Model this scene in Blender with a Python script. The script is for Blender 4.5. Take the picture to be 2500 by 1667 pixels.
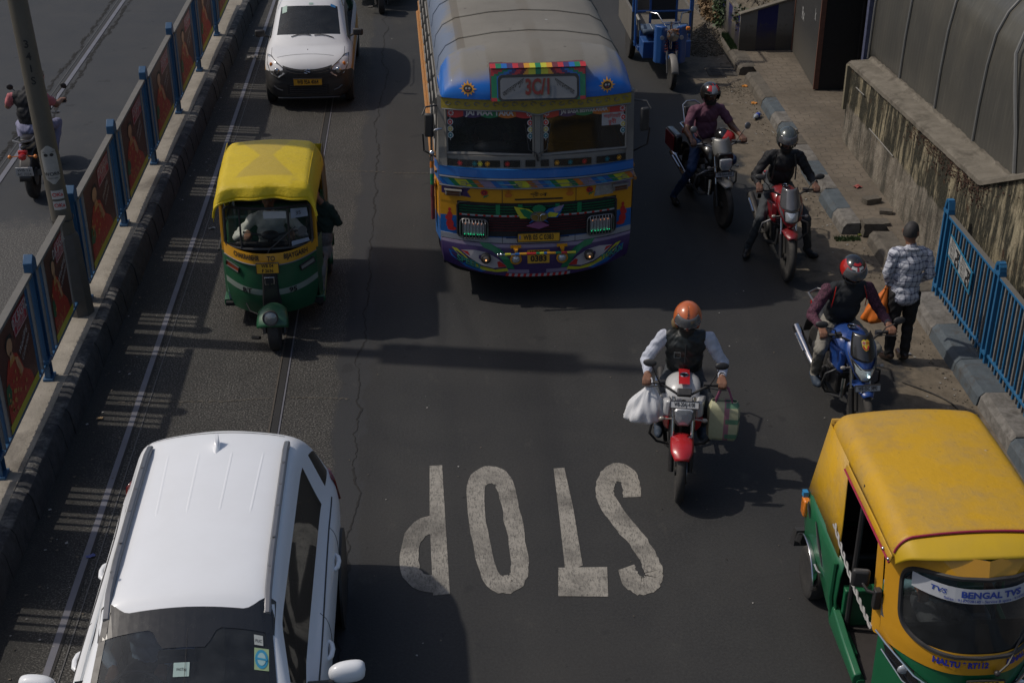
import bpy, bmesh, math, random
from mathutils import Vector, Matrix, Euler
R = math.radians
PI = math.pi
random.seed(7)
scene = bpy.context.scene
for o in list(bpy.data.objects):
 bpy.data.objects.remove(o)
# ------------------------------------------------------------ camera
cam_d = bpy.data.cameras.new('camera')
cam = bpy.data.objects.new('camera', cam_d)
scene.collection.objects.link(cam)
cam.location = (0, 0, 7.44)
cam.rotation_euler = (R(90 - 28.4), 0, R(-3.267))
cam_d.lens = 50.0
cam_d.sensor_width = 36
cam_d.clip_start = 0.1
cam_d.clip_end = 2000
scene.camera = cam
# ------------------------------------------------------------ light
SUN_EL = R(51)
SUN_DIR = Vector((-math.cos(SUN_EL) * 0.985, math.cos(SUN_EL) * 0.17, math.sin(SUN_EL))).normalized()
world = bpy.data.worlds.new('World')
scene.world = world
world.use_nodes = True
wn = world.node_tree
sky = wn.nodes.new('ShaderNodeTexSky')
sky.sky_type = 'NISHITA'
sky.sun_disc = False
sky.sun_elevation = SUN_EL
sky.sun_rotation = math.atan2(SUN_DIR.x, SUN_DIR.y)
sky.air_density = 1.0
sky.dust_density = 2.5
wn.nodes['Background'].inputs['Strength'].default_value = 0.108
wn.links.new(sky.outputs[0], wn.nodes['Background'].inputs['Color'])
sun_d = bpy.data.lights.new('sun', 'SUN')
sun_d.energy = 2.75
sun_d.angle = R(1.0)
sun_d.color = (1.0, 0.93, 0.83)
sun = bpy.data.objects.new('sun', sun_d)
scene.collection.objects.link(sun)
sun.rotation_euler = SUN_DIR.to_track_quat('Z', 'Y').to_euler()
scene.view_settings.view_transform = 'Standard'
scene.view_settings.look = 'None'
scene.view_settings.exposure = -0.38
scene.view_settings.gamma = 1.0
scene.view_settings.use_curve_mapping = False
scene.cycles.max_bounces = 8
scene.cycles.diffuse_bounces = 3
scene.cycles.glossy_bounces = 3
scene.cycles.transmission_bounces = 6
scene.cycles.transparent_max_bounces = 8
scene.cycles.use_denoising = True
scene.cycles.caustics_reflective = False
scene.cycles.caustics_refractive = False
COL = scene.collection
# ------------------------------------------------------------ node helper
class NT:
 def __init__(s, name):
  s.m = bpy.data.materials.new(name)
  s.m.use_nodes = True
  s.t = s.m.node_tree
  s.b = s.t.nodes['Principled BSDF']
  s._c = None
 def n(s, typ, **kw):
  x = s.t.nodes.new(typ)
  for k, v in kw.items():
   setattr(x, k, v)
  return x
 def set(s, sock, v):
  if v is None:
   return
  if isinstance(v, bpy.types.NodeSocket):
   s.t.links.new(v, sock)
  elif isinstance(v, (tuple, list)) and len(v) == 3 and sock.type == 'RGBA':
   sock.default_value = (*v, 1)
  else:
   sock.default_value = v
 def co(s):
  if s._c is None:
   s._c = s.n('ShaderNodeTexCoord').outputs['Object']
  return s._c
 def scaled(s, sc, loc=(0, 0, 0), rot=(0, 0, 0)):
  m = s.n('ShaderNodeMapping')
  s.set(m.inputs['Vector'], s.co())
  m.inputs['Scale'].default_value = sc if isinstance(sc, tuple) else (sc, sc, sc)
  m.inputs['Location'].default_value = loc
  m.inputs['Rotation'].default_value = rot
  return m.outputs[0]
 def noise(s, scale=5, detail=4, rough=.55, vec=None, dist=0):
  x = s.n('ShaderNodeTexNoise')
  s.set(x.inputs['Vector'], vec if vec is not None else s.co())
  x.inputs['Scale'].default_value = scale
  x.inputs['Detail'].default_value = detail
  x.inputs['Roughness'].default_value = rough
  x.inputs['Distortion'].default_value = dist
  return x.outputs['Fac']
 def vor(s, scale=5, feature='F1', vec=None, out='Distance', rand=1.0):
  x = s.n('ShaderNodeTexVoronoi', feature=feature)
  s.set(x.inputs['Vector'], vec if vec is not None else s.co())
  x.inputs['Scale'].default_value = scale
  x.inputs['Randomness'].default_value = rand
  return x.outputs[out]
 def ramp(s, fac, *stops, interp='LINEAR'):
  x = s.n('ShaderNodeValToRGB')
  s.set(x.inputs[0], fac)
  e = x.color_ramp
  e.interpolation = interp
  while len(e.elements) < len(stops):
   e.elements.new(0.5)
  for i, (p, c) in enumerate(stops):
   e.elements[i].position = p
   e.elements[i].color = (c, c, c, 1) if isinstance(c, (int, float)) else (*c, 1)
  return x.outputs[0]
 def mix(s, fac, a, b, mode='MIX'):
  x = s.n('ShaderNodeMix', data_type='RGBA', blend_type=mode)
  s.set(x.inputs[0], fac)
  s.set(x.inputs[6], a)
  s.set(x.inputs[7], b)
  return x.outputs[2]
 def math(s, op, a, b=None, c=None, clamp=False):
  x = s.n('ShaderNodeMath', operation=op, use_clamp=clamp)
  s.set(x.inputs[0], a)
  if b is not None: s.set(x.inputs[1], b)
  if c is not None: s.set(x.inputs[2], c)
  return x.outputs[0]
 def xyz(s, vec=None):
  x = s.n('ShaderNodeSeparateXYZ')
  s.set(x.inputs[0], vec if vec is not None else s.co())
  return x.outputs
 def step(s, v, a, b):
  x = s.n('ShaderNodeMapRange', interpolation_type='SMOOTHSTEP')
  s.set(x.inputs[0], v)
  x.inputs[1].default_value = a; x.inputs[2].default_value = b
  return x.outputs[0]
 def bump(s, h, strength=.3, dist=.01):
  x = s.n('ShaderNodeBump')
  x.inputs['Strength'].default_value = strength
  x.inputs['Distance'].default_value = dist
  s.set(x.inputs['Height'], h)
  s.t.links.new(x.outputs[0], s.b.inputs['Normal'])
 def up(s):
  g = s.n('ShaderNodeNewGeometry')
  x = s.n('ShaderNodeSeparateXYZ')
  s.t.links.new(g.outputs['Normal'], x.inputs[0])
  return x.outputs[2]
 def fin(s, color=None, rough=None, metal=None, spec=None, coat=None):
  s.set(s.b.inputs['Base Color'], color)
  s.set(s.b.inputs['Roughness'], rough)
  s.set(s.b.inputs['Metallic'], metal)
  s.set(s.b.inputs['Specular IOR Level'], spec)
  if coat is not None:
   s.b.inputs['Coat Weight'].default_value = coat
   s.b.inputs['Coat Roughness'].default_value = .08
  return s.m
MC = {}
def mk(name, fn):
 if name not in MC:
  MC[name] = fn(name)
 return MC[name]
def plain(name, col, rough=.6, metal=0, var=.25, scale=9, bump=0, spec=.5, coat=None, dust=0, dscale=6, dcol=(.17, .15, .125)):
 """surface with uneven tone, optional dust lying on it"""
 def f(nm):
  t = NT(nm)
  n = t.noise(scale, 5, .6)
  a = tuple(c * (1 - var) for c in col); b = tuple(min(1, c * (1 + var)) for c in col)
  c = t.mix(n, a, b)
  if dust:
   d = t.noise(dscale, 6, .65)
   d2 = t.ramp(d, (.38, 0), (.75, 1))
   u = t.step(t.up(), -.4, 1.0)
   k = t.math('MULTIPLY', t.math('ADD', t.math('MULTIPLY', d2, .7), .3), dust)
   k = t.math('MULTIPLY', k, t.math('ADD', t.math('MULTIPLY', u, .75), .25), clamp=True)
   c = t.mix(k, c, dcol)
   r = t.math('ADD', t.math('MULTIPLY', k, .5), rough, clamp=True)
  else:
   r = t.math('ADD', t.math('MULTIPLY', t.noise(scale * 2.3, 3), .16), rough - .08, clamp=True)
  if bump:
   t.bump(t.noise(scale * 6, 4), bump, .01)
  return t.fin(c, r, metal, spec, coat)
 return mk(name, f)
def emit(name, col, strength):
 def f(nm):
  t = NT(nm)
  t.b.inputs['Emission Color'].default_value = (*col, 1)
  t.b.inputs['Emission Strength'].default_value = strength
  return t.fin(col, .3)
 return mk(name, f)
def glass(name, tint=(.6, .68, .66), alpha=.35, rough=.06, dirt=.15):
 """thin pane: part clear tinted, part glossy, filmed with dust and painted reflection haze"""
 def f(nm):
  t = NT(nm)
  out = t.t.nodes['Material Output']
  tr = t.n('ShaderNodeBsdfTransparent'); tr.inputs[0].default_value = (*tint, 1)
  gl = t.n('ShaderNodeBsdfGlossy'); gl.inputs['Roughness'].default_value = rough
  gl.inputs[0].default_value = (.9, .95, 1, 1)
  di = t.n('ShaderNodeBsdfDiffuse'); di.inputs[0].default_value = (.13, .14, .15, 1)  # blue-grey stands for dust and for imitated reflection haze
  lw = t.n('ShaderNodeFresnel'); lw.inputs[0].default_value = 1.5
  m1 = t.n('ShaderNodeMixShader'); t.t.links.new(lw.outputs[0], m1.inputs[0])
  t.t.links.new(tr.outputs[0], m1.inputs[1]); t.t.links.new(gl.outputs[0], m1.inputs[2])
  m2 = t.n('ShaderNodeMixShader')
  d = t.math('MULTIPLY', t.ramp(t.noise(5, 6, .7), (.3, .3), (.8, 1)), dirt)
  t.set(m2.inputs[0], d)
  t.t.links.new(m1.outputs[0], m2.inputs[1]); t.t.links.new(di.outputs[0], m2.inputs[2])
  t.t.links.new(m2.outputs[0], out.inputs['Surface'])
  return t.m
 return mk(name, f)
# ------------------------------------------------------------ mesh helper
def rotm(rx=0, ry=0, rz=0):
 return Euler((R(rx), R(ry), R(rz))).to_matrix().to_4x4()
def T(x, y, z):
 return Matrix.Translation((x, y, z))
class MB:
 def __init__(s):
  s.v = []; s.f = []; s.m = []; s.M = Matrix.Identity(4); s.mi = 0
 def add(s, vs, fs, mi=None):
  o = len(s.v); mi = s.mi if mi is None else mi
  s.v += [tuple(s.M @ Vector(p)) for p in vs]
  s.f += [tuple(i + o for i in f) for f in fs]
  s.m += [mi] * len(fs)
  return s
 def box(s, c, sz, rot=None, mi=None, taper=1.0):
  x, y, z = sz[0] / 2, sz[1] / 2, sz[2] / 2
  vs = []
  for k, zz in enumerate((-z, z)):
   t = taper if k else 1
   vs += [(-x * t, -y * t, zz), (x * t, -y * t, zz), (x * t, y * t, zz), (-x * t, y * t, zz)]
  if rot is not None:
   m = rotm(*rot)
   vs = [tuple(m @ Vector(p)) for p in vs]
  vs = [(p[0] + c[0], p[1] + c[1], p[2] + c[2]) for p in vs]
  return s.add(vs, [(3, 2, 1, 0), (4, 5, 6, 7), (0, 1, 5, 4), (1, 2, 6, 5), (2, 3, 7, 6), (3, 0, 4, 7)], mi)
 def bb(s, a, b, mi=None):
  return s.box([(a[i] + b[i]) / 2 for i in range(3)], [abs(b[i] - a[i]) for i in range(3)], mi=mi)
 def loft(s, rings, closed=True, cap=True, mi=None, capm=None):
  n = len(rings[0]); vs = [p for r in rings for p in r]; fs = []
  for i in range(len(rings) - 1):
   for j in range(n if closed else n - 1):
    k = (j + 1) % n
    fs.append((i * n + j, i * n + k, (i + 1) * n + k, (i + 1) * n + j))
  s.add(vs, fs, mi)
  if cap and closed:
   o = len(s.v) - len(vs)
   s.f += [tuple(o + j for j in reversed(range(n))), tuple(o + (len(rings) - 1) * n + j for j in range(n))]
   cm = capm if capm is not None else (s.mi if mi is None else mi)
   s.m += [cm, cm]
  return s
 def tube(s, pts, r, n=8, mi=None, flat=1.0, cap=True):
  """tube along pts; r number or list; flat squashes it in the second axis"""
  pts = [Vector(p) for p in pts]
  rs = [r] * len(pts) if not isinstance(r, (list, tuple)) else r
  d0 = (pts[1] - pts[0]).normalized()
  u = d0.orthogonal().normalized()
  if abs(d0.z) < .9:
   u = Vector((0, 0, 1)).cross(d0).normalized()
  rings = []
  for i, p in enumerate(pts):
   a = pts[max(0, i - 1)]; b = pts[min(len(pts) - 1, i + 1)]
   d = (b - a).normalized()
   u = (u - d * u.dot(d)).normalized()
   w = d.cross(u)
   rings.append([tuple(p + (u * math.cos(2 * PI * k / n) + w * math.sin(2 * PI * k / n) * flat) * rs[i]) for k in range(n)])
  return s.loft(rings, True, cap, mi)
 def bar(s, a, b, r, n=8, mi=None):
  return s.tube([a, b], r, n, mi)
 def lathe(s, prof, n=24, mi=None, M=None):
  """profile [(r,z)] turned about local z, M places it"""
  M = M or Matrix.Identity(4)
  rings = [[tuple(M @ Vector((max(r, 1e-4) * math.cos(2 * PI * k / n), max(r, 1e-4) * math.sin(2 * PI * k / n), z))) for k in range(n)] for r, z in prof]
  return s.loft(rings, True, True, mi)
 def ball(s, c, r, n=16, m=10, mi=None, rot=None):
  r = (r, r, r) if not isinstance(r, (tuple, list)) else r
  rm = rotm(*rot) if rot else Matrix.Identity(4)
  rings = []
  for i in range(m + 1):
   a = -PI / 2 + PI * i / m
   ca = max(math.cos(a), 1e-3)
   rings.append([tuple(Vector(c) + (rm @ Vector((r[0] * ca * math.cos(2 * PI * k / n), r[1] * ca * math.sin(2 * PI * k / n), r[2] * math.sin(a)))).to_3d()) for k in range(n)])
  return s.loft(rings, True, True, mi)
 def poly(s, pts, mi=None):
  return s.add(pts, [tuple(range(len(pts)))], mi)
 def prism(s, pts, d, mi=None):
  """extrude polygon pts (3d) by vector d"""
  d = Vector(d); n = len(pts)
  b = [tuple(Vector(p) + d) for p in pts]
  fs = [tuple(reversed(range(n))), tuple(range(n, 2 * n))] + [(i, (i + 1) % n, n + (i + 1) % n, n + i) for i in range(n)]
  return s.add(list(pts) + b, fs, mi)
 def grid(s, fn, nu, nv, mi=None, mf=None):
  vs = [fn(i / nu, j / nv) for j in range(nv + 1) for i in range(nu + 1)]
  fs = [(j * (nu + 1) + i, j * (nu + 1) + i + 1, (j + 1) * (nu + 1) + i + 1, (j + 1) * (nu + 1) + i) for j in range(nv) for i in range(nu)]
  s.add(vs, fs, mi)
  if mf:
   k = len(s.m) - len(fs)
   for j in range(nv):
    for i in range(nu):
     s.m[k] = mf((i + .5) / nu, (j + .5) / nv); k += 1
  return s
 def text(s, txt, size, fn, mi=None, bold=0.0, sx=1.0, align='CENTER'):
  vs, fs = text_mesh(txt, size, bold, align)
  return s.add([fn(x * sx, y) for x, y in vs], fs, mi)
 def obj(s, name, mats, parent=None, smooth=40, bevel=0, seg=2, subsurf=0, solid=0, loc=None, weld=False, recalc=True):
  me = bpy.data.meshes.new(name)
  me.from_pydata(s.v, [], s.f)
  if not isinstance(mats, (list, tuple)): mats = [mats]
  for m in mats: me.materials.append(m)
  me.polygons.foreach_set('material_index', s.m)
  if recalc or weld:
   bm = bmesh.new(); bm.from_mesh(me)
   if weld: bmesh.ops.remove_doubles(bm, verts=bm.verts, dist=1e-4)
   if recalc: bmesh.ops.recalc_face_normals(bm, faces=bm.faces)
   bm.to_mesh(me); bm.free()
  if smooth:
   me.shade_smooth()
   me.set_sharp_from_angle(angle=R(smooth))
  o = bpy.data.objects.new(name, me)
  COL.objects.link(o)
  if parent is not None: o.parent = parent
  if loc: o.location = loc
  if solid:
   q = o.modifiers.new('s', 'SOLIDIFY'); q.thickness = solid; q.offset = -1
  if bevel:
   q = o.modifiers.new('b', 'BEVEL'); q.width = bevel; q.segments = seg; q.limit_method = 'ANGLE'; q.angle_limit = R(35)
  if subsurf:
   q = o.modifiers.new('u', 'SUBSURF'); q.levels = subsurf; q.render_levels = subsurf
  return o
_TC = {}
def text_mesh(txt, size, bold=0.0, align='CENTER'):
 key = (txt, bold, align)
 if key not in _TC:
  c = bpy.data.curves.new('t', 'FONT')
  c.body = txt; c.align_x = align; c.align_y = 'CENTER'; c.size = 1; c.offset = bold; c.resolution_u = 3
  o = bpy.data.objects.new('t', c); COL.objects.link(o)
  dg = bpy.context.evaluated_depsgraph_get()
  me = bpy.data.meshes.new_from_object(o.evaluated_get(dg))
  _TC[key] = ([(v.co.x, v.co.y) for v in me.vertices], [tuple(p.vertices) for p in me.polygons])
  bpy.data.objects.remove(o); bpy.data.curves.remove(c); bpy.data.meshes.remove(me)
 vs, fs = _TC[key]
 return [(x * size, y * size) for x, y in vs], fs
def thing(name, label, cat, loc=(0, 0, 0), rz=0, group=None):
 o = bpy.data.objects.new(name, None)
 COL.objects.link(o)
 o.empty_display_size = .2
 o.location = loc; o.rotation_euler = (0, 0, R(rz))
 o['label'] = label; o['category'] = cat
 if group: o['group'] = group
 return o
def tag(o, label, cat, group=None):
 o['label'] = label; o['category'] = cat
 if group: o['group'] = group
 return o
def struct(o):
 o['kind'] = 'structure'
 return o
def kids(o):
 return [c for c in bpy.data.objects if c.parent is o]
def dup(root, loc, rz=0, label=None):
 r = root.copy(); COL.objects.link(r); r.location = loc; r.rotation_euler = (0, 0, R(rz))
 if label: r['label'] = label
 for ch in kids(root):
  c = ch.copy(); COL.objects.link(c); c.parent = r
  for g in kids(ch):
   d = g.copy(); COL.objects.link(d); d.parent = c
 return r
def evald(o):
 """bake modifiers of o into a new mesh"""
 dg = bpy.context.evaluated_depsgraph_get()
 return bpy.data.meshes.new_from_object(o.evaluated_get(dg), depsgraph=dg)
def split_parts(o, names, parent, smooth=50, comps=()):
 """bake modifiers, then one child mesh per material slot (and per piece for slots in comps)"""
 me = evald(o)
 mats = list(me.materials)
 bm = bmesh.new(); bm.from_mesh(me)
 groups = {}
 for f in bm.faces:
  groups.setdefault(f.material_index, []).append(f)
 out = []
 for mi, faces in groups.items():
  sets = [faces]
  if mi in comps:
   sets = []; left = set(faces)
   while left:
    st = [left.pop()]; comp = []
    while st:
     f = st.pop(); comp.append(f)
     for e in f.edges:
      for g in e.link_faces:
       if g in left:
        left.discard(g); st.append(g)
    sets.append(comp)
  for st in sets:
   mp = {}; vs = []; fs = []
   for f in st:
    r = []
    for v in f.verts:
     if v.index not in mp:
      mp[v.index] = len(vs); vs.append(tuple(v.co))
     r.append(mp[v.index])
    fs.append(r)
   nm = names[mi] if mi < len(names) else 'panel'
   m2 = bpy.data.meshes.new(nm)
   m2.from_pydata(vs, [], fs)
   m2.materials.append(mats[mi])
   m2.shade_smooth(); m2.set_sharp_from_angle(angle=R(smooth))
   p = bpy.data.objects.new(nm, m2); COL.objects.link(p); p.parent = parent
   out.append(p)
 bm.free()
 bpy.data.objects.remove(o); bpy.data.meshes.remove(me)
 return out
# shared materials
BLACKP = plain('black_plastic', (.018, .018, .02), .45, var=.3, dust=.25)
RUBBER = plain('tyre_rubber', (.016, .016, .017), .8, var=.4, dust=.5, dscale=14)
CHROME = plain('chrome', (.55, .55, .57), .18, 1, var=.1)
STEEL = plain('dull_steel', (.22, .22, .23), .42, .8, var=.25, dust=.3)
DARKM = plain('dark_metal', (.03, .03, .032), .45, .5, var=.3, dust=.4)
WHITEP = plain('white_marking_paint', (.6, .6, .58), .6, var=.12)
BLACKI = plain('black_ink', (.012, .012, .014), .6, var=.1)
YPLATE = plain('yellow_plate', (.62, .33, .02), .5, var=.08, dust=.12)
WPLATE = plain('white_plate', (.45, .45, .45), .45, var=.08, dust=.15)
LENS = plain('lamp_lens', (.5, .52, .55), .12, .35, var=.35, scale=60, coat=1.0)
AMBER = plain('amber_lens', (.75, .22, .02), .2, var=.15, coat=1.0)
REDL = plain('red_lens', (.45, .015, .012), .2, var=.15, coat=1.0)
SKIN = plain('brown_skin', (.20, .095, .055), .55, var=.15)
def plate(parent, txt, size, M, mats, w, h, sub=None, frame=True):
 """number plate facing local -y, centred at M"""
 b = MB(); b.M = M
 b.box((0, 0, 0), (w, .012, h))
 p = b.obj('number_plate', mats, parent, bevel=.003)
 t = MB(); t.M = M
 lines = [txt] if isinstance(txt, str) else txt
 for i, l in enumerate(lines):
  zc = h * .5 - h * (i + .5) / len(lines)
  t.text(l, size, lambda x, y, zc=zc: (x, -.0085, y + zc), bold=.02, sx=.82 * min(1, 1.06 * w / (size * .62 * len(l))))
 t.obj('lettering', BLACKI, p, smooth=0, recalc=False)
 if frame:
  f = MB(); f.M = M
  for a, c in (((-w / 2, -.01, -h / 2 - .004), (w / 2, .008, -h / 2 + .003)), ((-w / 2, -.01, h / 2 - .003), (w / 2, .008, h / 2 + .004)),
      ((-w / 2 - .004, -.01, -h / 2), (-w / 2 + .003, .008, h / 2)), ((w / 2 - .003, -.01, -h / 2), (w / 2 + .004, .008, h / 2))):
   f.bb(a, c)
  f.obj('plate_frame', BLACKP, p)
 return p
# ============================================================ SETTING
def road_mat(nm):
 t = NT(nm)
 x, y, z = t.xyz()
 n1 = t.noise(1.3, 5, .6); n2 = t.noise(.35, 3); n3 = t.noise(42, 3, .75); n4 = t.noise(7, 6, .65)
 # worn main carriageway, dark and smooth
 main = t.mix(t.ramp(n1, (.3, 0), (.7, 1)), (.0225, .0222, .0225), (.035, .0342, .033))
 main = t.mix(t.math('MULTIPLY', t.ramp(n2, (.45, 0), (.6, 1)), .6), main, (.043, .0405, .037))
 main = t.mix(t.ramp(n3, (.35, .0), (.75, .45)), main, (.066, .066, .065))
 # dark tyre worn bands running along the road
 band = t.noise(1.0, 3, .5, vec=t.scaled((1.1, .06, 1)))
 main = t.mix(t.math('MULTIPLY', t.ramp(band, (.42, 0), (.62, 1)), .35), main, (.0155, .0155, .017))
 # coarse tramway surface with exposed stones
 v = t.vor(85, 'F1'); v2 = t.noise(58, 3, .7)
 stone = t.ramp(v2, (.50, 0), (.62, 1))
 tram = t.mix(t.ramp(n4, (.3, 0), (.75, 1)), (.022, .021, .019), (.040, .037, .033))
 tram = t.mix(t.math('MULTIPLY', stone, t.ramp(n1, (.3, .45), (.65, 1))), tram, (.17, .162, .145))
 near_kerb = t.step(t.math('ADD', x, t.math('MULTIPLY', n4, .5)), -2.75, -3.25)
 tram = t.mix(t.math('MULTIPLY', near_kerb, .8), tram, (.021, .0205, .019))
 wob = t.math('MULTIPLY', t.math('SUBTRACT', t.noise(1.6, 5, .6), .5), .35)
 xw = t.math('ADD', x, wob)
 istram = t.math('MULTIPLY', t.step(xw, -1.02, -1.12), t.step(x, -3.95, -3.9))
 c = t.mix(istram, main, tram)
 # strip beside the crack, newer tar
 strip = t.math('MULTIPLY', t.step(xw, -1.12, -1.02), t.step(xw, -.74, -.80))
 c = t.mix(t.math('MULTIPLY', strip, .55), c, (.036, .037, .040))
 # far carriageway beyond the median
 opp = t.mix(t.ramp(n1, (.3, 0), (.7, 1)), (.036, .038, .042), (.050, .051, .053))
 coarse = t.mix(stone, (.055, .052, .048), (.2, .19, .175))
 opp = t.mix(t.math('MULTIPLY', t.step(t.math('ADD', y, t.math('MULTIPLY', n4, 1.2)), 18.2, 17.6), .85), opp, coarse)
 c = t.mix(t.step(x, -3.98, -4.02), c, opp)
 # crusted brown edge by the right kerb
 edge = t.math('ADD', x, t.math('MULTIPLY', t.math('SUBTRACT', t.noise(.9, 6, .6), .5), 2.2))
 bend = t.math('ADD', edge, t.math('MULTIPLY', t.step(y, 17, 13), -.25))
 k = t.step(bend, 4.25, 4.45)
 dirt = t.mix(t.ramp(n4, (.3, 0), (.7, 1)), (.10, .080, .056), (.20, .163, .118))
 dirt = t.mix(t.ramp(n3, (.5, 0), (.8, .5)), dirt, (.24, .205, .165))
 c = t.mix(t.math('MULTIPLY', k, .9), c, dirt)
 # oil and tar spots
 sp = t.ramp(t.noise(2.3, 2, .5), (.69, 0), (.73, 1))
 c = t.mix(t.math('MULTIPLY', sp, .5), c, (.02, .02, .021))
 c = t.mix(t.math('MULTIPLY', t.ramp(t.noise(8.5, 2, .5), (.71, 0), (.74, .65)), t.ramp(n2, (.48, 0), (.56, 1))), c, (.014, .0135, .013))
 c = t.mix(t.math('MULTIPLY', t.ramp(t.noise(3.1, 7, .72, vec=t.scaled((1, .5, 1), (7, 3, 0))), (.60, 0), (.70, .5)), 1), c, (.062, .059, .052))
 # scattered pale specks
 fl = t.ramp(t.vor(3.1), (.012, 1), (.03, 0))
 c = t.mix(t.math('MULTIPLY', fl, t.ramp(n4, (.5, 0), (.6, .8))), c, (.22, .21, .19))
 # fine cracks
 ce = t.vor(.55, 'DISTANCE_TO_EDGE', vec=t.mix(.10, t.co(), t.n('ShaderNodeTexNoise').outputs['Color']))
 ck = t.math('MULTIPLY', t.ramp(ce, (.0, 1), (.006, 0)), t.ramp(n2, (.5, 0), (.6, .5)))
 c = t.mix(ck, c, (.02, .02, .02))
 h = t.math('ADD', t.math('MULTIPLY', n3, .6), t.math('MULTIPLY', v2, t.math('ADD', istram, .4)))
 t.bump(h, .35, .012)
 return t.fin(c, t.math('ADD', t.math('MULTIPLY', n1, .2), .68), 0, .35)
ROAD = mk('asphalt', road_mat)
b = MB()
b.grid(lambda u, v: (-60 + 120 * u, -20 + 170 * v, 0), 12, 17)
struct(b.obj('road', ROAD, smooth=0))
from mathutils import noise as mnoise
def wig(y, s=1.0, k=0):
 return s * (.16 * mnoise.noise((y * .5, k, 0)) + .075 * mnoise.noise((y * 1.9, k, 3)) + .035 * mnoise.noise((y * 6.1, k, 5)) + .022 * mnoise.noise((y * 17, k, 7)))
# ragged open crack along the joint in the surface
b = MB(); L = []; Rr = []
y = 6.0
rnd = random.Random(3)
while y < 40:
 x = -.85 + wig(y) + rnd.uniform(-.006, .006)
 w = .006 + .03 * max(0, .25 + mnoise.noise((y * 2.3, 9, 1))) * rnd.uniform(.5, 1.3) + .03 * max(0, mnoise.noise((y * 9, 2, 1)) - .25)
 L.append((x - w / 2, y, .004)); Rr.append((x + w / 2, y, .004)); y += .035
for i in range(len(L) - 1):
 b.add([L[i], Rr[i], Rr[i + 1], L[i + 1]], [(0, 1, 2, 3)])
struct(b.obj('road_crack', plain('crack_dark', (.016, .015, .014), .9), smooth=0))
b = MB()
for x0, k, yy0, yy1 in ((-6.27, 3, 17.8, 45), (-5.93, 5, 19.5, 45)):
 y = yy0
 while y < yy1:
  x = x0 + wig(y, .5, k) + rnd.uniform(-.02, .02); w = rnd.uniform(.01, .05)
  b.add([(x - w, y, .004), (x + w * .6, y, .004), (x + w * .5 + rnd.uniform(-.02, .02), y + .12, .004), (x - w + rnd.uniform(-.02, .02), y + .12, .004)], [(0, 1, 2, 3)]); y += .1
struct(b.obj('road_crack', plain('crack_dark', (.012, .012, .012), .9), smooth=0))
# tram rails: flat head with a groove beside it, let into the road
RAIL = plain('rail_steel', (.17, .17, .20), .45, .3, var=.3, scale=4, dust=.35)
def rail(x, y0, y1, hw=.065, k=.015, groove=1, skip=None):
 b = MB(); n = int((y1 - y0) / .8)
 for i in range(n):
  a = y0 + (y1 - y0) * i / n; c = y0 + (y1 - y0) * (i + 1) / n
  b.add([(x - hw / 2, a, .009), (x + hw / 2, a, .009), (x + hw / 2, c, .009), (x - hw / 2, c, .009)], [(0, 1, 2, 3)], 0)
  g0 = x + groove * (hw / 2 + .012)
  b.add([(g0 - .012, a, .006), (g0 + .012, a, .006), (g0 + .012, c, .006), (g0 - .012, c, .006)], [(0, 1, 2, 3)], 1)
  g2 = x + groove * (hw / 2 + .082)
  b.add([(g2 - .005, a, .008), (g2 + .005, a, .008), (g2 + .005, c, .008), (g2 - .005, c, .008)], [(0, 1, 2, 3)], 2)
 struct(b.obj('tram_rail', [RAIL, plain('groove_dirt', (.03, .028, .026), .9), plain('rail_lip', (.12, .115, .11), .6, .3)], smooth=0))
rail(-3.09, 3, 60, .056)
b = MB()
for (dx, w, m, z) in ((-.05, .016, 1, .009), (0, .062, 0, .006), (.045, .016, 2, .009)):
 b.add([(-1.66 + dx - w / 2, 3, z), (-1.66 + dx + w / 2, 3, z), (-1.66 + dx + w / 2, 60, z), (-1.66 + dx - w / 2, 60, z)], [(0, 1, 2, 3)], m)
struct(b.obj('tram_rail', [plain('groove_black', (.020, .019, .018), .7), plain('rail_brown', (.095, .08, .065), .6, .3), RAIL], smooth=0))
rail(-6.06, 3, 60, .07, groove=-1)
# pale transverse joints across the tramway
for pts in (((-3.3, 12.66), (-2.2, 12.62), (-1.75, 12.66)), ((-1.55, 12.66), (-.95, 12.6)), ((-1.6, 18.95), (-.7, 18.85)), ((-.6, 18.8), (.1, 18.75))):
 b = MB()
 for i in range(len(pts) - 1):
  n_ = 30
  for k in range(n_):
   f = lambda q: (pts[i][0] + (pts[i + 1][0] - pts[i][0]) * q / n_, pts[i][1] + (pts[i + 1][1] - pts[i][1]) * q / n_ + .012 * math.sin(q * 1.7 + i))
   a, c = f(k), f(k + 1); w = .008 + .006 * math.sin(k * 2.3)
   b.add([(a[0], a[1] - w, .005), (c[0], c[1] - w, .005), (c[0], c[1] + w, .005), (a[0], a[1] + w, .005)], [(0, 1, 2, 3)])
 struct(b.obj('road_joint', plain('joint_sand', (.085, .075, .06), .9, var=.4, scale=30), smooth=0))
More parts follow.
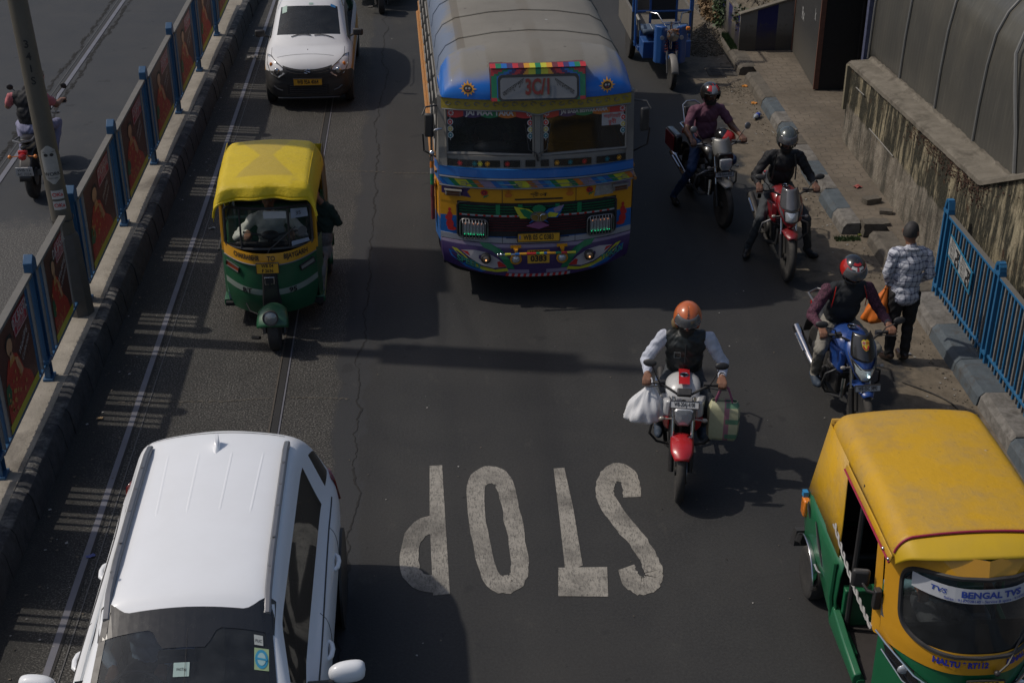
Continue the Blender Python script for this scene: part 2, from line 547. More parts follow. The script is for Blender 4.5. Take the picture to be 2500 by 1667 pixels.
# ------------------------------------------------------------ STOP on the road
STOPR={
'S' : ([(1.79, 10.69), (1.8, 10.72), (1.8, 10.76), (1.81, 10.81), (1.81, 10.87), (1.81, 10.93), (1.81, 10.99), (1.81, 11.04), (1.8, 11.09), (1.79, 11.13), (1.77, 11.16), (1.75, 11.19), (1.73, 11.21), (1.71, 11.23), (1.69, 11.25), (1.66, 11.25), (1.63, 11.25), (1.6, 11.25), (1.58, 11.23), (1.55, 11.21), (1.52, 11.19), (1.5, 11.15), (1.47, 11.11), (1.45, 11.06), (1.43, 11.01), (1.41, 10.96), (1.4, 10.9), (1.39, 10.84), (1.39, 10.77), (1.38, 10.7), (1.39, 10.63), (1.4, 10.56), (1.41, 10.5), (1.43, 10.43), (1.45, 10.37), (1.47, 10.31), (1.49, 10.25), (1.51, 10.19), (1.53, 10.13), (1.55, 10.07), (1.58, 10.01), (1.6, 9.95), (1.61, 9.9), (1.63, 9.85), (1.64, 9.79), (1.65, 9.74), (1.66, 9.69), (1.66, 9.65), (1.67, 9.61), (1.67, 9.58), (1.67, 9.57), (1.67, 9.56), (1.67, 9.56), (1.67, 9.55), (1.67, 9.54), (1.67, 9.54), (1.67, 9.53), (1.66, 9.52), (1.66, 9.52), (1.66, 9.51), (1.65, 9.51), (1.65, 9.51), (1.65, 9.51), (1.65, 9.51), (1.65, 9.51), (1.64, 9.51), (1.64, 9.51), (1.64, 9.51), (1.63, 9.52), (1.63, 9.52), (1.62, 9.53), (1.62, 9.54), (1.61, 9.55), (1.61, 9.56), (1.61, 9.58), (1.6, 9.6), (1.6, 9.63), (1.6, 9.66), (1.6, 9.68)], [(1.63, 10.68), (1.63, 10.71), (1.63, 10.75), (1.64, 10.8), (1.64, 10.84), (1.64, 10.88), (1.64, 10.9), (1.64, 10.91), (1.64, 10.92), (1.64, 10.93), (1.63, 10.94), (1.63, 10.94), (1.63, 10.95), (1.62, 10.95), (1.62, 10.95), (1.62, 10.95), (1.61, 10.95), (1.61, 10.95), (1.61, 10.95), (1.6, 10.95), (1.59, 10.94), (1.59, 10.93), (1.58, 10.93), (1.58, 10.92), (1.58, 10.91), (1.57, 10.88), (1.56, 10.85), (1.56, 10.82), (1.55, 10.79), (1.55, 10.75), (1.55, 10.72), (1.56, 10.68), (1.57, 10.64), (1.58, 10.58), (1.6, 10.53), (1.61, 10.47), (1.63, 10.41), (1.65, 10.35), (1.67, 10.29), (1.69, 10.23), (1.72, 10.17), (1.74, 10.1), (1.76, 10.04), (1.77, 9.98), (1.79, 9.91), (1.8, 9.85), (1.81, 9.8), (1.82, 9.75), (1.82, 9.7), (1.83, 9.66), (1.83, 9.62), (1.83, 9.58), (1.82, 9.55), (1.82, 9.51), (1.81, 9.48), (1.8, 9.45), (1.78, 9.41), (1.77, 9.38), (1.75, 9.36), (1.73, 9.33), (1.71, 9.31), (1.68, 9.29), (1.66, 9.28), (1.64, 9.28), (1.62, 9.27), (1.59, 9.28), (1.57, 9.28), (1.55, 9.3), (1.54, 9.31), (1.52, 9.33), (1.5, 9.35), (1.49, 9.38), (1.47, 9.41), (1.46, 9.45), (1.46, 9.49), (1.45, 9.53), (1.45, 9.56), (1.45, 9.59), (1.45, 9.61)]) ,
'T' : ([(1.03, 11.19), (1.02, 10.51), (1.0, 9.68), (1.01, 9.62)], [(1.14, 11.21), (1.16, 10.54), (1.16, 9.71), (1.16, 9.69)]) ,
'B' : ([(0.95, 9.69), (0.91, 9.3)], [(1.36, 9.67), (1.33, 9.28)]) ,
'P' : ([(-0.14, 11.32), (-0.14, 10.39), (-0.12, 9.37)], [(-0.02, 11.32), (-0.0, 10.39), (0.02, 9.37)]) ,
'O': ([(0.21, 10.94), (0.2, 10.81), (0.2, 10.67), (0.2, 10.52), (0.21, 10.36), (0.22, 10.22), (0.23, 10.09), (0.24, 9.96), (0.25, 9.84), (0.27, 9.73), (0.28, 9.64), (0.29, 9.57), (0.31, 9.52), (0.33, 9.47), (0.35, 9.44), (0.37, 9.41), (0.39, 9.39), (0.42, 9.37), (0.46, 9.36), (0.49, 9.36), (0.52, 9.36), (0.54, 9.38), (0.57, 9.39), (0.6, 9.42), (0.64, 9.46), (0.66, 9.52), (0.68, 9.58), (0.69, 9.64), (0.69, 9.7), (0.7, 9.77), (0.7, 9.85), (0.7, 9.95), (0.69, 10.07), (0.69, 10.19), (0.69, 10.32), (0.68, 10.44), (0.67, 10.56), (0.67, 10.67), (0.66, 10.79), (0.65, 10.89), (0.64, 10.99), (0.62, 11.06), (0.6, 11.13), (0.58, 11.18), (0.55, 11.21), (0.52, 11.24), (0.49, 11.26), (0.46, 11.27), (0.42, 11.28), (0.38, 11.27), (0.34, 11.24), (0.32, 11.22), (0.29, 11.19), (0.25, 11.13), (0.22, 11.04)], [(0.37, 10.9), (0.36, 10.81), (0.36, 10.68), (0.36, 10.53), (0.36, 10.39), (0.37, 10.26), (0.38, 10.13), (0.39, 10.01), (0.4, 9.89), (0.41, 9.79), (0.42, 9.71), (0.43, 9.66), (0.44, 9.63), (0.44, 9.62), (0.45, 9.61), (0.46, 9.6), (0.46, 9.6), (0.47, 9.59), (0.48, 9.59), (0.48, 9.59), (0.49, 9.59), (0.51, 9.6), (0.52, 9.6), (0.53, 9.61), (0.53, 9.62), (0.53, 9.62), (0.54, 9.64), (0.54, 9.67), (0.54, 9.71), (0.55, 9.76), (0.55, 9.83), (0.55, 9.93), (0.54, 10.04), (0.54, 10.16), (0.53, 10.28), (0.52, 10.4), (0.52, 10.51), (0.51, 10.62), (0.5, 10.73), (0.49, 10.82), (0.48, 10.89), (0.47, 10.93), (0.47, 10.95), (0.47, 10.96), (0.46, 10.96), (0.45, 10.97), (0.44, 10.98), (0.43, 10.98), (0.42, 10.98), (0.41, 10.98), (0.4, 10.98), (0.39, 10.96), (0.38, 10.96), (0.38, 10.96), (0.38, 10.95)]) ,
'Q': ([(-0.06, 10.5), (-0.1, 10.5), (-0.15, 10.5), (-0.22, 10.47), (-0.28, 10.41), (-0.32, 10.34), (-0.36, 10.24), (-0.38, 10.14), (-0.39, 10.03), (-0.4, 9.93), (-0.4, 9.84), (-0.39, 9.73), (-0.37, 9.64), (-0.33, 9.55), (-0.29, 9.48), (-0.23, 9.43), (-0.16, 9.4), (-0.1, 9.4), (-0.06, 9.39)], [(-0.06, 10.23), (-0.09, 10.23), (-0.13, 10.23), (-0.15, 10.22), (-0.18, 10.2), (-0.2, 10.15), (-0.22, 10.11), (-0.23, 10.06), (-0.24, 9.99), (-0.24, 9.92), (-0.24, 9.85), (-0.23, 9.78), (-0.23, 9.73), (-0.21, 9.7), (-0.2, 9.67), (-0.18, 9.66), (-0.15, 9.65), (-0.09, 9.64), (-0.05, 9.64)]) }
def worn(nm):
 t = NT(nm)
 a = t.ramp(t.noise(24, 8, .75), (.40, 0), (.56, 1))
 s = t.ramp(t.noise(90, 4, .8, vec=t.scaled((1, .25, 1))), (.36, 0), (.55, 1))
 p = t.ramp(t.noise(1.9, 6, .7), (.34, 0), (.56, 1))
 k = t.math('MULTIPLY', t.math('ADD', t.math('MULTIPLY', a, .35), t.math('MULTIPLY', s, .9), clamp=True), t.math('ADD', t.math('MULTIPLY', p, .68), .30))
 c = t.mix(k, (.060, .056, .050), t.mix(t.noise(5, 4), (.25, .232, .20), (.38, .352, .305)))
 t.bump(s, .2, .004)
 return t.fin(c, .8)
b = MB()
for key, (l, r) in STOPR.items():
 n = len(l)
 for i in range(n if key == 'O' else n - 1):
  j = (i + 1) % n
  z = {'S': .004, 'T': .004, 'B': .005, 'P': .004, 'O': .004, 'Q': .005}[key]
  if i == 0: jl = [(p[0] + rnd.uniform(-.005, .005), p[1] + rnd.uniform(-.012, .012)) for p in l]; jr = [(p[0] + rnd.uniform(-.005, .005), p[1] + rnd.uniform(-.012, .012)) for p in r]
  b.add([(*jl[i], z), (*jr[i], z), (*jr[j], z), (*jl[j], z)], [(0, 1, 2, 3)])
struct(b.obj('road_marking', mk('worn_road_paint', worn), smooth=0))
# ------------------------------------------------------------ median
def mx(y): return (y - 13) * .014
def conc(nm, lo, hi, stain=(.05, .045, .04), sc=1.0, bs=.4):
 t = NT(nm)
 n = t.noise(2.2 * sc, 7, .65); n2 = t.noise(14 * sc, 5, .7)
 c = t.mix(t.ramp(n, (.3, 0), (.7, 1)), lo, hi)
 c = t.mix(t.math('MULTIPLY', t.ramp(t.noise(1.1 * sc, 5, .7, dist=.6), (.52, 0), (.66, 1)), .75), c, stain)
 c = t.mix(t.ramp(n2, (.56, 0), (.75, .6)), c, stain)
 t.bump(t.math('ADD', n2, t.noise(45 * sc, 3)), bs, .012)
 return t.fin(c, .88, 0, .3)
b = MB()
n = 90
def medring(y):
 m = mx(y); j = .012 * math.sin(y * 7) + .01 * math.sin(y * 17)
 return [(-4.42 + m, y, 0), (-4.42 + m, y, .29), (-4.38 + m, y, .31), (-3.765 + m, y, .31 + .004 * math.sin(y * 3)), (-3.76 + m, y, .293)]
b.loft([medring(2 + 48 * i / n) for i in range(n + 1)], closed=False, cap=False)
struct(b.obj('median', mk('median_concrete', lambda nm: conc(nm, (.20, .178, .145), (.32, .285, .235), (.11, .095, .078))), smooth=30))
# dark painted kerb stones of the median, one by one, worn pale on the edges
def kerbdark(nm):
 t = NT(nm)
 n = t.noise(9, 6, .7); e = t.noise(3.2, 5, .7)
 c = t.mix(t.ramp(n, (.35, 0), (.7, 1)), (.022, .022, .024), (.055, .055, .058))
 px = t.xyz()
 top = t.step(px[2], .27, .30)
 k = t.math('MULTIPLY', t.math('MULTIPLY', t.ramp(e, (.46, 0), (.58, 1)), top), t.ramp(t.noise(22, 3), (.35, .2), (.6, .9)))
 c = t.mix(k, c, (.17, .16, .145))
 t.bump(n, .6, .02)
 return t.fin(c, .8, 0, .4)
KD = mk('dark_kerb_paint', kerbdark)
b = MB(); y = 2.0
rnd = random.Random(11)
while y < 50:
 l = rnd.uniform(.28, .55)
 a, c = y + .001, y + l - .001; m = mx(y); jz = rnd.uniform(-.005, .005); jx = rnd.uniform(-.006, .006)
 rings = []
 for yy, s in ((a, .0), ((a + c) / 2, rnd.uniform(-.008, .006)), (c, .0)):
  rings.append([(-3.76 + m, yy, -.01), (-3.76 + m, yy, .305 + jz - s), (-3.69 + m + jx, yy, .305 + jz - s), (-3.645 + m + jx, yy, .285 + jz - s), (-3.615 + m + jx - s, yy, .23 + jz), (-3.585 + m + jx - s, yy, -.01)])
 b.loft(rings, True, True); y += l
struct(b.obj('median_kerb', KD, smooth=35))
# ------------------------------------------------------------ median fence
BLUE = plain('fence_blue', (.012, .075, .17), .42, .1, var=.3, dust=.18, dscale=8)
BLUEL = plain('fence_light_blue', (.014, .135, .30), .42, .1, var=.25, dust=.22, dscale=8)
GREYP = plain('fence_grey', (.17, .165, .16), .6, 0, var=.25, dust=.3)
RAILTOP = plain('dusty_top_rail', (.13, .125, .115), .7, 0, var=.25, dust=.4)
def poster_mat(nm):
 t = NT(nm)
 x, y, z = t.xyz()
 n = t.noise(3.5, 4, .6); n2 = t.noise(13, 5, .7, dist=1.2)
 c = t.mix(n, (.055, .010, .011), (.085, .030, .022))
 return t.fin(t.mix(t.ramp(n2, (.5, 0), (.75, .5)), c, (.16, .07, .03)), .4)
POSTER = mk('poster_maroon', poster_mat)
PRED = plain('poster_sari_red', (.38, .030, .016), .4, var=.5, scale=14)
PGOLD = plain('poster_gold', (.46, .22, .06), .4, var=.6, scale=40)
PSKIN = plain('poster_skin', (.46, .25, .13), .4, var=.25, scale=12)
PGREEN = plain('poster_green', (.02, .10, .04), .4, var=.3)
PBOX = plain('poster_name_box', (.36, .02, .04), .4)
PYEL = plain('poster_yellow_strip', (.45, .42, .03), .45, var=.15)
PINK = plain('poster_white_ink', (.45, .42, .40), .5)
def poster(par, y0, y1, z0, z1, x):
 """jewellery advert sheet facing +x, between y0 (near) and y1 (far)"""
 w = y1 - y0; h = z1 - z0
 def P(u, v, d=.0): return (x + .012 + d, y0 + w * u, z0 + h * v)
 b = MB(); b.bb((x - .006, y0, z0), (x + .012, y1, z1))
 p = b.obj('poster', POSTER, par, smooth=0)
 def shape(nm, pts, m, d, mats=None):
  q = MB(); q.poly([P(u, v, d) for u, v in pts]); return q.obj(nm, m, p, smooth=0, recalc=False)
 rr = random.Random(int(y0 * 100))
 shape('printed_strip', [(0, 0), (1, 0), (1, .085), (0, .085)], PYEL, .003)
 b = MB()
 b.poly([P(*q, .002) for q in ((.03, .085), (.86, .085), (.80, .22), (.62, .36), (.56, .50), (.50, .60), (.40, .66), (.24, .66), (.14, .56), (.06, .40))], 0)
 b.poly([P(*q, .003) for q in ((.03, .3), (.14, .26), (.20, .36), (.15, .48), (.06, .46))], 3)
 b.poly([P(.33 + .085 * math.cos(a * .5236), .765 + .085 * math.sin(a * .5236), .004) for a in range(12)], 2)
 b.poly([P(*q, .0035) for q in ((.23, .74), (.22, .84), (.30, .89), (.42, .87), (.45, .78), (.42, .82), (.3, .84), (.25, .79))], 4)
 b.poly([P(*q, .004) for q in ((.28, .62), (.40, .62), (.38, .70), (.30, .70))], 2)
 b.poly([P(*q, .004) for q in ((.42, .60), (.50, .56), (.60, .36), (.52, .34), (.44, .50))], 2)
 b.poly([P(*q, .0045) for q in ((.25, .58), (.43, .58), (.40, .64), (.28, .64))], 1)
 for k in range(34):
  u, v, s = rr.uniform(.1, .75), rr.uniform(.12, .55), rr.uniform(.012, .03)
  if u > .78 - v * .5: continue
  b.poly([P(u + s * math.cos(a * 1.2566), v + s * 1.0 * math.sin(a * 1.2566), .0042) for a in range(5)], 1)
 b.obj('printed_figure', [PRED, PGOLD, PSKIN, PGREEN, BLACKI], p, smooth=0, recalc=False)
 shape('name_box', [(.52, .74), (.97, .74), (.97, .97), (.52, .97)], PBOX, .003)
 b = MB()
 for (u0, v0, u1, v1) in ((.53, .75, .96, .76), (.53, .95, .96, .96), (.53, .75, .54, .96), (.95, .75, .96, .96)):
  b.poly([P(u0, v0, .006), (P(u1, v0, .006)), P(u1, v1, .006), P(u0, v1, .006)])
 b.text('D.K.BASAK', .135, lambda a, c: P(.745 + a / w * .8, .885 + c / h, .006), bold=.015)
 b.text('JEWELLERS', .075, lambda a, c: P(.745 + a / w * .8, .80 + c / h, .006))
 b.text('Wedding', .10, lambda a, c: P(.72 + a / w * .9, .62 + (c + a * .35) / h, .006))
 b.text('Collection', .08, lambda a, c: P(.76 + a / w * .9, .52 + (c + a * .35) / h, .006))
 b.obj('lettering', PINK, p, smooth=0, recalc=False)
POSTY = [9.15, 10.9, 12.66, 14.41, 16.50, 18.58, 20.66, 22.70, 24.72, 26.76]
def fence_post(y, root):
 t = bpy.data.objects.new('post', None); COL.objects.link(t); t.parent = root
 t.location = Vector((-3.93 + mx(y), y, .31)) - root.location
 b = MB()
 b.bb((-.028, -.062, 0), (.028, -.048, 1.24)); b.bb((-.028, .048, 0), (.028, .062, 1.24)); b.bb((-.022, -.047, .02), (-.012, .047, 1.22))
 b.obj('upright', BLUE, t, bevel=.003)
 b = MB(); b.prism([(-.045, -.075, 1.20), (-.045, .075, 1.20), (-.045, .075, 1.30), (-.045, .0, 1.37), (-.045, -.075, 1.30)], (.09, 0, 0))
 b.obj('cap', BLUE, t, bevel=.006)
 b = MB(); b.bb((-.05, -.08, 0), (.05, .08, .03)); b.obj('foot', BLUE, t, bevel=.004)
 b = MB(); b.bb((-.04, -.07, .19), (.04, .07, .23)); b.obj('collar', BLUE, t, bevel=.004)
def fence_panel(y0, y1, label, post=True):
 ym = (y0 + y1) / 2; X = -3.93 + mx(ym)
 t = thing('median_barrier', label, 'barrier', (X, ym, .31), group='barrier bays along the median')
 L = y1 - y0; h = L / 2
 b = MB(); b.bb((-.035, -h, 1.17), (.04, h, 1.205)); b.obj('top_rail', RAILTOP, t, bevel=.004)
 b = MB(); b.bb((-.02, -h, .16), (.022, h, .19)); b.obj('bottom_rail', BLUE, t, bevel=.003)
 pl, pr = (-h + .30, h - .30 * L / 1.9) if post else (9, 9)
 k = 0; y = -h + .07
 while y < h - .04:
  inside = pl - .01 < y < pr + .01
  b = MB()
  if inside: b.bb((-.034, y - .014, .17), (-.012, y + .014, 1.17))
  else: b.bb((-.014, y - .016, .17), (.014, y + .016, 1.17))
  b.obj('fence_bar', BLUE if k % 2 else GREYP, t, smooth=0)
  y += .105; k += 1
 if post: poster(t, pl, pr, .195, 1.14, .004)
 return t
for i in range(len(POSTY) - 1):
 a, c = POSTY[i] + .075, POSTY[i + 1] - .075
 if i == 2: c = 13.98
 nm = ['at the bottom left edge', 'second from the bottom left corner', 'ending against the leaning tram pole', 'first beyond the tram pole', 'second beyond the tram pole', 'third beyond the tram pole', 'fourth beyond the tram pole', 'fifth beyond the tram pole', 'farthest at the top edge'][i]
 t = fence_panel(a, c, 'blue barred median barrier with red jewellery poster, ' + nm)
 fence_post(POSTY[i], t)
random.seed(5)
# ------------------------------------------------------------ tram pole
def pole_mat(nm):
 t = NT(nm)
 c = t.mix(t.noise(3, 6, .65, vec=t.scaled((2, 2, .5))), (.07, .062, .05), (.125, .112, .09))
 c = t.mix(t.ramp(t.noise(9, 5, .7), (.58, 0), (.72, .7)), c, (.075, .06, .045))
 t.bump(t.noise(30, 3), .15, .01)
 return t.fin(c, .6, .0, .4)
PM = mk('pole_paint', pole_mat)
tp = thing('tram_pole', 'leaning grey brown tram pole with stickers and stencilled number in the median', 'pole', (-3.93, 14.12, .31))
lean = Vector((-.036, 0, 1.0))
b = MB(); b.tube([lean * z for z in (0, .5, 1.0, 3, 6, 8.6)], [.118, .115, .108, .098, .085, .078], 20)
b.obj('shaft', PM, tp)
b = MB(); b.tube([lean * 0 + Vector((0, 0, -.02)), lean * .25, lean * .9, lean * .95], [.15, .148, .143, .12], 8)
b.obj('base_sleeve', plain('sleeve_paint', (.06, .055, .05), .7, var=.3, dust=.4), tp)
b = MB(); b.tube([lean * 1.12 + Vector((.12 * math.cos(a), .12 * math.sin(a), .012 * math.sin(3 * a))) for a in [2 * PI * k / 24 for k in range(25)]], .006, 6)
b.obj('wire_tie', DARKM, tp)
def onpole(z0, r=None):
 def f(a, c, d=.003):
  # a metres around, c metres up; faces the camera (-y)
  z = z0 + c; rr = .108 - .0035 * (z - 1) + d if z > 1 else .112 + d
  th = -PI / 2 + .25 + a / rr
  return (lean.x * z + rr * math.cos(th), rr * math.sin(th), z)
 return f
def pole_sticker(nm, z0, a0, w, h, m, rnd=0, d=.003):
 f = onpole(z0); b = MB()
 b.grid(lambda u, v: f(a0 + (u - .5) * w * (1 if not rnd else math.sqrt(max(.02, 1 - abs(2 * v - 1) ** 5))), (v - .5) * h, d), 8, 8)
 return b.obj(nm, m, tp, smooth=60, recalc=False)
WST = plain('pale_sticker', (.30, .29, .27), .6, var=.25, scale=14)
s1 = pole_sticker('round_sticker', 1.75, 0.0, .17, .42, WST, 1)
f = onpole(1.75); b = MB()
for sx in (-1, 1):
 for k in range(3):
  b.poly([f(sx * (.03 + .022 * math.cos(q * .785)) , .11 + .012 * k * .3 + .018 * math.sin(q * .785) + .008 * k, .006) for q in range(8)] if k == 0 else [f(sx * (.012 + .018 * k), .135, .006), f(sx * (.03 + .018 * k), .15, .006), f(sx * (.03 + .018 * k), .142, .006)])
b.text('WORK', .055, lambda x, y: f(x, y - .10, .006), bold=.01); b.text('FROM HERE', .02, lambda x, y: f(x, y - .145, .006))
b.obj('lettering', BLACKI, s1, smooth=0, recalc=False)
for z0 in (1.42, 1.30):
 s2 = pole_sticker('red_lettered_sticker', z0, .01, .13, .095, plain('white_sticker', (.42, .40, .38), .6))
 f = onpole(z0); b = MB(); b.text('OKa', .06, lambda x, y: f(x + .01, y, .006), bold=.02); b.obj('lettering', plain('red_ink', (.4, .03, .03), .5), s2, smooth=0, recalc=False)
b = MB()
for k, chh in enumerate('341S'):
 f = onpole(3.02 - k * .125); b.text(chh, .11, lambda x, y: f(x + .0, y, .003), bold=.01)
b.obj('stencilled_number', BLACKI, tp, smooth=0, recalc=False)
# unseen box and board added high on the pole to cast road shadows
b = MB(); b.bb((-.10, -.22, 3.9), (.10, .22, 6.4)); b.M = Matrix.Identity(4)
b.obj('pole_shadow_box', GREYP, tp, bevel=.02)
b = MB(); b.bar((-.1, .1, 4.72), (0, 2.2, 4.72), .008); b.bar((-.1, .1, 5.3), (0, 1.9, 4.74), .006)
b.obj('shadow_board_arm', STEEL, tp)
b = MB(); b.bb((-.03, 1.55, 3.55), (.03, 2.75, 4.75)); b.obj('pole_shadow_board', GREYP, tp, bevel=.2, seg=4)
# ------------------------------------------------------------ right footpath and kerbs
def pavers(nm):
 t = NT(nm)
 n = t.noise(1.6, 6, .65); n2 = t.noise(12, 6, .7)
 c = t.mix(t.ramp(n, (.3, 0), (.7, 1)), (.105, .086, .065), (.19, .158, .122))
 x, y, z = t.xyz()
 # wavy interlocking joints
 wy = t.math('ADD', y, t.math('MULTIPLY', t.math('SINE', t.math('MULTIPLY', x, 38)), .022))
 fy = t.math('FRACT', t.math('MULTIPLY', wy, 6.2))
 wx = t.math('ADD', x, t.math('MULTIPLY', t.math('FLOOR', t.math('MULTIPLY', wy, 6.2)), .5 / 4.2))
 wx = t.math('ADD', wx, t.math('MULTIPLY', t.math('SINE', t.math('MULTIPLY', y, 70)), .008))
 fx = t.math('FRACT', t.math('MULTIPLY', wx, 4.2))
 j = t.math('MAXIMUM', t.step(t.math('ABSOLUTE', t.math('SUBTRACT', fy, .5)), .455, .49), t.math('MULTIPLY', t.step(t.math('ABSOLUTE', t.math('SUBTRACT', fx, .5)), .465, .492), .8))
 k = t.math('MULTIPLY', j, t.math('MULTIPLY', t.ramp(n2, (.3, .15), (.6, .9)), t.ramp(t.noise(.8, 2), (.35, .15), (.55, 1))))
 c = t.mix(k, c, (.025, .022, .02))
 c = t.mix(t.ramp(n2, (.5, 0), (.75, .55)), c, (.17, .15, .125))
 c = t.mix(t.ramp(t.noise(.7, 5, .7), (.5, 0), (.65, .6)), c, (.10, .085, .068))
 t.bump(t.math('SUBTRACT', n2, t.math('MULTIPLY', k, 1.5)), .5, .012)
 return t.fin(c, .88, 0, .3)
b = MB()
b.add([(5.36, 16.45, .15), (12, 16.45, .15), (12, 45, .15), (5.36, 45, .15)], [(0, 1, 2, 3)])
b.add([(5.68, 2, .15), (12, 2, .15), (12, 16.45, .15), (5.68, 16.45, .15)], [(0, 1, 2, 3)])
struct(b.obj('footpath', mk('footpath_pavers', pavers), smooth=0))
KW = mk('kerb_white', lambda nm: conc(nm, (.10, .092, .082), (.24, .225, .205), (.075, .066, .055), 4))
KB = mk('kerb_blue', lambda nm: conc(nm, (.070, .085, .098), (.105, .125, .14), (.07, .062, .054), 4))
KP = mk('kerb_plain', lambda nm: conc(nm, (.095, .083, .068), (.15, .132, .108), (.055, .047, .04), 3))
def kstone(a, c, m, x=5.14, w=.24, rr=random.Random(4), top=.165):
 b = MB(); j = rr.uniform(-.012, .012); jz = rr.uniform(-.008, .01)
 rings = []
 for yy, s in ((a + .004, .012), (a + .03, 0), ((a + c) / 2, rr.uniform(-.004, .006)), (c - .03, 0), (c - .004, .012)):
  rings.append([(x + j + s, yy, -.01), (x + .02 + j + s, yy, .105 + jz), (x + .075 + j, yy, top + jz - s), (x + w, yy, top - s), (x + w, yy, -.01)])
 b.loft(rings, True, True)
 return struct(b.obj('kerb_stone', m, smooth=30))
ks = [(16.36, 16.86, KW), (16.86, 17.52, KB), (17.52, 18.02, KW), (18.02, 18.55, KB), (18.55, 19.2, KW), (19.2, 19.62, KP), (19.78, 20.16, KB), (20.16, 20.62, KW), (20.62, 21.3, KB), (21.3, 21.95, KP), (21.95, 22.6, KP)]
for a, c, m in ks: kstone(a, c, m)
rr = random.Random(9); y = 22.9
while y < 40:
 kstone(y, y + 1.0, KP, x=5.1, w=.3, top=.155); y += 1.01
# second kerb: taller stones, from the break down towards the camera
KS2 = random.Random(2)
y = 16.1; i = 0
KG = [KP, KP, KW, KB, KB, KW, KB, KW, KB, KW, KB, KW, KB]
while y > 3:
 l = [.95, .75, .8, .8, .7, .85][i % 6]
 kstone(y - l, y, KG[min(i, 12)], x=5.38 + (16 - y) * .004, w=.32, rr=KS2, top=.16); y -= l; i += 1
# broken loose blocks
def rock(name, c, s, m, label, cat, seed, grp=None, rz=0):
 bm = bmesh.new(); bmesh.ops.create_cube(bm, size=1)
 bmesh.ops.subdivide_edges(bm, edges=bm.edges, cuts=3, use_grid_fill=True)
 r = random.Random(seed)
 for v in bm.verts:
  v.co *= 1 - .25 * max(0, v.co.length - .55)
  v.co += Vector((r.uniform(-1, 1), r.uniform(-1, 1), r.uniform(-1, 1))) * .035
  v.co = Vector((v.co.x * s[0], v.co.y * s[1], v.co.z * s[2]))
 me = bpy.data.meshes.new(name); bm.to_mesh(me); bm.free(); me.materials.append(m)
 o = bpy.data.objects.new(name, me); COL.objects.link(o); o.location = c; o.rotation_euler = (0, 0, R(rz))
 me.shade_smooth(); me.set_sharp_from_angle(angle=R(35))
 return tag(o, label, cat, grp)
rock('concrete_block', (5.56, 16.33, .10), (.34, .18, .2), KP, 'broken grey concrete block lying across the end of the painted kerb', 'rubble', 1)
rock('brick_lump', (5.70, 17.02, .18), (.24, .13, .09), KP, 'flat dirty lump of masonry on the footpath, the farther of two by the wall', 'rubble', 2, rz=20)
rock('brick_lump', (5.79, 16.66, .17), (.17, .11, .07), KP, 'small dark lump of masonry on the footpath, the nearer of two by the wall', 'rubble', 3, rz=-15)
rock('kerb_rubble', (5.22, 19.70, .14), (.24, .15, .13), KW, 'chipped white stone wedged in the gap of the painted kerb', 'rubble', 5, rz=30)
# ------------------------------------------------------------ stained wall with coping
def wall_mat(nm):
 t = NT(nm)
 x, y, z = t.xyz()
 st = t.noise(1, 7, .72, vec=t.scaled((5, 5, .9)))
 st2 = t.noise(1, 6, .75, vec=t.scaled((16, 16, 2.6), loc=(3, 1, 0)))
 n = t.noise(3, 6, .7)
 base = t.mix(t.ramp(n, (.3, 0), (.7, 1)), (.17, .142, .09), (.42, .36, .24))
 mould = t.mix(t.ramp(t.noise(26, 4, .7), (.4, 0), (.7, 1)), (.018, .018, .013), (.050, .047, .034))
 k = t.ramp(t.math('ADD', t.math('MULTIPLY', st, .6), t.math('MULTIPLY', st2, .4)), (.43, 0), (.51, 1))
 c = t.mix(t.math('MULTIPLY', k, .96), base, mould)
 lw = t.step(t.math('ADD', t.math('ADD', z, t.math('MULTIPLY', y, .035)), t.math('MULTIPLY', t.noise(2.5, 5, .7), .28)), 1.52, 1.46)
 low = t.mix(t.ramp(t.noise(2.6, 7, .7), (.35, 0), (.65, 1)), (.12, .102, .08), (.30, .265, .215))
 low = t.mix(t.ramp(st, (.46, 0), (.6, .75)), low, (.045, .044, .036))
 c = t.mix(t.math('MULTIPLY', lw, t.step(y, 13.9, 14.6)), c, low)
 moss = t.ramp(t.noise(4, 5, .7), (.60, 0), (.66, .9))
 c = t.mix(t.math('MULTIPLY', moss, t.step(z, .9, 1.2)), c, (.065, .032, .017))
 t.bump(t.math('ADD', t.math('MULTIPLY', n, 2), t.noise(20, 5, .75)), .8, .03)
 return t.fin(c, .9, 0, .25)
WALL = mk('mouldy_wall', wall_mat)
def wz(y): return 1.30 + (19.4 - y) * .056 + max(0, 14.2 - y) * .42
wl = thing('boundary_wall', 'low mouldy plastered wall with worn concrete coping beside the footpath', 'wall', (0, 0, 0))
b = MB()
def wallring(y, x0=5.95):
 z = wz(y) - .05
 return [(x0 - .02, y, .1), (x0, y, .7), (x0 + .02, y, z), (6.42, y, z), (6.42, y, .1)]
b.loft([[ (6.0 + .0, 19.55, .1), (6.02, 19.55, .7), (6.05, 19.5, wz(19.4) - .09), (6.4, 19.5, wz(19.4) - .09), (6.42, 19.55, .1)]] + [wallring(19.42 - i * (9.4 / 36)) for i in range(37)], True, True)
b.obj('plastered_wall', WALL, wl, smooth=30)
COPE = mk('coping_concrete', lambda nm: conc(nm, (.12, .105, .082), (.20, .177, .142), (.07, .06, .046), 2.5))
b = MB(); rr = random.Random(21)
rings = []
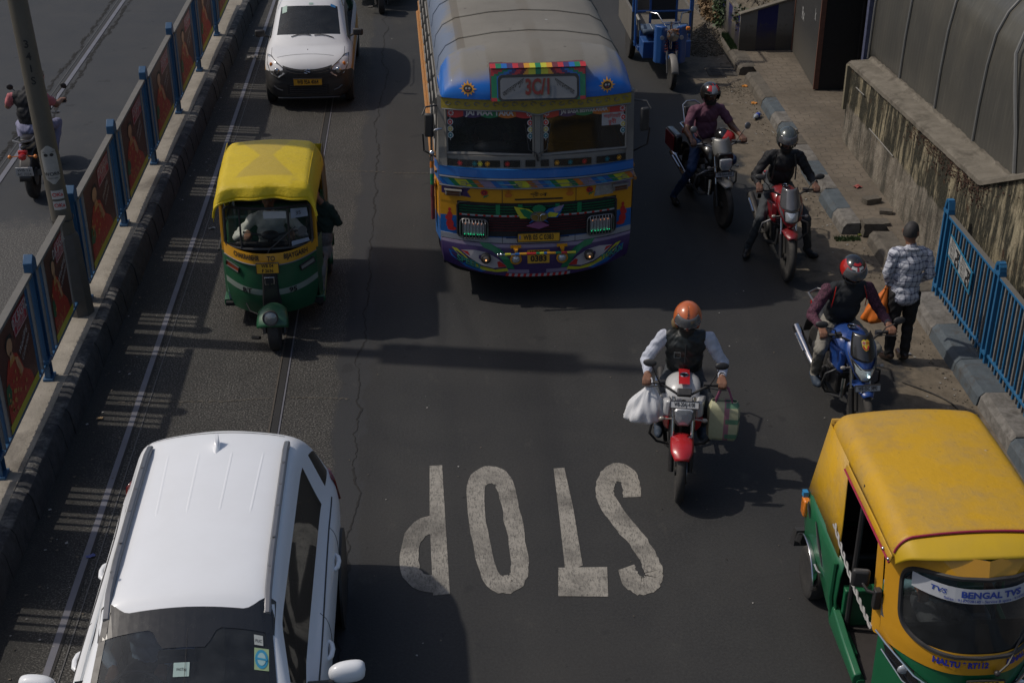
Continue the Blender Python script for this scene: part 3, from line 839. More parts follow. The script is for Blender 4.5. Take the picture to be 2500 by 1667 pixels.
for i in range(106):
 y = 19.56 - i * 5.42 / 60; z = wz(y) + .01 - (.05 if i == 0 else 0); j = rr.uniform(-.006, .006)
 rings.append([(5.93 + j, y, z - .07), (5.935 + j, y, z - .02), (5.97 + j, y, z), (6.22 + j * 2, y, z + .01), (6.26 + rr.uniform(-.02, .02), y, z + .04 + rr.uniform(-.015, .02)), (6.40, y, z + .03), (6.40, y, z - .07)])
b.loft(rings, True, True)
b.obj('coping', COPE, wl, smooth=35)
b = MB()
for (y0, y1, z) in ((19.0, 18.6, 1.06), (18.2, 17.1, .74)):
 b.bar((5.937, y0, z), (5.937, y1, z + .02), .008)
b.obj('scratch_line', plain('pale_scratch', (.22, .21, .19), .8), wl)
b = MB(); b.bb((5.90, 19.40, .60), (6.03, 19.47, 1.25)); b.obj('cream_edge_strip', plain('cream_strip', (.19, .165, .11), .85, var=.35, scale=14), wl)
b = MB()
rr = random.Random(31)
for k in range(650):
 y = rr.gauss(15.5, .8) if k % 3 else rr.gauss(14.6, .3); y = min(18.5, max(13.2, y)); z = wz(y) - .07 - abs(rr.gauss(0, .12))
 s = rr.uniform(.003, .013)
 b.ball((5.955, y, z), (s * .7, s * rr.uniform(.8, 2), s), 5, 3)
b.obj('dead_moss', plain('rusty_moss', (.05, .024, .014), .95, var=.6, scale=30), wl)
tag(wl, wl['label'], 'wall')
# ------------------------------------------------------------ curved translucent shelter
def poly_mat(nm):
 t = NT(nm)
 x, y, z = t.xyz()
 n = t.noise(1.0, 6, .65, vec=t.scaled((1.5, 2.2, .5)))
 c = t.mix(t.ramp(n, (.3, 0), (.72, 1)), (.052, .050, .044), (.098, .090, .072))
 c = t.mix(t.math('MULTIPLY', t.step(t.math('ADD', z, t.math('MULTIPLY', n, .8)), 3.6, 2.4), .5), c, (.060, .060, .056))
 c = t.mix(t.ramp(t.noise(6, 5, .7, vec=t.scaled((1, 6, .35))), (.52, 0), (.72, .45)), c, (.15, .14, .115))
 # shallow corrugation
 wv = t.math('SINE', t.math('MULTIPLY', y, 60))
 t.bump(t.math('MULTIPLY', wv, .5), .08, .01)
 return t.fin(c, .42, 0, .5)
sh = thing('curved_shelter', 'dirty translucent curved shelter with pale ribs standing on the wall', 'shelter', (0, 0, 0))
prof = [(6.30, 1.25), (6.31, 2.0), (6.335, 2.5), (6.38, 2.85), (6.48, 3.10), (6.62, 3.28), (6.82, 3.45), (7.1, 3.6), (7.5, 3.72), (8.0, 3.78), (8.6, 3.74), (9.2, 3.6)]
shed_ys = [19.72, 18.27, 16.82, 15.45]
b = MB()
def shx(u, v):
 s = v * (len(prof) - 1); i = min(int(s), len(prof) - 2); f = s - i
 return prof[i][0] * (1 - f) + prof[i + 1][0] * f, prof[i][1] * (1 - f) + prof[i + 1][1] * f
def shp(u, v):
 y = 19.72 + (10.5 - 19.72) * u; X, Z = shx(u, v)
 return (X, y, Z)
b.grid(shp, 40, 44)
b.grid(lambda u, v: (shx(0, v)[0] + 3.1 * u * (1 - 0), 14.3 + 1.9 * u, shx(0, v * .62)[1] + (0 if u < .01 else 0)), 10, 40)
b.obj('roof_sheet', mk('dirty_sheeting', poly_mat), sh, smooth=70, solid=.008)
RIB = plain('rib_grey', (.17, .17, .165), .5, .2, var=.2, dust=.25)
for y in shed_ys:
 b = MB(); b.tube([(shx(0, k / 44)[0] - .015, y, shx(0, k / 44)[1]) for k in range(45)], .017, 6); b.obj('rib', RIB, sh)
b = MB(); pts = [(6.30, 14.28, 1.6), (6.14, 14.15, 2.56), (6.04, 14.12, 3.15), (6.05, 14.12, 3.4), (6.14, 14.12, 3.7), (6.4, 14.2, 3.95)]
b.tube([(6.285, 14.1, 1.5), (6.285, 14.3, 2.1), (6.285, 14.5, 2.5), (6.31, 14.7, 2.85), (6.40, 14.75, 3.1), (6.6, 14.7, 3.3)], .022, 6); b.obj('rib', RIB, sh)
# sun-bleached end frame by the doorway
b = MB(); b.bb((6.22, 19.74, .15), (6.32, 19.84, 3.4)); b.obj('end_frame', plain('flaking_blue_paint', (.05, .06, .12), .7, var=.8, scale=30, dust=.4), sh)
# ------------------------------------------------------------ gate leaf and dark doorway
g = thing('metal_gate', 'open black sheet metal gate leaf with white scrawl and rusty edge on the footpath', 'gate', (0, 0, 0))
def gate_mat(nm):
 t = NT(nm)
 z = t.xyz()[2]
 n = t.noise(5, 7, .7)
 c = t.mix(n, (.016, .016, .017), (.045, .043, .040))
 c = t.mix(t.math('MULTIPLY', t.ramp(t.noise(38, 3, .6), (.64, 0), (.70, .7)), 1), c, (.16, .15, .14))
 c = t.mix(t.math('MULTIPLY', t.step(z, 1.1, .2), .85), c, (.085, .078, .066))
 return t.fin(c, .65, 0, .4)
gm = mk('gate_black', gate_mat)
gd = Vector((6.07 - 6.19, 21.6 - 23.76, 0))
b = MB(); p0 = Vector((6.20, 23.7, .17)); p1 = Vector((6.07, 21.62, .17)); nrm = Vector((.04, 0, 0))
b.prism([p0, p1, p1 + Vector((0, 0, 2.6)), p0 + Vector((0, 0, 2.6))], nrm)
b.obj('gate_leaf', gm, g, smooth=0)
RUST = plain('rusty_edge', (.13, .055, .035), .8, var=.5, scale=12)
b = MB(); b.prism([p1 + Vector((-.02, -.03, 0)), p1 + Vector((.06, -.03, 0)), p1 + Vector((.06, 0, 0)), p1 + Vector((-.02, 0, 0))], (0, 0, 2.6)); b.obj('gate_edge', RUST, g)
b = MB(); b.prism([p0 + Vector((-.015, 0, 0)), p0 + Vector((.05, 0, 0)), p0 + Vector((.05, .03, 0)), p0 + Vector((-.015, .03, 0))], (0, 0, 2.6)); b.obj('gate_edge', RUST, g)
b = MB()
def gp(u, v): q = p0 + (p1 - p0) * u; return (q.x - .005, q.y, v)
b.text('Rx', .2, lambda x, y: gp(.33 + x / 2.1, .99 + y * 1.4), bold=.02); b.text('k', .18, lambda x, y: gp(.80 + x / 2.1, 1.25 + y * 1.4), bold=.02)
b.obj('white_scrawl', plain('scrawl', (.3, .3, .29), .7), g, smooth=0, recalc=False)
BD = plain('doorway_black', (.006, .006, .007), .7, var=.4)
b = MB(); b.bb((6.09, 21.60, .16), (7.6, 21.66, 3.2)); b.bb((6.7, 21.52, .16), (6.72, 21.6, 3.2)); b.box((6.95, 21.58, 1.0), (.03, .03, .12))  # black panel carries the shade of the open doorway in its colour
dr = b.obj('doorway_shade', BD, smooth=0); tag(dr, 'black sheet painted as the shade in the entrance between gate and shelter', 'doorway')
b = MB(); b.bb((7.6, 19.9, .16), (7.7, 21.7, 3.2)); b.bb((6.1, 21.7, 3.2), (7.7, 19.75, 3.3))
dr = b.obj('entrance_canopy', BD, smooth=0); tag(dr, 'dark roof and side of the entrance behind the shelter', 'canopy')
# ------------------------------------------------------------ striped planter
def tiles(nm, col):
 t = NT(nm)
 n = t.noise(3, 6, .7)
 c = t.mix(n, tuple(v * .7 for v in col), tuple(v * 1.15 for v in col))
 z = t.xyz()[2]
 k = t.math('MULTIPLY', t.step(t.math('SUBTRACT', z, t.math('MULTIPLY', n, .4)), .35, -.05), .85)
 c = t.mix(k, c, (.045, .04, .032))
 c = t.mix(t.ramp(t.noise(6, 6, .75), (.56, 0), (.68, .8)), c, (.06, .052, .042))
 return t.fin(c, .45, 0, .4)
TW = mk('tile_white', lambda nm: tiles(nm, (.20, .19, .17))); TB = mk('tile_blue', lambda nm: tiles(nm, (.012, .016, .11)))
pt = thing('tiled_planter', 'planter box of dirty blue and white tiles holding dry soil beside the black gate', 'planter', (5.28, 23.78, .15))
# front face segments
xs = [(0, .29, TW), (.29, .64, TB), (.64, .95, TW)]
for a, c, m in xs:
 z = lambda x: .62 + x * .30
 b = MB(); b.prism([(a, 0, 0), (c, 0, 0), (c, 0, z(c)), (a, 0, z(a))], (0, .06, 0)); b.obj('tile_panel', m, pt, smooth=0)
for i in range(6):
 b = MB(); y0 = .062 + i * .32; b.prism([(-.0, y0, 0), (-.0, y0 + .32, 0), (-.0, y0 + .32, .60), (0, y0, .60)], (.06, 0, 0)); b.obj('tile_panel', [TB, TW][i % 2], pt, smooth=0)
b = MB(); b.grid(lambda u, v: (.06 + .86 * u, .07 + 1.9 * v, .50 + .28 * u + .05 * math.sin(u * 9 + v * 7) + .04 * math.sin(v * 13)), 14, 24)
b.obj('soil', mk('dry_soil', lambda nm: conc(nm, (.10, .085, .062), (.17, .145, .11), (.04, .033, .025), 6)), pt, smooth=60)
b = MB(); b.prism([(-.02, -.03, .62), (1.0, -.03, .92), (1.0, -.03, .96), (-.02, -.03, .66)], (0, .12, 0)); b.prism([(-.02, .09, .60), (-.02, 2.0, .60), (-.02, 2.0, .65), (-.02, .09, .65)], (.10, 0, 0))
b.obj('rim', COPE, pt, bevel=.01)
lw2 = thing('striped_low_wall', 'low blue and white striped wall with creeper, behind the gravel heap', 'wall', (5.24, 25.8, .15))
for i in range(8):
 b = MB(); b.bb((0, i * .4, 0), (.10, i * .4 + .4, .62)); b.obj('tile_panel', [TB, TW][i % 2], lw2, smooth=0)
# ------------------------------------------------------------ leaves and weeds
LEAF = plain('leaf_green', (.045, .075, .028), .6, var=.6, scale=20)
LEAF2 = plain('leaf_dry', (.11, .085, .045), .8, var=.5, scale=20)
def leaves(b, c, r, n, s, rr, mi=0, droop=0):
 for k in range(n):
  while True:
   p = Vector((rr.uniform(-1, 1), rr.uniform(-1, 1), rr.uniform(-1, 1)))
   if p.length < 1: break
  p = Vector((c[0] + p.x * r[0], c[1] + p.y * r[1], c[2] + p.z * r[2]))
  d = Vector((rr.uniform(-1, 1), rr.uniform(-1, 1), rr.uniform(-.6 - droop, .8 - droop))).normalized()
  e = d.orthogonal().normalized(); e = (Matrix.Rotation(rr.uniform(0, 6.3), 3, d) @ e)
  l = s * rr.uniform(.6, 1.4)
  nn = d.cross(e) * l * .15
  b.add([p, p + d * l * .5 + e * l * .3 + nn, p + d * l, p + d * l * .5 - e * l * .3 + nn], [(0, 1, 2, 3)], mi)
rr = random.Random(77)
b = MB(); leaves(b, (5.24, 25.3, .50), (.13, .28, .40), 420, .07, rr, 0, .5); leaves(b, (5.22, 25.9, .25), (.15, .5, .25), 250, .06, rr, 1, .3)
b.obj('hanging_creeper', [LEAF, LEAF2]); tag(bpy.data.objects['hanging_creeper'], 'green creeper hanging over the striped wall behind the gravel', 'plant')
b = MB(); leaves(b, (5.32, 24.02, .72), (.12, .16, .15), 120, .06, rr, 0); leaves(b, (5.30, 24.0, .60), (.08, .12, .18), 60, .06, rr, 1)
o = b.obj('planter_weed', [LEAF, LEAF2]); tag(o, 'small leafy weed at the near corner of the tiled planter', 'plant')
b = MB()
for k in range(26):
 p = Vector((5.45 + rr.uniform(0, .6), 24.1 + rr.uniform(0, 1.2), .78)); q = p + Vector((rr.uniform(-.3, .3), rr.uniform(-.3, .3), rr.uniform(.05, .35)))
 b.tube([p, (p + q) / 2 + Vector((0, 0, .05)), q], [.008, .006, .003], 5)
leaves(b, (5.8, 24.6, .98), (.35, .5, .15), 200, .05, rr, 1)
o = b.obj('dry_shrub', [plain('twig', (.06, .048, .035), .9), LEAF2]); tag(o, 'dry brown twigs and leaves lying on the planter soil', 'plant')
b = MB()
for k in range(900):
 x = rr.uniform(5.16, 5.30); y = rr.uniform(23.85, 24.75); h = rr.uniform(.03, .10)
 b.add([(x, y, .15), (x + .012, y, .15), (x + rr.uniform(-.04, .04), y + rr.uniform(-.03, .03), .15 + h)], [(0, 1, 2)])
o = b.obj('grass', plain('grass_green', (.035, .070, .018), .8, var=.6, scale=20), smooth=0); o['kind'] = 'stuff'
b = MB()
for k in range(320):
 x = rr.uniform(5.02, 5.34); y = 16.22 + rr.uniform(-.07, .05) ; h = rr.uniform(.015, .05)
 b.add([(x, y, .0), (x + .012, y, .0), (x + rr.uniform(-.03, .03), y + rr.uniform(-.03, .03), h)], [(0, 1, 2)])
o = b.obj('grass', plain('grass_green', (.035, .070, .018), .8, var=.6, scale=20), smooth=0); o['kind'] = 'stuff'
b = MB(); leaves(b, (5.16, 26.1, .32), (.16, .75, .22), 500, .09, rr, 1, .6)
o = b.obj('dry_grass', [LEAF, plain('straw', (.19, .125, .065), .9, var=.5, scale=20)]); o['kind'] = 'stuff'
# gravel heap
def gravel_mat(nm):
 t = NT(nm)
 v = t.vor(42, 'F1', out='Color'); n = t.noise(30, 4, .7)
 c = t.mix(t.ramp(n, (.3, 0), (.7, 1)), (.10, .085, .062), (.23, .195, .15))
 c = t.mix(.3, c, t.mix(v, (.08, .07, .05), (.28, .24, .19)))
 t.bump(t.math('ADD', n, t.vor(42)), 1.0, .03)
 return t.fin(c, .95, 0, .2)
b = MB()
def hp(u, v):
 a = u * 2 * PI; r = v
 h = (1 - v) ** 1.1
 x = 4.86 + r * (.50 + .06 * math.sin(3 * a)) * math.cos(a); y = 24.85 + r * (.85 + .1 * math.sin(2 * a + 1)) * math.sin(a)
 return (x, y, .005 + .34 * h + .02 * math.sin(19 * u + 11 * v) * (1 - v))
b.grid(hp, 60, 22)
o = b.obj('gravel_heap', mk('gravel', gravel_mat), smooth=60, weld=True); o['kind'] = 'stuff'
b = MB()
for k in range(1500):
 a = rr.uniform(0, 6.28); q = rr.random() ** .6 * 1.15
 p = hp(a / 2 / PI, min(q, 1)); x = 4.86 + (p[0] - 4.86) * max(1, q); y = 24.85 + (p[1] - 24.85) * max(1, q)
 s = rr.uniform(.008, .018)
 b.ball((x, y, p[2] + s * .3), (s, s * 1.2, s * .7), 5, 3)
for k in range(500):
 x = rr.gauss(4.75, .25); y = rr.gauss(22.2, .22); s = rr.uniform(.004, .011)
 b.ball((x, y, s * .5), (s, s, s * .6), 5, 3)
for k in range(500):
 y = rr.uniform(10, 24); x = (5.12 if y > 16.4 else 5.36) - abs(rr.gauss(0, .12)); s = rr.uniform(.004, .012)
 b.ball((x, y, s * .5), (s, s, s * .6), 5, 3)
o = b.obj('loose_stones', mk('gravel', gravel_mat), smooth=60); o['kind'] = 'stuff'
# drain grate
b = MB(); b.bb((4.62, 22.86, -.02), (5.10, 23.36, .012))
for i in range(5):
 for j in range(2):
  x = 4.68 + j * .21; y = 22.90 + i * .09
  b.bb((x, y, .012), (x + .16, y + .035, .016), 1)
o = b.obj('drain_grate', [plain('grate_iron', (.05, .045, .04), .8, .2, dust=.5), BD], smooth=0); tag(o, 'blackened iron drain grate in the gutter beside the kerb', 'drain')
# litter
def litter(name, c, s, col, label, cat, seed, rz=0):
 b = MB(); r = random.Random(seed)
 hh = {}
 for i in range(6):
  for j in range(5): hh[i, j] = r.uniform(0, .35) * s[1]
 b.grid(lambda u, v: ((u - .5) * s[0], (v - .5) * s[1] + r.uniform(-.1, .1) * s[1], .006 + hh[round(u * 5), round(v * 4)]), 5, 4)
 o = b.obj(name, plain('litter_' + name, col, .6, var=.4, scale=50), smooth=25); o.location = c; o.rotation_euler = (0, 0, R(rz))
 return tag(o, label, cat)
litter('crumpled_wrapper', (5.66, 17.55, .152), (.11, .08), (.32, .08, .07), 'crumpled red and white wrapper on the footpath near the masonry lumps', 'litter', 1, 30)
litter('paper_scrap', (4.55, 19.7, .004), (.13, .04), (.25, .235, .22), 'flat pale paper scrap on the brown road edge beside the pink shirted rider', 'litter', 2, -12)
litter('foil_scrap', (-3.13, 24.3, .02), (.18, .09), (.2, .19, .18), 'crumpled pale foil on the tramway beside the rail near the taxi', 'litter', 3)
litter('paper_ball', (-2.9, 17.0, .0), (.09, .05), (.2, .2, .19), 'small pale crumpled paper on the tramway left of the green auto rickshaw', 'litter', 4, 15)
litter('leaf_scrap', (5.45, 16.28, .0), (.22, .05), (.12, .13, .02), 'yellowed leaf stalk in the gutter below the kerb break', 'litter', 5, -20)
litter('plastic_scrap', (5.03, 13.2, .0), (.08, .06), (.2, .2, .22), 'clear crushed plastic scrap in the gutter by the standing man', 'litter', 6)
litter('orange_peel', (5.08, 14.15, .0), (.14, .08), (.22, .085, .03), 'dull orange stain of peel in the gutter behind the standing man', 'litter', 7, -10)
litter('marigold_scrap', (5.10, 22.3, .0), (.09, .07), (.5, .19, .02), 'orange flower scrap in the gutter just past the drain', 'litter', 8)
litter('marigold_scrap', (5.08, 21.45, .0), (.09, .07), (.5, .22, .02), 'yellow orange flower scrap in the gutter next to the plastic bottle', 'litter', 9)
litter('wrapper', (-3.05, 10.06, .0), (.08, .04), (.1, .12, .3), 'tiny blue and orange wrapper by the median kerb, left of the white car', 'litter', 10, 20)
litter('cracker_wrapper', (-3.42, 12.35, .0), (.06, .04), (.3, .2, .1), 'tiny yellow and red wrapper in the gutter of the median', 'litter', 12)
b = MB()
for k in range(900):
 if k % 3 == 0: x = -3.56 + abs(rr.gauss(0, .22)); y = rr.uniform(7, 27)
 elif k % 3 == 1: y = rr.uniform(9.5, 25); x = (5.10 if y > 16.4 else 5.34) - abs(rr.gauss(0, .22))
 else: x = rr.uniform(-3.4, 5); y = rr.uniform(8, 26)
 s = rr.uniform(.004, .011) if k % 3 == 2 else rr.uniform(.005, .018); a = rr.uniform(0, 6.3)
 b.add([(x + s * math.cos(a + q), y + s * math.sin(a + q) * rr.uniform(.5, 1.4), .006 + rr.uniform(0, .006)) for q in (0, 1.7, 3.3, 4.9)], [(0, 1, 2, 3)], 0 if rr.random() < .6 else 1 if rr.random() < .6 else 2)
o = b.obj('fine_debris', [plain('debris_tan', (.12, .10, .075), .9, var=.5, scale=3), plain('debris_pale', (.30, .29, .27), .8, var=.4, scale=3), plain('debris_dark', (.03, .026, .02), .9)], smooth=0); o['kind'] = 'stuff'
# bottle
b = MB(); Mb = T(5.04, 20.85, .045) @ rotm(90, 0, -35)
b.lathe([(0, 0), (.035, .002), (.038, .02), (.038, .07), (.036, .075), (.038, .08), (.038, .15), (.03, .175), (.014, .2), (.014, .215), (.015, .216), (.015, .23), (0, .231)], 14, M=Mb)
bt = b.obj('plastic_bottle', plain('clear_plastic', (.35, .38, .42), .2, var=.2, coat=1)); tag(bt, 'crushed clear plastic bottle with blue label lying in the gutter', 'bottle')
b = MB(); b.lathe([(.0385, .055), (.0392, .056), (.0392, .12), (.0385, .121)], 14, M=Mb); b.obj('label_band', plain('label_blue', (.03, .06, .4), .5, var=.4), bt)
# black cable on the ground
b = MB(); cp = [(4.77, 12.62), (5.0, 12.40), (5.15, 12.22), (5.22, 11.98), (5.12, 11.80), (4.85, 11.72), (4.5, 11.70)]
b.tube([(x, y, .012) for x, y in cp], .010, 6)
o = b.obj('black_cable', RUBBER); tag(o, 'black rubber cable curling on the road beside the kerb near the standing man', 'cable')
q = o.modifiers.new('u', 'SUBSURF'); q.levels = q.render_levels = 2
# ------------------------------------------------------------ right railing
SIGNW = plain('sign_white', (.34, .34, .33), .6, var=.15)
def rpost(y, root, round_=True):
 t = bpy.data.objects.new('post', None); COL.objects.link(t); t.parent = root
 t.location = Vector((5.70, y, .15)) - root.location
 b = MB(); pts = [(0, -.055, 0), (0, -.055, 1.06)] + ([(0, -.055 * math.cos(a * PI / 6), 1.06 + .075 * math.sin(a * PI / 6)) for a in range(1, 6)] if round_ else [(0, -.03, 1.15), (0, .03, 1.15)]) + [(0, .055, 1.06), (0, .055, 0)]
 for i in range(len(pts) - 1):
  a, c = Vector(pts[i]), Vector(pts[i + 1]); d = (c - a).normalized(); n = Vector((0, -d.z, d.y)) * .018
  b.prism([a - n + Vector((-.035, 0, 0)), a + n + Vector((-.035, 0, 0)), c + n + Vector((-.035, 0, 0)), c - n + Vector((-.035, 0, 0))], (.07, 0, 0))
 b.obj('upright', BLUEL, t)
 b = MB(); b.bb((-.04, -.07, .09), (.04, .07, .12)); b.bb((-.04, -.075, 1.01), (.04, .075, 1.04)); b.obj('clamp', BLUEL, t)
def rpanel(y0, y1, label):
 t = thing('roadside_railing', label, 'railing', (5.70, (y0 + y1) / 2, .15), group='railing bays along the footpath')
 h = (y1 - y0) / 2
 b = MB(); b.bb((-.03, -h, .98), (.03, h, 1.01), 0); b.obj('top_rail', BLUEL, t, bevel=.003)
 b = MB(); b.bb((-.028, -h, 1.0105), (.028, h, 1.013), 0); b.obj('rail_dust', plain('rail_dust', (.12, .11, .095), .8, var=.3), t, smooth=0)
 b = MB(); b.bb((-.02, -h, .09), (.02, h, .12)); b.obj('bottom_rail', BLUEL, t, bevel=.003)
 y = h - .06; k = 0
 while y > -h + .03:
  b = MB(); b.bb((-.012, y - .013, .0), (.012, y + .013, .98)); b.obj('fence_bar', BLUEL if k % 2 == 0 else GREYP, t, smooth=0)
  y -= .083; k += 1
 return t
r1 = rpanel(12.83, 14.25, 'blue and white barred railing bay carrying the white paper notice')
rpost(14.33, r1, False); rpost(12.75, r1)
r2 = rpanel(10.98, 12.67, 'blue and white barred railing bay at the right edge, without a notice')
rpost(10.9, r2)
r3 = rpanel(9.08, 10.82, 'blue and white barred railing bay nearest the camera on the right')
rpost(9.0, r3)
sg = thing('notice_board', 'white and blue paying guest notice tied to the railing bars', 'sign', (5.66, 13.72, .15))
# skewed board on -x side: from far top to near bottom
A_ = Vector((0, .36, .86)); B_ = Vector((0, -.38, .74)); up_ = Vector((0, 0, -.26))
b = MB(); b.prism([A_, B_, B_ + up_, A_ + up_], (.012, 0, 0)); b.obj('board', plain('board_blue', (.02, .16, .28), .6), sg, smooth=0)
def sp(u, v, d=.004):
 q = A_ + (B_ - A_) * u + up_ * v; return (q.x - d, q.y, q.z)
for k, (u0, u1) in enumerate(((.02, .47), (.50, .95))):
 b = MB(); b.poly([sp(u0, .03), sp(u1, .03), sp(u1, .86), sp(u0, .86)]); pp = b.obj('paper_notice', SIGNW, sg, smooth=0, recalc=False)
 b = MB(); w = u1 - u0; um = (u0 + u1) / 2
 # the sheets hang sideways: lines of print run down the board
 def tf(col, vc, S): return lambda x, y: sp(u0 + w * (col + y / .34), vc + x / .26, .006)
 b.text('PG', .16, tf(.80, .5, 1), bold=.05)
 for q, (txt, s) in enumerate((('PAYING GUEST', .028), ('FOR BOYS & GIRLS', .028), ('FOOD  AC  WIFI', .03), ('NEAR METRO', .04), ('CALL', .03))):
  b.text(txt, s, tf(.52 - q * .105, .45, 1), bold=.01)
 b.obj('lettering', BLACKI, pp, smooth=0, recalc=False)
# ============================================================ BUS
PBLUE = plain('bus_blue', (.008, .115, .38), .35, var=.15, dust=.04, dscale=3, coat=.4)
def domem(nm):
 t = NT(nm)
 n = t.noise(2.5, 5, .65)
 k = t.step(t.math('ADD', t.up(), t.math('MULTIPLY', t.math('SUBTRACT', n, .5), .5)), .48, .95)
 c = t.mix(k, (.006, .12, .46), (.19, .178, .155)); c = t.mix(t.math('MULTIPLY', t.ramp(t.noise(9, 5, .7), (.55, 0), (.75, .3)), k), c, (.10, .09, .075))
 t.b.inputs['Coat Weight'].default_value = .15
 return t.fin(c, t.math('ADD', t.math('MULTIPLY', k, .4), .35), 0, .4)
PBLUED = mk('bus_dome_blue', domem)
PYELO = plain('bus_yellow', (.60, .27, .010), .38, var=.12, dust=.04, coat=.3)
PORAN = plain('bus_side_orange', (.40, .17, .03), .5, var=.2, dust=.4)
PGRN = plain('bus_green', (.006, .17, .065), .4, var=.2, dust=.04, coat=.3)
PPUR = plain('bus_purple', (.045, .022, .10), .4, var=.2, dust=.04, coat=.3)
PLIL = plain('bus_lilac', (.24, .19, .28), .4, var=.2, dust=.04)
PRD = plain('bus_red', (.45, .02, .02), .4, var=.2, dust=.04, coat=.3)
PMAR = plain('bus_maroon', (.13, .02, .028), .5, var=.3, dust=.04)
PWH = plain('bus_white', (.33, .33, .35), .45, var=.12, dust=.04)
PLY = plain('bus_lemon', (.50, .48, .03), .45, var=.15, dust=.04)
POR = plain('bus_orange', (.48, .14, .015), .45, var=.15, dust=.04)
PLB = plain('bus_light_blue', (.03, .22, .45), .4, var=.15, dust=.04)
PTEAL = plain('bus_teal', (.01, .14, .17), .45, var=.2)
PPINK = plain('bus_pink', (.36, .05, .16), .45, var=.2)
PGREY = plain('bus_frame_grey', (.19, .18, .165), .5, .2, var=.25, dust=.4)
def roofmat(nm):
 t = NT(nm)
 x, y, z = t.xyz()
 n = t.noise(1.4, 6, .65); n2 = t.noise(9, 5, .7)
 c = t.mix(t.ramp(n, (.3, 0), (.7, 1)), (.155, .142, .12), (.20, .185, .158))
 c = t.mix(t.ramp(n2, (.6, 0), (.8, .5)), c, (.10, .085, .068))
 # blue paint wearing through along the left edge
 bl = t.math('MULTIPLY', t.step(t.math('ADD', x, t.math('MULTIPLY', t.math('SUBTRACT', n, .5), .5)), -.78, -.98), .6)
 c = t.mix(bl, c, (.10, .16, .28))
 tape = t.math('MULTIPLY', t.step(x, -.84, -.83), t.step(x, -.74, -.75))
 c = t.mix(t.math('MULTIPLY', tape, .6), c, (.11, .092, .07))
 brown = t.math('MULTIPLY', t.step(t.math('ABSOLUTE', t.math('ADD', x, -.02)), .10, .04), t.ramp(n, (.4, 0), (.6, .5)))
 c = t.mix(brown, c, (.13, .108, .08))
 spl = t.ramp(t.vor(2.3), (.03, 1), (.055, 0)); c = t.mix(spl, c, (.30, .30, .28))
 sp2 = t.ramp(t.vor(2.9, vec=t.scaled(1, (3, 1, 0))), (.025, .8), (.07, 0)); c = t.mix(sp2, c, (.06, .052, .045))
 t.bump(n2, .25, .01)
 return t.fin(c, .72, 0, .35)
ROOFM = mk('bus_roof_dusty', roofmat)
def pil(nm):
 return plain(nm, (.1, .1, .1))
bus = thing('bus', 'hand painted blue and yellow bus with route board and painted eyes on its bumper', 'bus', (1.13, 14.72, 0), rz=1.6)
HW = 1.09
def yF(x): return .17 * (min(abs(x), HW) / HW) ** 2.6
def rake(z): return .0 if z < 1.5 else (z - 1.5) * .13
def FS(x, z, d=0): return (x, yF(x) + rake(z) - d, z)
def band(nm, z0, z1, m, d=0, x0=-HW, x1=HW, th=.02, n=28, zf=None, bevel=0, mf=None, par=bus, nv=1):
 """strip that follows the bowed front between heights z0 and z1"""
 b = MB()
 def fo(u, v):
  x = x0 + (x1 - x0) * u; z = z0 + (z1 - z0) * v + (zf(x) if zf else 0)
  return FS(x, z, d)
 b.grid(fo, n, nv, mf=mf)
 if th:
  b.grid(lambda u, v: (lambda p: (p[0], p[1] + th, p[2]))(fo(u, v)), n, 1)
  k = 0
  for (v) in (0, 1):
   b.grid(lambda u, w, v=v: (lambda p: (p[0], p[1] + th * w, p[2]))(fo(u, v)), n, 1)
  for u in (0, 1):
   b.grid(lambda w, v, u=u: (lambda p: (p[0], p[1] + th * w, p[2]))(fo(u, v)), 1, 1)
 return b.obj(nm, m, par, smooth=30, recalc=not mf, bevel=0)
def sagf(a): return lambda x: -a * (1 - (x / HW) ** 2)
# --- hull: sides + roof
L = 7.6
def sect(k=1.0, zr=0):
 s = [(-1.09, .45), (-1.13, .9), (-1.135, 1.35), (-1.10, 1.50), (-1.06, 2.30), (-1.055, 2.42), (-1.03, 2.58), (-.95, 2.70), (-.80, 2.78), (-.4, 2.84), (0, 2.86)]
 s = s + [(-x, z) for x, z in reversed(s[:-1])]
 return s
S = sect()
b = MB()
ys = [.36, .74] + [.74 + (L - .74) * i / 21 for i in range(1, 22)]
rings = [[(x, y, z) for x, z in S] for y in ys]
b.loft(rings, closed=False, cap=False)
nseg = len(S) - 1
b.m = []
for i in range(22):
 for j in range(nseg):
  b.m.append((3 if i == 0 else 0) if 4 <= j <= nseg - 5 else (1 if j in (0, 1, 2, nseg - 1, nseg - 2, nseg - 3) else 2))
hull = b.obj('hull', [ROOFM, PORAN, PGREY, BLACKI], bus, smooth=30)
for q in split_parts(hull, ['roof', 'side_panel', 'window_band', 'front_gap'], bus, 30, comps=(1, 2)):
 if q.name.startswith('front_gap'): bpy.data.objects.remove(q)
b = MB(); b.poly([(x, L, z) for x, z in S]); b.obj('rear_panel', PORAN, bus)
for k, y in enumerate((1.15, 2.0, 2.9, 3.8, 4.7, 5.6, 6.5)):
 b = MB(); pts = [(x * 1.001, y, z + .006) for x, z in S[5:-5]]; b.tube(pts, .008, 5); b.obj('roof_seam', ROOFM, bus)
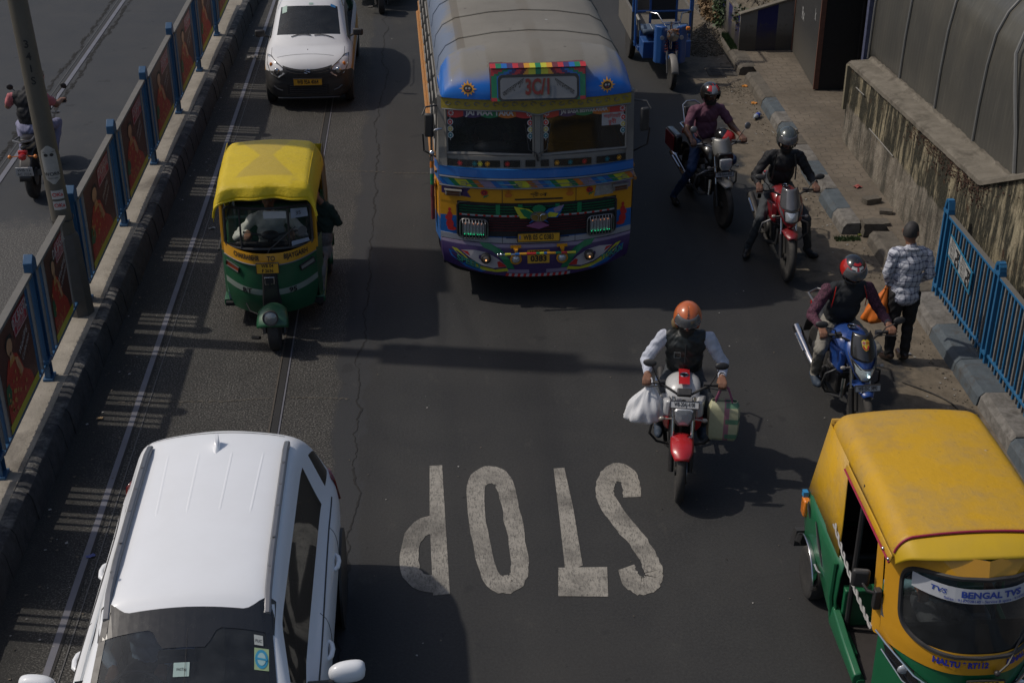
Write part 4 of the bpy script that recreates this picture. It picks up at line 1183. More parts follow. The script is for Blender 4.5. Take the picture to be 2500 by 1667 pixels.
# --- side windows
WD = plain('window_dark', (.012, .012, .012), .25, var=.3)
for sx in (-1, 1):
 for i in range(8):
  y0 = .75 + i * .84
  def P(y, z, d, sx=sx): return (sx * (1.10 - (z - 1.5) * .05 + d), y, z)
  b = MB(); b.poly([P(y0, 1.60, .004), P(y0 + .74, 1.60, .004), P(y0 + .74, 2.22, .004), P(y0, 2.22, .004)]); w = b.obj('side_window', WD, bus, recalc=False, smooth=0)
  b = MB()
  for (ya, za, yb, zb) in ((y0, 1.6, y0 + .74, 1.6), (y0 + .74, 1.6, y0 + .74, 2.22), (y0, 2.22, y0 + .74, 2.22), (y0, 1.6, y0, 2.22), (y0 + .37, 1.6, y0 + .37, 2.22), (y0, 1.9, y0 + .74, 1.9)):
   b.tube([P(ya, za, .012), P(yb, zb, .012)], .016, 4)
  b.obj('window_frame', PGREY, w)
 b = MB(); b.tube([(sx * 1.145, .3, 1.36), (sx * 1.145, 7.5, 1.36)], .022, 6); b.tube([(sx * 1.12, .3, 1.52), (sx * 1.12, 7.5, 1.52)], .018, 6); b.obj('side_trim', PORAN, bus)
# --- front corner wraps: lower body
def quarter(nm, z0, z1, m, d=0):
 for sx in (-1, 1):
  b = MB(); b.grid(lambda u, v: ((HW + .0 + .045 * u) * sx, .17 + .30 * u + rake(z0 + (z1 - z0) * v) * (1 - u), z0 + (z1 - z0) * v), 6, 2)
  b.obj(nm, m, bus, smooth=40)
band('white_skirt', .735, .80, PWH, .008, zf=lambda x: .05 * (abs(x) / HW) ** 2)
band('blue_panel', .79, .96, PBLUE, .0, zf=lambda x: .04 * (abs(x) / HW) ** 2)
band('blue_panel', .96, 1.06, PBLUE, .0, x0=-HW, x1=-.86); band('blue_panel', .96, 1.06, PBLUE, .0, x0=.86, x1=HW)
band('yellow_panel', 1.06, 1.24, PYELO, .0, x0=-HW, x1=-.86); band('yellow_panel', 1.06, 1.24, PYELO, .0, x0=.86, x1=HW)
band('yellow_panel', 1.215, 1.43, PYELO, .004, zf=lambda x: .02 * (abs(x) / HW) ** 2)
quarter('front_corner', .72, 1.0, PBLUE); quarter('front_corner', 1.0, 1.43, PYELO); quarter('front_corner', 1.43, 1.64, PBLUE)
b = MB()
b.bb((-1.06, .28, .40), (1.06, .40, 1.6)); b.obj('bulkhead', BLACKI, bus, smooth=0)
# panel joints + wiper slot
b = MB()
for x in (-.40, .43):
 b.grid(lambda u, v: FS(x - .003 + .006 * u, .74 + .69 * v, .010), 1, 8)
b.grid(lambda u, v: FS(-.26 + .54 * u, 1.265 + .018 * v, .012), 8, 1)
b.obj('panel_joint', BLACKI, bus, smooth=0, recalc=False)
# striped decorative band
cols = [PBLUE, PLB, PGRN, PLY, PGRN, POR, PLIL, PBLUE, PLB, PGRN, PLY, PLY, POR, PLIL, PLY, PGRN, PBLUE, PLB, PBLUE, PLIL]
b = MB(); n = 60
def cm(u, v):
 s = u * 14 - v * .9 + .8
 return [0, 1, 2, 3, 2, 3, 5, 6, 0, 1, 2, 3, 5, 3, 2, 0, 6][int(s) % 17]
for k in range(-1, 34):
 mm = [0, 1, 2, 3, 3, 2, 5, 6, 6, 0, 1, 0, 2, 3, 3, 5, 6][k % 17]
 b.grid(lambda u, v: (lambda x: FS(x, 1.435 + .095 * v - .02 * (1 - (x / HW) ** 2), .03))(max(-HW, min(HW, -HW + (k + u) * .066 + (1 - v) * .09 - .05))), 2, 2, mi=mm)
o = b.obj('striped_band', [PBLUE, PLB, PGRN, PLY, PGRN, POR, PLIL], bus, smooth=0, recalc=False)
b = MB()
for k, x in enumerate((-.74, -.30, .02, .30, .62, .9)):
 s = 1 if k % 2 else -1
 def f(a, c): return FS(x + s * a, 1.475 + c - .018 * (1 - x * x / HW / HW), .036)
 b.tube([f(-.13, 0), f(.12, 0)], .004, 4)
 for q in (-1, 1): b.tube([f(.05, 0), f(.06, .02 * q), f(.09, .026 * q), f(.12, .02 * q)], .004, 4)
b.obj('trident_ornament', PGREY, o)
for z, d, r in ((1.432, .035, .010), (1.540, .045, .012)):
 b = MB(); b.tube([FS(-HW + 2 * HW * i / 40, z - .02 * (1 - (2 * i / 40 - 1) ** 2), d) for i in range(41)], r, 6); b.obj('chrome_trim', STEEL, bus)
band('blue_sill', 1.55, 1.64, PBLUE, .03, zf=lambda x: -.02 * (1 - (x / HW) ** 2), th=.03)
b = MB(); b.grid(lambda u, v: (lambda p: (p[0], p[1] + .06 * v, p[2] + .004))(FS(-HW + 2 * HW * u, 1.64 - .02 * (1 - (2 * u - 1) ** 2), .03)), 30, 1); b.obj('sill_top', PBLUE, bus)
# lower vent windows
band('vent_frame', 1.635, 1.775, PGREY, -.01, zf=lambda x: -.012 * (1 - (x / HW) ** 2))
for (x0, x1) in ((-1.0, -.88), (-.86, -.66), (-.63, -.42), (-.38, -.2), (-.14, -.03), (.03, .12), (.18, .60), (.66, 1.0)):
 b = MB(); b.grid(lambda u, v: FS(x0 + (x1 - x0) * u, 1.665 + .075 * v - .012, .014), 6, 1); v_ = b.obj('vent_pane', WD, bus, smooth=0, recalc=False)
for x, m in ((-.86, PRD), (-.70, PTEAL), (-.64, PLY), (-.56, PYELO), (-.34, PRD), (.21, PYELO), (.36, PTEAL), (.52, PRD), (.78, PTEAL), (.92, PYELO)):
 b = MB()
 for k in range(8):
  a = k * PI / 4; b.poly([FS(x + .011 * math.cos(a), 1.69 + .011 * math.sin(a), .018), FS(x + .028 * math.cos(a - .25), 1.69 + .028 * math.sin(a - .25), .018), FS(x + .028 * math.cos(a + .25), 1.69 + .028 * math.sin(a + .25), .018)])
 b.poly([FS(x + .014 * math.cos(k * .7854), 1.69 + .014 * math.sin(k * .7854), .019) for k in range(8)])
 b.obj('sticker', m, bus, smooth=0, recalc=False)
# windscreens
GW = glass('bus_glass', (.42, .43, .42), dirt=.16)
def WS(x, z, d=0): return (x, .02 + .13 * (abs(x) / HW) ** 1.2 + rake(z) - d, z)
for s in (-1, 1):
 x0, x1 = (-1.0, -.045) if s < 0 else (.045, 1.0)
 b = MB(); b.grid(lambda u, v: WS(x0 + (x1 - x0) * u, 1.79 + .49 * v, 0), 8, 8); w = b.obj('windscreen', GW, bus, smooth=60)
 b = MB()
 pts = [WS(x0, 1.785), WS((x0 + x1) / 2, 1.778), WS(x1, 1.77), WS(x1, 2.22), WS(x1 - .06 * (1 if s < 0 else -.0), 2.27), WS((x0 + x1) / 2, 2.30), WS(x0, 2.30), WS(x0, 1.785)] if s < 0 else [WS(x0, 1.77), WS((x0 + x1) / 2, 1.778), WS(x1, 1.785), WS(x1, 2.30), WS((x0 + x1) / 2, 2.30), WS(x0 + .06, 2.27), WS(x0, 2.22), WS(x0, 1.77)]
 b.tube(pts, .022, 6); b.obj('window_frame', PGREY, w)
 # coloured valance with words
 b = MB()
 colz = [PRD, PPUR, PGRN, POR, PRD] if s < 0 else [PRD, PPUR, PGRN, POR, PRD]
 def vm(u, v): return min(4, int(u * 5))
 b.grid(lambda u, v: (lambda zz: WS(x0 + (x1 - x0) * u, zz, .004))(2.28 - (.085 + .018 * abs(math.sin(u * 5 * PI))) * v), 60, 2, mf=vm)
 va = b.obj('valance', colz, bus, smooth=0, recalc=False)
 b = MB(); b.text('JAI MAA TARA' if s < 0 else 'JAI BABA BISWAKARMA', .085 if s < 0 else .062, lambda x, y: WS((x0 + x1) / 2 + x * (.95 if s < 0 else .8), 2.235 + y, .010), bold=.03)
 for xx in (x0 + .055, x1 - .045):
  for k in range(8):
   a = k * PI / 4; b.poly([WS(xx + .012 * math.cos(a), 2.232 + .012 * math.sin(a), .010), WS(xx + .032 * math.cos(a - .3), 2.232 + .032 * math.sin(a - .3), .010), WS(xx + .032 * math.cos(a + .3), 2.232 + .032 * math.sin(a + .3), .010)])
 b.obj('lettering', plain('valance_silver', (.55, .53, .55), .4, var=.1), va, smooth=0, recalc=False)
 for xx in ((x0 + .045), (x1 - .035)):
  b = MB()
  for k, (zz, mi) in enumerate(((2.13, 0), (2.055, 1), (1.985, 2))):
   b.poly([WS(xx + .034 * math.cos(q * .524), zz + .034 * math.sin(q * .524), .006) for q in range(12)], 3)
   b.poly([WS(xx + .024 * math.cos(q * .524), zz + .027 * math.sin(q * .524), .008) for q in range(12)], mi)
   b.poly([WS(xx + .010 * math.cos(q * 1.57), zz + .012 * math.sin(q * 1.57), .010) for q in range(4)], 3)
  b.poly([WS(xx - .003, 1.93, .005), WS(xx + .003, 1.93, .005), WS(xx + .003, 2.19, .005), WS(xx - .003, 2.19, .005)], 3)
  b.obj('sticker', [PRD, plain('sticker_yellow', (.45, .36, .08), .5), PTEAL, plain('sticker_pale', (.5, .5, .5), .5)], bus, smooth=0, recalc=False)
b = MB(); b.grid(lambda u, v: WS(.72 + .24 * u, 2.05 + .14 * v, .006), 3, 1); st = b.obj('route_notice', plain('notice_pale', (.36, .34, .34), .6, var=.2), bus, smooth=0, recalc=False)
b = MB(); b.text('গড়িয়াহাট', .055, lambda x, y: WS(.84 + x * .9, 2.15 + y, .010), bold=.01); b.text('রুবী', .06, lambda x, y: WS(.84 + x, 2.085 + y, .010), bold=.01)
b.obj('lettering', PRD, st, smooth=0, recalc=False)
# centre pillar, corner pillars
b = MB(); b.box((0, -.0 + .09, 2.02), (.07, .06, .56), rot=(-7, 0, 0)); b.obj('centre_pillar', PGREY, bus, bevel=.01)
for s in (-1, 1):
 b = MB(); b.loft([[(s * (1.0), WS(1.0, z)[1] - .01, z), (s * 1.09, WS(1.09, z)[1] + .01, z), (s * (1.115 - (z - 1.5) * .05), .50, z), (s * (1.02), .50, z)] for z in (1.5, 1.8, 2.1, 2.42)], True, True)
 b.obj('corner_pillar', PGREY, bus)
 # wipers
b = MB(); b.tube([WS(0, 1.72, .05), WS(-.02, 1.80, .06)], .012, 6)
for s in (-1, 1): b.tube([WS(0.01 * s, 1.80, .04), WS(.10 * s, 1.84, .03), WS(.14 * s, 2.12, .025)], .006, 4)
b.obj('wiper', BLACKP, bus)
# yellow scroll band above windscreens
ZB = lambda x: -.03 * math.exp(-(x / .13) ** 2)
b = MB(); b.grid(lambda u, v: (lambda x: FS(x, (2.285 + (ZB(x)) * 1.6) * (1 - v) + 2.415 * v, .035))(-1.05 + 2.1 * u), 50, 3); yb = b.obj('scroll_band', plain('scroll_yellow', (.30, .22, .015), .45, var=.3, scale=20, dust=.3), bus, smooth=60)
b = MB()
for i in range(20):
 x = -.98 + i * .103; s = 1 if i % 2 else -1
 b.tube([FS(x + .035 * math.cos(t_) * (1 - t_ * .12), 2.352 + s * .028 * math.sin(t_) * (1 - t_ * .12), .040) for t_ in [k * .62 for k in range(9)]], .005, 4)
b.obj('silver_scroll', PGREY, yb)
b = MB(); b.tube([FS(-1.06 + 2.12 * i / 40, 2.42 + .0 * i, .05) for i in range(41)], .014, 6); b.obj('chrome_trim', STEEL, bus)
b = MB(); b.tube([FS(-1.04 + 2.08 * i / 60, 2.285 + ZB(-1.04 + 2.08 * i / 60) * 1.6, .043) for i in range(61)], .008, 6); b.obj('chrome_trim', STEEL, bus)
# dome: blue fibre cap each side of the route board, curving back into the roof
def DS(x, t_, d=0):
 """t_ 0 bottom .. 1 joins roof"""
 ax = min(1, abs(x) / 1.06)
 xx_ = abs(x); zp = [(0, 2.864), (.4, 2.844), (.80, 2.784), (.95, 2.704), (1.03, 2.584), (1.055, 2.46), (1.2, 2.44)]
 for i_ in range(6):
  if zp[i_][0] <= xx_ <= zp[i_ + 1][0]:
   f_ = (xx_ - zp[i_][0]) / (zp[i_ + 1][0] - zp[i_][0]); topz = zp[i_][1] * (1 - f_) + zp[i_ + 1][1] * f_; break
 ey = .76
 z = 2.42 + (topz - 2.42) * math.sin(t_ * PI / 2) ** .9
 y0_ = .03 + .17 * ax ** 2.6; y = y0_ + (ey - y0_) * (1 - math.cos(t_ * PI / 2))
 xx = x * (1 - .0 * t_)
 return (xx, y - d, z)
for s in (-1, 1):
 b = MB()
 def dg(u, v, s=s):
  a = u
  if a < .72:
   x = .52 + (1.05 - .52) * a / .72; p = DS(x, v); return (s * p[0], p[1], p[2])
  w = (a - .72) / .28
  p = DS(1.05, v); q = (1.05 + .03 * math.sin(w * PI / 2) - .0, .50 + .35, 0)
  xo = 1.05 + .015 * w - (.42 * v ** 2.2) * w * .15
  return (s * (1.05 + .02 * w), p[1] + (.76 - p[1]) * w, p[2])
 b.grid(dg, 26, 16)
 b.obj('dome', PBLUED, bus, smooth=70)
 # round sun sticker on the dome
 cx, ct = s * .76, .26
 def Q(a, c, d): p = DS(cx + a, 0); zz = 2.53 + c * .8; t_ = math.asin(min(1, max(0, (zz - 2.42) / .385) ** (1 / .9))) / (PI / 2); p = DS(cx + a, t_); return (cx + a, p[1] - d, zz)
 b = MB()
 for k in range(12):
  a = k * PI / 6; r0 = .098 if k % 3 == 0 else .082
  b.poly([Q(.058 * math.cos(a - .24), .058 * math.sin(a - .24), .006), Q(r0 * math.cos(a), r0 * math.sin(a) * 1.1, .006), Q(.058 * math.cos(a + .24), .058 * math.sin(a + .24), .006)], 0)
 b.poly([Q(.062 * math.cos(q * .524), .062 * math.sin(q * .524), .007) for q in range(12)], 0)
 b.poly([Q(.048 * math.cos(q * .524), .048 * math.sin(q * .524), .009) for q in range(12)], 1)
 for e in (-1, 1):
  b.poly([Q(e * .017 + .012 * math.cos(q * .785), .008 + .013 * math.sin(q * .785), .011) for q in range(8)], 2)
  b.poly([Q(e * .017 + .005 * math.cos(q * 1.57), .008 + .005 * math.sin(q * 1.57), .013) for q in range(4)], 1)
 b.poly([Q(-.018, -.014, .011), Q(0, -.024, .011), Q(.018, -.014, .011), Q(.01, -.027, .011), Q(-.01, -.027, .011)], 3)
 b.obj('sun_sticker', [PYELO, BLACKI, PWH, PRD], bus, smooth=0, recalc=False)
# roof front cap behind the sign
b = MB(); b.grid(lambda u, v: DS(-.54 + 1.08 * u, .5 + .5 * v, .0), 14, 10); b.obj('roof_front', ROOFM, bus, smooth=60)
# route sign box
def SG(x, z, d=0): return (x, .015 + yF(x) * .35 + (z - 2.42) * .30 - d, z)
b = MB()
rb = [PRD, PGRN, PBLUE, PPUR, PRD, PMAR, PYELO, PLY, PGRN, PLY, PYELO, PMAR, PRD, PPUR, PBLUE, PGRN, PRD]
b.grid(lambda u, v: (lambda p: (p[0], p[1] + (.25 * max(0, v - .9) * 10 * .12), p[2]))(SG(-.51 + 1.02 * u, 2.68 + .082 * v, .03)), 68, 4, mf=lambda u, v: int(min(16, max(0, (u - .5) * (1 + .5 * v * (abs(u - .5) > .1)) * 15 + 8.5))))
b.grid(lambda u, v: SG(-.51 + 1.02 * u, 2.422 + .035 * v, .03), 68, 1, mf=lambda u, v: int(u * 16.9))
b.grid(lambda u, v: SG(-.51 + .09 * u, 2.45 + .24 * v, .03), 3, 1, mf=lambda u, v: [1, 1, 2][int(u * 2.99)])
b.grid(lambda u, v: SG(.42 + .09 * u, 2.45 + .24 * v, .03), 3, 1, mf=lambda u, v: [2, 1, 1][int(u * 2.99)])
sb = b.obj('route_board', rb, bus, smooth=0, recalc=False)
b = MB(); b.prism([SG(-.515, 2.42, .028), SG(.515, 2.42, .028), SG(.515, 2.755, .028), SG(-.515, 2.755, .028)], (0, .22, 0)); b.obj('board_box', PMAR, sb)
b = MB(); b.grid(lambda u, v: (lambda p: (p[0], p[1] + .10 * v, p[2] + .02 * v))(SG(-.52 + 1.04 * u, 2.762, .045)), 68, 2, mf=lambda u, v: [4, 1, 2, 3, 4, 5, 6, 7, 1, 7, 6, 5, 4, 3, 2, 1, 4][int(u * 16.99)]); b.obj('board_hood', rb, sb, smooth=0, recalc=False)
def rrect(x0, z0, x1, z1, r, fn, d, n=5):
 pts = []
 for cx, cz, a0 in ((x1 - r, z1 - r, 0), (x0 + r, z1 - r, 90), (x0 + r, z0 + r, 180), (x1 - r, z0 + r, 270)):
  for k in range(n + 1):
   a = R(a0 + 90 * k / n); pts.append(fn(cx + r * math.cos(a), cz + r * math.sin(a), d))
 return pts
b = MB(); b.prism(rrect(-.44, 2.425, .44, 2.69, .05, SG, .04), (0, .02, 0)); b.obj('board_rim', BLACKP, sb, smooth=0)
b = MB(); b.poly(rrect(-.415, 2.445, .415, 2.665, .04, SG, .046)); bf = b.obj('board_face', plain('board_white', (.17, .17, .175), .4, var=.1), sb, smooth=0, recalc=False)
b = MB(); b.text('3C/1', .22, lambda x, y: SG(x, 2.56 + y, .053), bold=.045, sx=.66); b.obj('route_number', plain('number_shadow', (.16, .12, .06), .5), sb, smooth=0, recalc=False)
b = MB(); b.text('3C/1', .22, lambda x, y: SG(x - .006, 2.563 + y, .056), bold=.025, sx=.66); b.obj('route_number', plain('number_maroon', (.17, .02, .015), .5), sb, smooth=0, recalc=False)
b = MB(); b.text('আনন্দপুর', .075, lambda x, y: SG(-.275 + x * .72, 2.565 + y + x * .45, .053), bold=.008); b.text('শ্যামবাজার', .07, lambda x, y: SG(.28 + x * .62, 2.565 + y - x * .4, .053), bold=.008); b.obj('route_lettering', BLACKI, sb, smooth=0, recalc=False)
# roses and pots on the yellow panel
def rose(x, z):
 b = MB()
 for r, n, m, o_ in ((.036, 9, 0, 0), (.024, 7, 1, .3), (.012, 5, 0, .1)):
  b.poly([FS(x + r * (1 + .22 * (k % 2)) * math.cos(k * PI / n + o_), z + r * .85 * (1 + .22 * (k % 2)) * math.sin(k * PI / n + o_), .012 + (.04 - r) * .12) for k in range(2 * n)], m)
 for dx, dz in ((-.025, -.045), (.02, -.05), (.0, -.06), (.035, -.035)):
  b.poly([FS(x, z - .03, .011), FS(x + dx - .01, z + dz, .011), FS(x + dx * 1.4, z + dz * 1.1, .011), FS(x + dx + .01, z + dz + .012, .011)], 2)
 b.obj('painted_rose', [PRD, PMAR, PGRN], bus, smooth=0, recalc=False)
rose(-.60, 1.355); rose(.585, 1.355)
def pot(x, z):
 b = MB()
 b.poly([FS(x + .045 * math.cos(k * .524), z - .018 + .026 * math.sin(k * .524), .011) for k in range(12)])
 for dx in (-.04, -.02, 0, .02, .04): b.poly([FS(x, z, .0115), FS(x + dx - .008, z + .045 - abs(dx) * .5, .0115), FS(x + dx + .008, z + .047 - abs(dx) * .5, .0115)])
 b.poly([FS(x - .03, z - .045, .011), FS(x + .03, z - .045, .011), FS(x + .02, z - .038, .011), FS(x - .02, z - .038, .011)])
 b.obj('painted_pot', POR if x < 9 else PRD, bus, smooth=0, recalc=False)
pot(-.33, 1.345); pot(.36, 1.345)
b = MB(); b.text('শ্রী', .06, lambda x, y: FS(-.04 + x, 1.325 + y, .012)); b.text('৩ক', .06, lambda x, y: FS(.06 + x, 1.325 + y, .012)); b.obj('lettering', BLACKI, bus, smooth=0, recalc=False)
b = MB(); b.poly([FS(.64, 1.27, .014), FS(.86, 1.28, .014), FS(.87, 1.40, .014), FS(.77, 1.385, .014), FS(.75, 1.40, .014), FS(.66, 1.40, .014)]); b.obj('torn_paper', plain('torn_paper', (.25, .24, .22), .7, var=.5, scale=30), bus, smooth=0, recalc=False)
# side marker lamps on painted leaf shapes
for s in (-1, 1):
 b = MB(); b.poly([FS(s * x, z, .009) for x, z in ((1.07, 1.42), (.98, 1.41), (.86, 1.395), (.74, 1.41), (.79, 1.36), (.745, 1.29), (.84, 1.305), (.95, 1.30), (1.07, 1.33))]); b.obj('painted_leaf', PLIL if s > 0 else PPUR, bus, smooth=0, recalc=False)
 b = MB(); b.prism([FS(s * x, z, .06) for x, z in ((.86, 1.315), (1.03, 1.315), (1.03, 1.385), (.86, 1.385))], (0, .05, 0)); ml = b.obj('marker_lamp', PGREY, bus, bevel=.008)
 b = MB(); b.prism([FS(s * x, z, .064) for x, z in ((.875, 1.325), (1.015, 1.325), (1.015, 1.372), (.875, 1.372))], (0, .01, 0)); b.obj('lens', plain('dark_amber', (.12, .04, .015), .3), ml)
 b = MB(); b.prism([FS(s * x, z, .09) for x, z in ((.85, 1.385), (1.04, 1.385), (1.04, 1.392), (.85, 1.392))], (0, .07, 0)); b.prism([FS(s * x, z, .068) for x, z in ((.87, 1.346), (1.02, 1.346), (1.02, 1.351), (.87, 1.351))], (0, .01, 0)); b.obj('hood', PGREY, ml)
# figures painted red on corners
for s in (-1, 1):
 b = MB(); x = s * .985
 for (dx, dz, rx, rz_) in ((0, 1.13, .018, .022), (0, 1.055, .03, .055), (0, .955, .042, .06), (.03, 1.03, .02, .03), (-.02, .90, .05, .025)):
  b.poly([FS(x + s * dx + rx * math.cos(k * .524), dz + rz_ * math.sin(k * .524), .010) for k in range(12)])
 b.obj('painted_figure', PRD, bus, smooth=0, recalc=False)
# grille
GX0, GX1 = -.90, .90
b = MB(); b.grid(lambda u, v: FS(GX0 + (GX1 - GX0) * u, .82 + .41 * v + .02 * (2 * u - 1) ** 2, .014), 24, 2)
gr = b.obj('grille', plain('grille_dark', (.012, .012, .013), .7), bus, smooth=0, recalc=False)
for k in range(10):
 z = .90 + k * .032; m = PMAR if z < 1.07 else PGRN
 if 1.06 < z < 1.085: continue
 x0, x1 = (GX0 + .02, GX1 - .02) if z > 1.06 else (-.55, .55)
 b = MB(); pts = [(x0 + (x1 - x0) * i / 20) for i in range(21)]
 b.loft([[FS(x, z + .02 * (x / HW) ** 2 - .007, .02), FS(x, z + .02 * (x / HW) ** 2 + .007, .028), FS(x, z + .02 * (x / HW) ** 2 + .004, .016)] for x in pts], True, True)
 b.obj('slat', m, gr)
b = MB(); b.grid(lambda u, v: FS(GX0 + .02 + (GX1 - GX0 - .04) * u, 1.072 + .018 * v + .02 * (1.7 * u - .85) ** 2, .03), 60, 1, mf=lambda u, v: int(u * 60) % 3 == 0); b.obj('red_white_strip', [PWH, PRD], gr, smooth=0, recalc=False)
b = MB(); b.tube(rrect(GX0, .815, GX1, 1.235, .05, FS, .02) + [FS(GX1, 1.18, .02)], .012, 6); b.obj('grille_rim', BLACKP, gr)
for x in (-.45, -.2, .22, .47):
 b = MB(); b.grid(lambda u, v: FS(x - .025 + .05 * u, 1.10 + .12 * v, .0285), 1, 1); b.obj('rust_patch', PGRN, gr, smooth=0, recalc=False)
# winged emblem
def em(pts, m, d=.05): b = MB(); b.prism([FS(x, z, d) for x, z in pts], (0, .012, 0)); return b.obj('wing', m, gr, smooth=0)
em([(-.02, 1.10), (-.10, 1.165), (-.27, 1.20), (-.24, 1.13), (-.20, 1.06), (-.08, 1.06)], PLY); em([(-.05, 1.12), (-.15, 1.175), (-.21, 1.17), (-.16, 1.09), (-.10, 1.05)], PGRN, .054)
em([(.04, 1.10), (.12, 1.165), (.29, 1.20), (.26, 1.13), (.22, 1.06), (.10, 1.06)], PBLUE); em([(.17, 1.17), (.29, 1.21), (.25, 1.14), (.19, 1.12)], PLIL, .054); em([(.07, 1.07), (.2, 1.07), (.23, 1.11), (.13, 1.13)], PLY, .056)
em([(.01 + .075 * math.cos(k * .524), 1.17 + .05 * math.sin(k * .524)) for k in range(12)], PGRN, .058)
em([(-.13, .965), (.01, 1.03), (.13, .965), (.01, .925)], plain('bus_mauve', (.25, .08, .18), .5), .05); em([(-.10, 1.0), (.01, 1.05), (.12, 1.0), (.06, 1.06), (-.04, 1.06)], PBLUE, .054)
b = MB(); b.prism([FS(.01 + .10 * math.cos(k * .3142), 1.085 + .06 * math.sin(k * .3142), .075) for k in range(20)], (0, .02, 0)); eo = b.obj('oval_badge', STEEL, gr)
b = MB(); b.poly([FS(.01 + .088 * math.cos(k * .3142), 1.085 + .05 * math.sin(k * .3142), .078) for k in range(20)]); b.obj('badge_face', plain('badge_gold', (.22, .14, .03), .4, var=.4, scale=30), eo, smooth=0, recalc=False)
b = MB(); b.tube([FS(-.055, 1.115, .082), FS(-.02, 1.118, .082), FS(.0, 1.10, .082), FS(-.006, 1.04, .082)], .007, 5); b.tube([FS(.075, 1.115, .082), FS(.04, 1.118, .082), FS(.02, 1.10, .082), FS(.026, 1.04, .082)], .007, 5); b.obj('badge_mark', CHROME, eo)
# headlights
for s in (-1, 1):
 x0, x1 = sorted((s * .555, s * .885))
 b = MB(); b.prism(rrect(x0, .80, x1, 1.055, .06, FS, .03), (0, .02, 0)); hl = b.obj('headlight', BLACKI, bus, smooth=30)
 b = MB(); b.prism(rrect(x0 + .05, .855, x1 - .05, 1.0, .025, FS, .040), (0, .01, 0)); b.obj('lens', LENS, hl)
 b = MB(); b.tube(rrect(x0 + .01, .81, x1 - .01, 1.045, .055, FS, .05) + [FS(x1 - .01, .99, .05)], .008, 6)
 for k in range(8):
  x = x0 + .04 + k * (x1 - x0 - .08) / 7
  b.tube([FS(x, .815, .052), FS(x, .84, .085), FS(x, 1.01, .085), FS(x, 1.04, .052)], .006, 5)
 b.obj('guard', STEEL, hl)
 b = MB()
 for k in range(11): b.ball(FS(x0 + .06 + k * (x1 - x0 - .12) / 10, .862, .055), .005, 6, 4)
 b.obj('green_leds', emit('led_green', (.02, .9, .35), 1.0), hl)
 b = MB()
 for k in range(5): b.ball(FS(x0 + .07 + k * .045, .992, .055), .0055, 6, 4)
 b.obj('orange_leds', emit('led_orange', (.9, .3, .1), .8), hl)
# blue vent slots, number plate
b = MB()
for s in (-1, 1):
 for k in range(4): b.grid(lambda u, v: FS(s * .24 + (.12 * (2 * u - 1)), .80 + k * .022 + .01 * v, .012), 3, 1)
b.obj('vent_slots', BLACKI, bus, smooth=0, recalc=False)
plate(bus, 'WB 05 C 0383', .088, T(.01, -.035, .82), YPLATE, .48, .105)
b = MB(); b.poly([FS(-.215, .80, .046), FS(-.195, .80, .046), FS(-.195, .85, .046), FS(-.215, .85, .046)]); b.obj('plate_sticker', plain('faded_sticker', (.25, .2, .3), .6), bus, smooth=0, recalc=False)
# bumper
def BZ(x): return .335 + .16 * (abs(x) / HW) ** 2.4
def BS(x, v, d=0):
 z0 = BZ(x); z1 = .725 + .05 * (x / HW) ** 2
 z = z0 + (z1 - z0) * v
 return (x * (1.0 + .0 * v) * (1 - .03 * (1 - v)), yF(x) - .045 - .025 * math.sin(v * PI) + .03 * v + .02 * (1 - v) * (abs(x) / HW) ** 2 - d, z)
b = MB(); b.grid(lambda u, v: BS(-HW + 2 * HW * u, v), 40, 10, mf=lambda u, v: 1 if v > .86 else 0)
bp = b.obj('bumper', [PPUR, PLIL], bus, smooth=60, recalc=False)
b = MB(); b.grid(lambda u, v: (lambda p: (p[0], p[1] + .10 * v, p[2]))(BS(-HW + 2 * HW * u, 1)), 30, 2); b.obj('bumper_top', PLIL, bp)
for s in (-1, 1):
 b = MB(); b.grid(lambda u, v: (lambda p: (p[0] + s * .04 * u, p[1] + .4 * u, p[2] + .03 * u))(BS(s * HW, v)), 6, 4); b.obj('bumper_end', PPUR, bp)
def BP(x, z, d):
 z0 = BZ(x); z1 = .725 + .05 * (x / HW) ** 2
 return BS(x, (z - z0) / (z1 - z0), d)
b = MB(); n = 22
for k in range(n):
 xa, xb = -.38 + .76 * k / n, -.38 + .76 * (k + 1) / n
 b.grid(lambda u, v: (lambda x: BS(x + .01 * v, .0 + .10 * v, .004))(xa + (xb - xa) * u), 2, 1, mi=k % 2)
b.obj('red_white_edge', [PRD, PWH], bp, smooth=0, recalc=False)
b = MB()
for s in (-1, 1): b.grid(lambda u, v: BS(s * (.10 + .26 * u), .12 + .12 * v, .0045), 8, 1)
b.obj('lilac_edge', PLIL, bp, smooth=0, recalc=False)
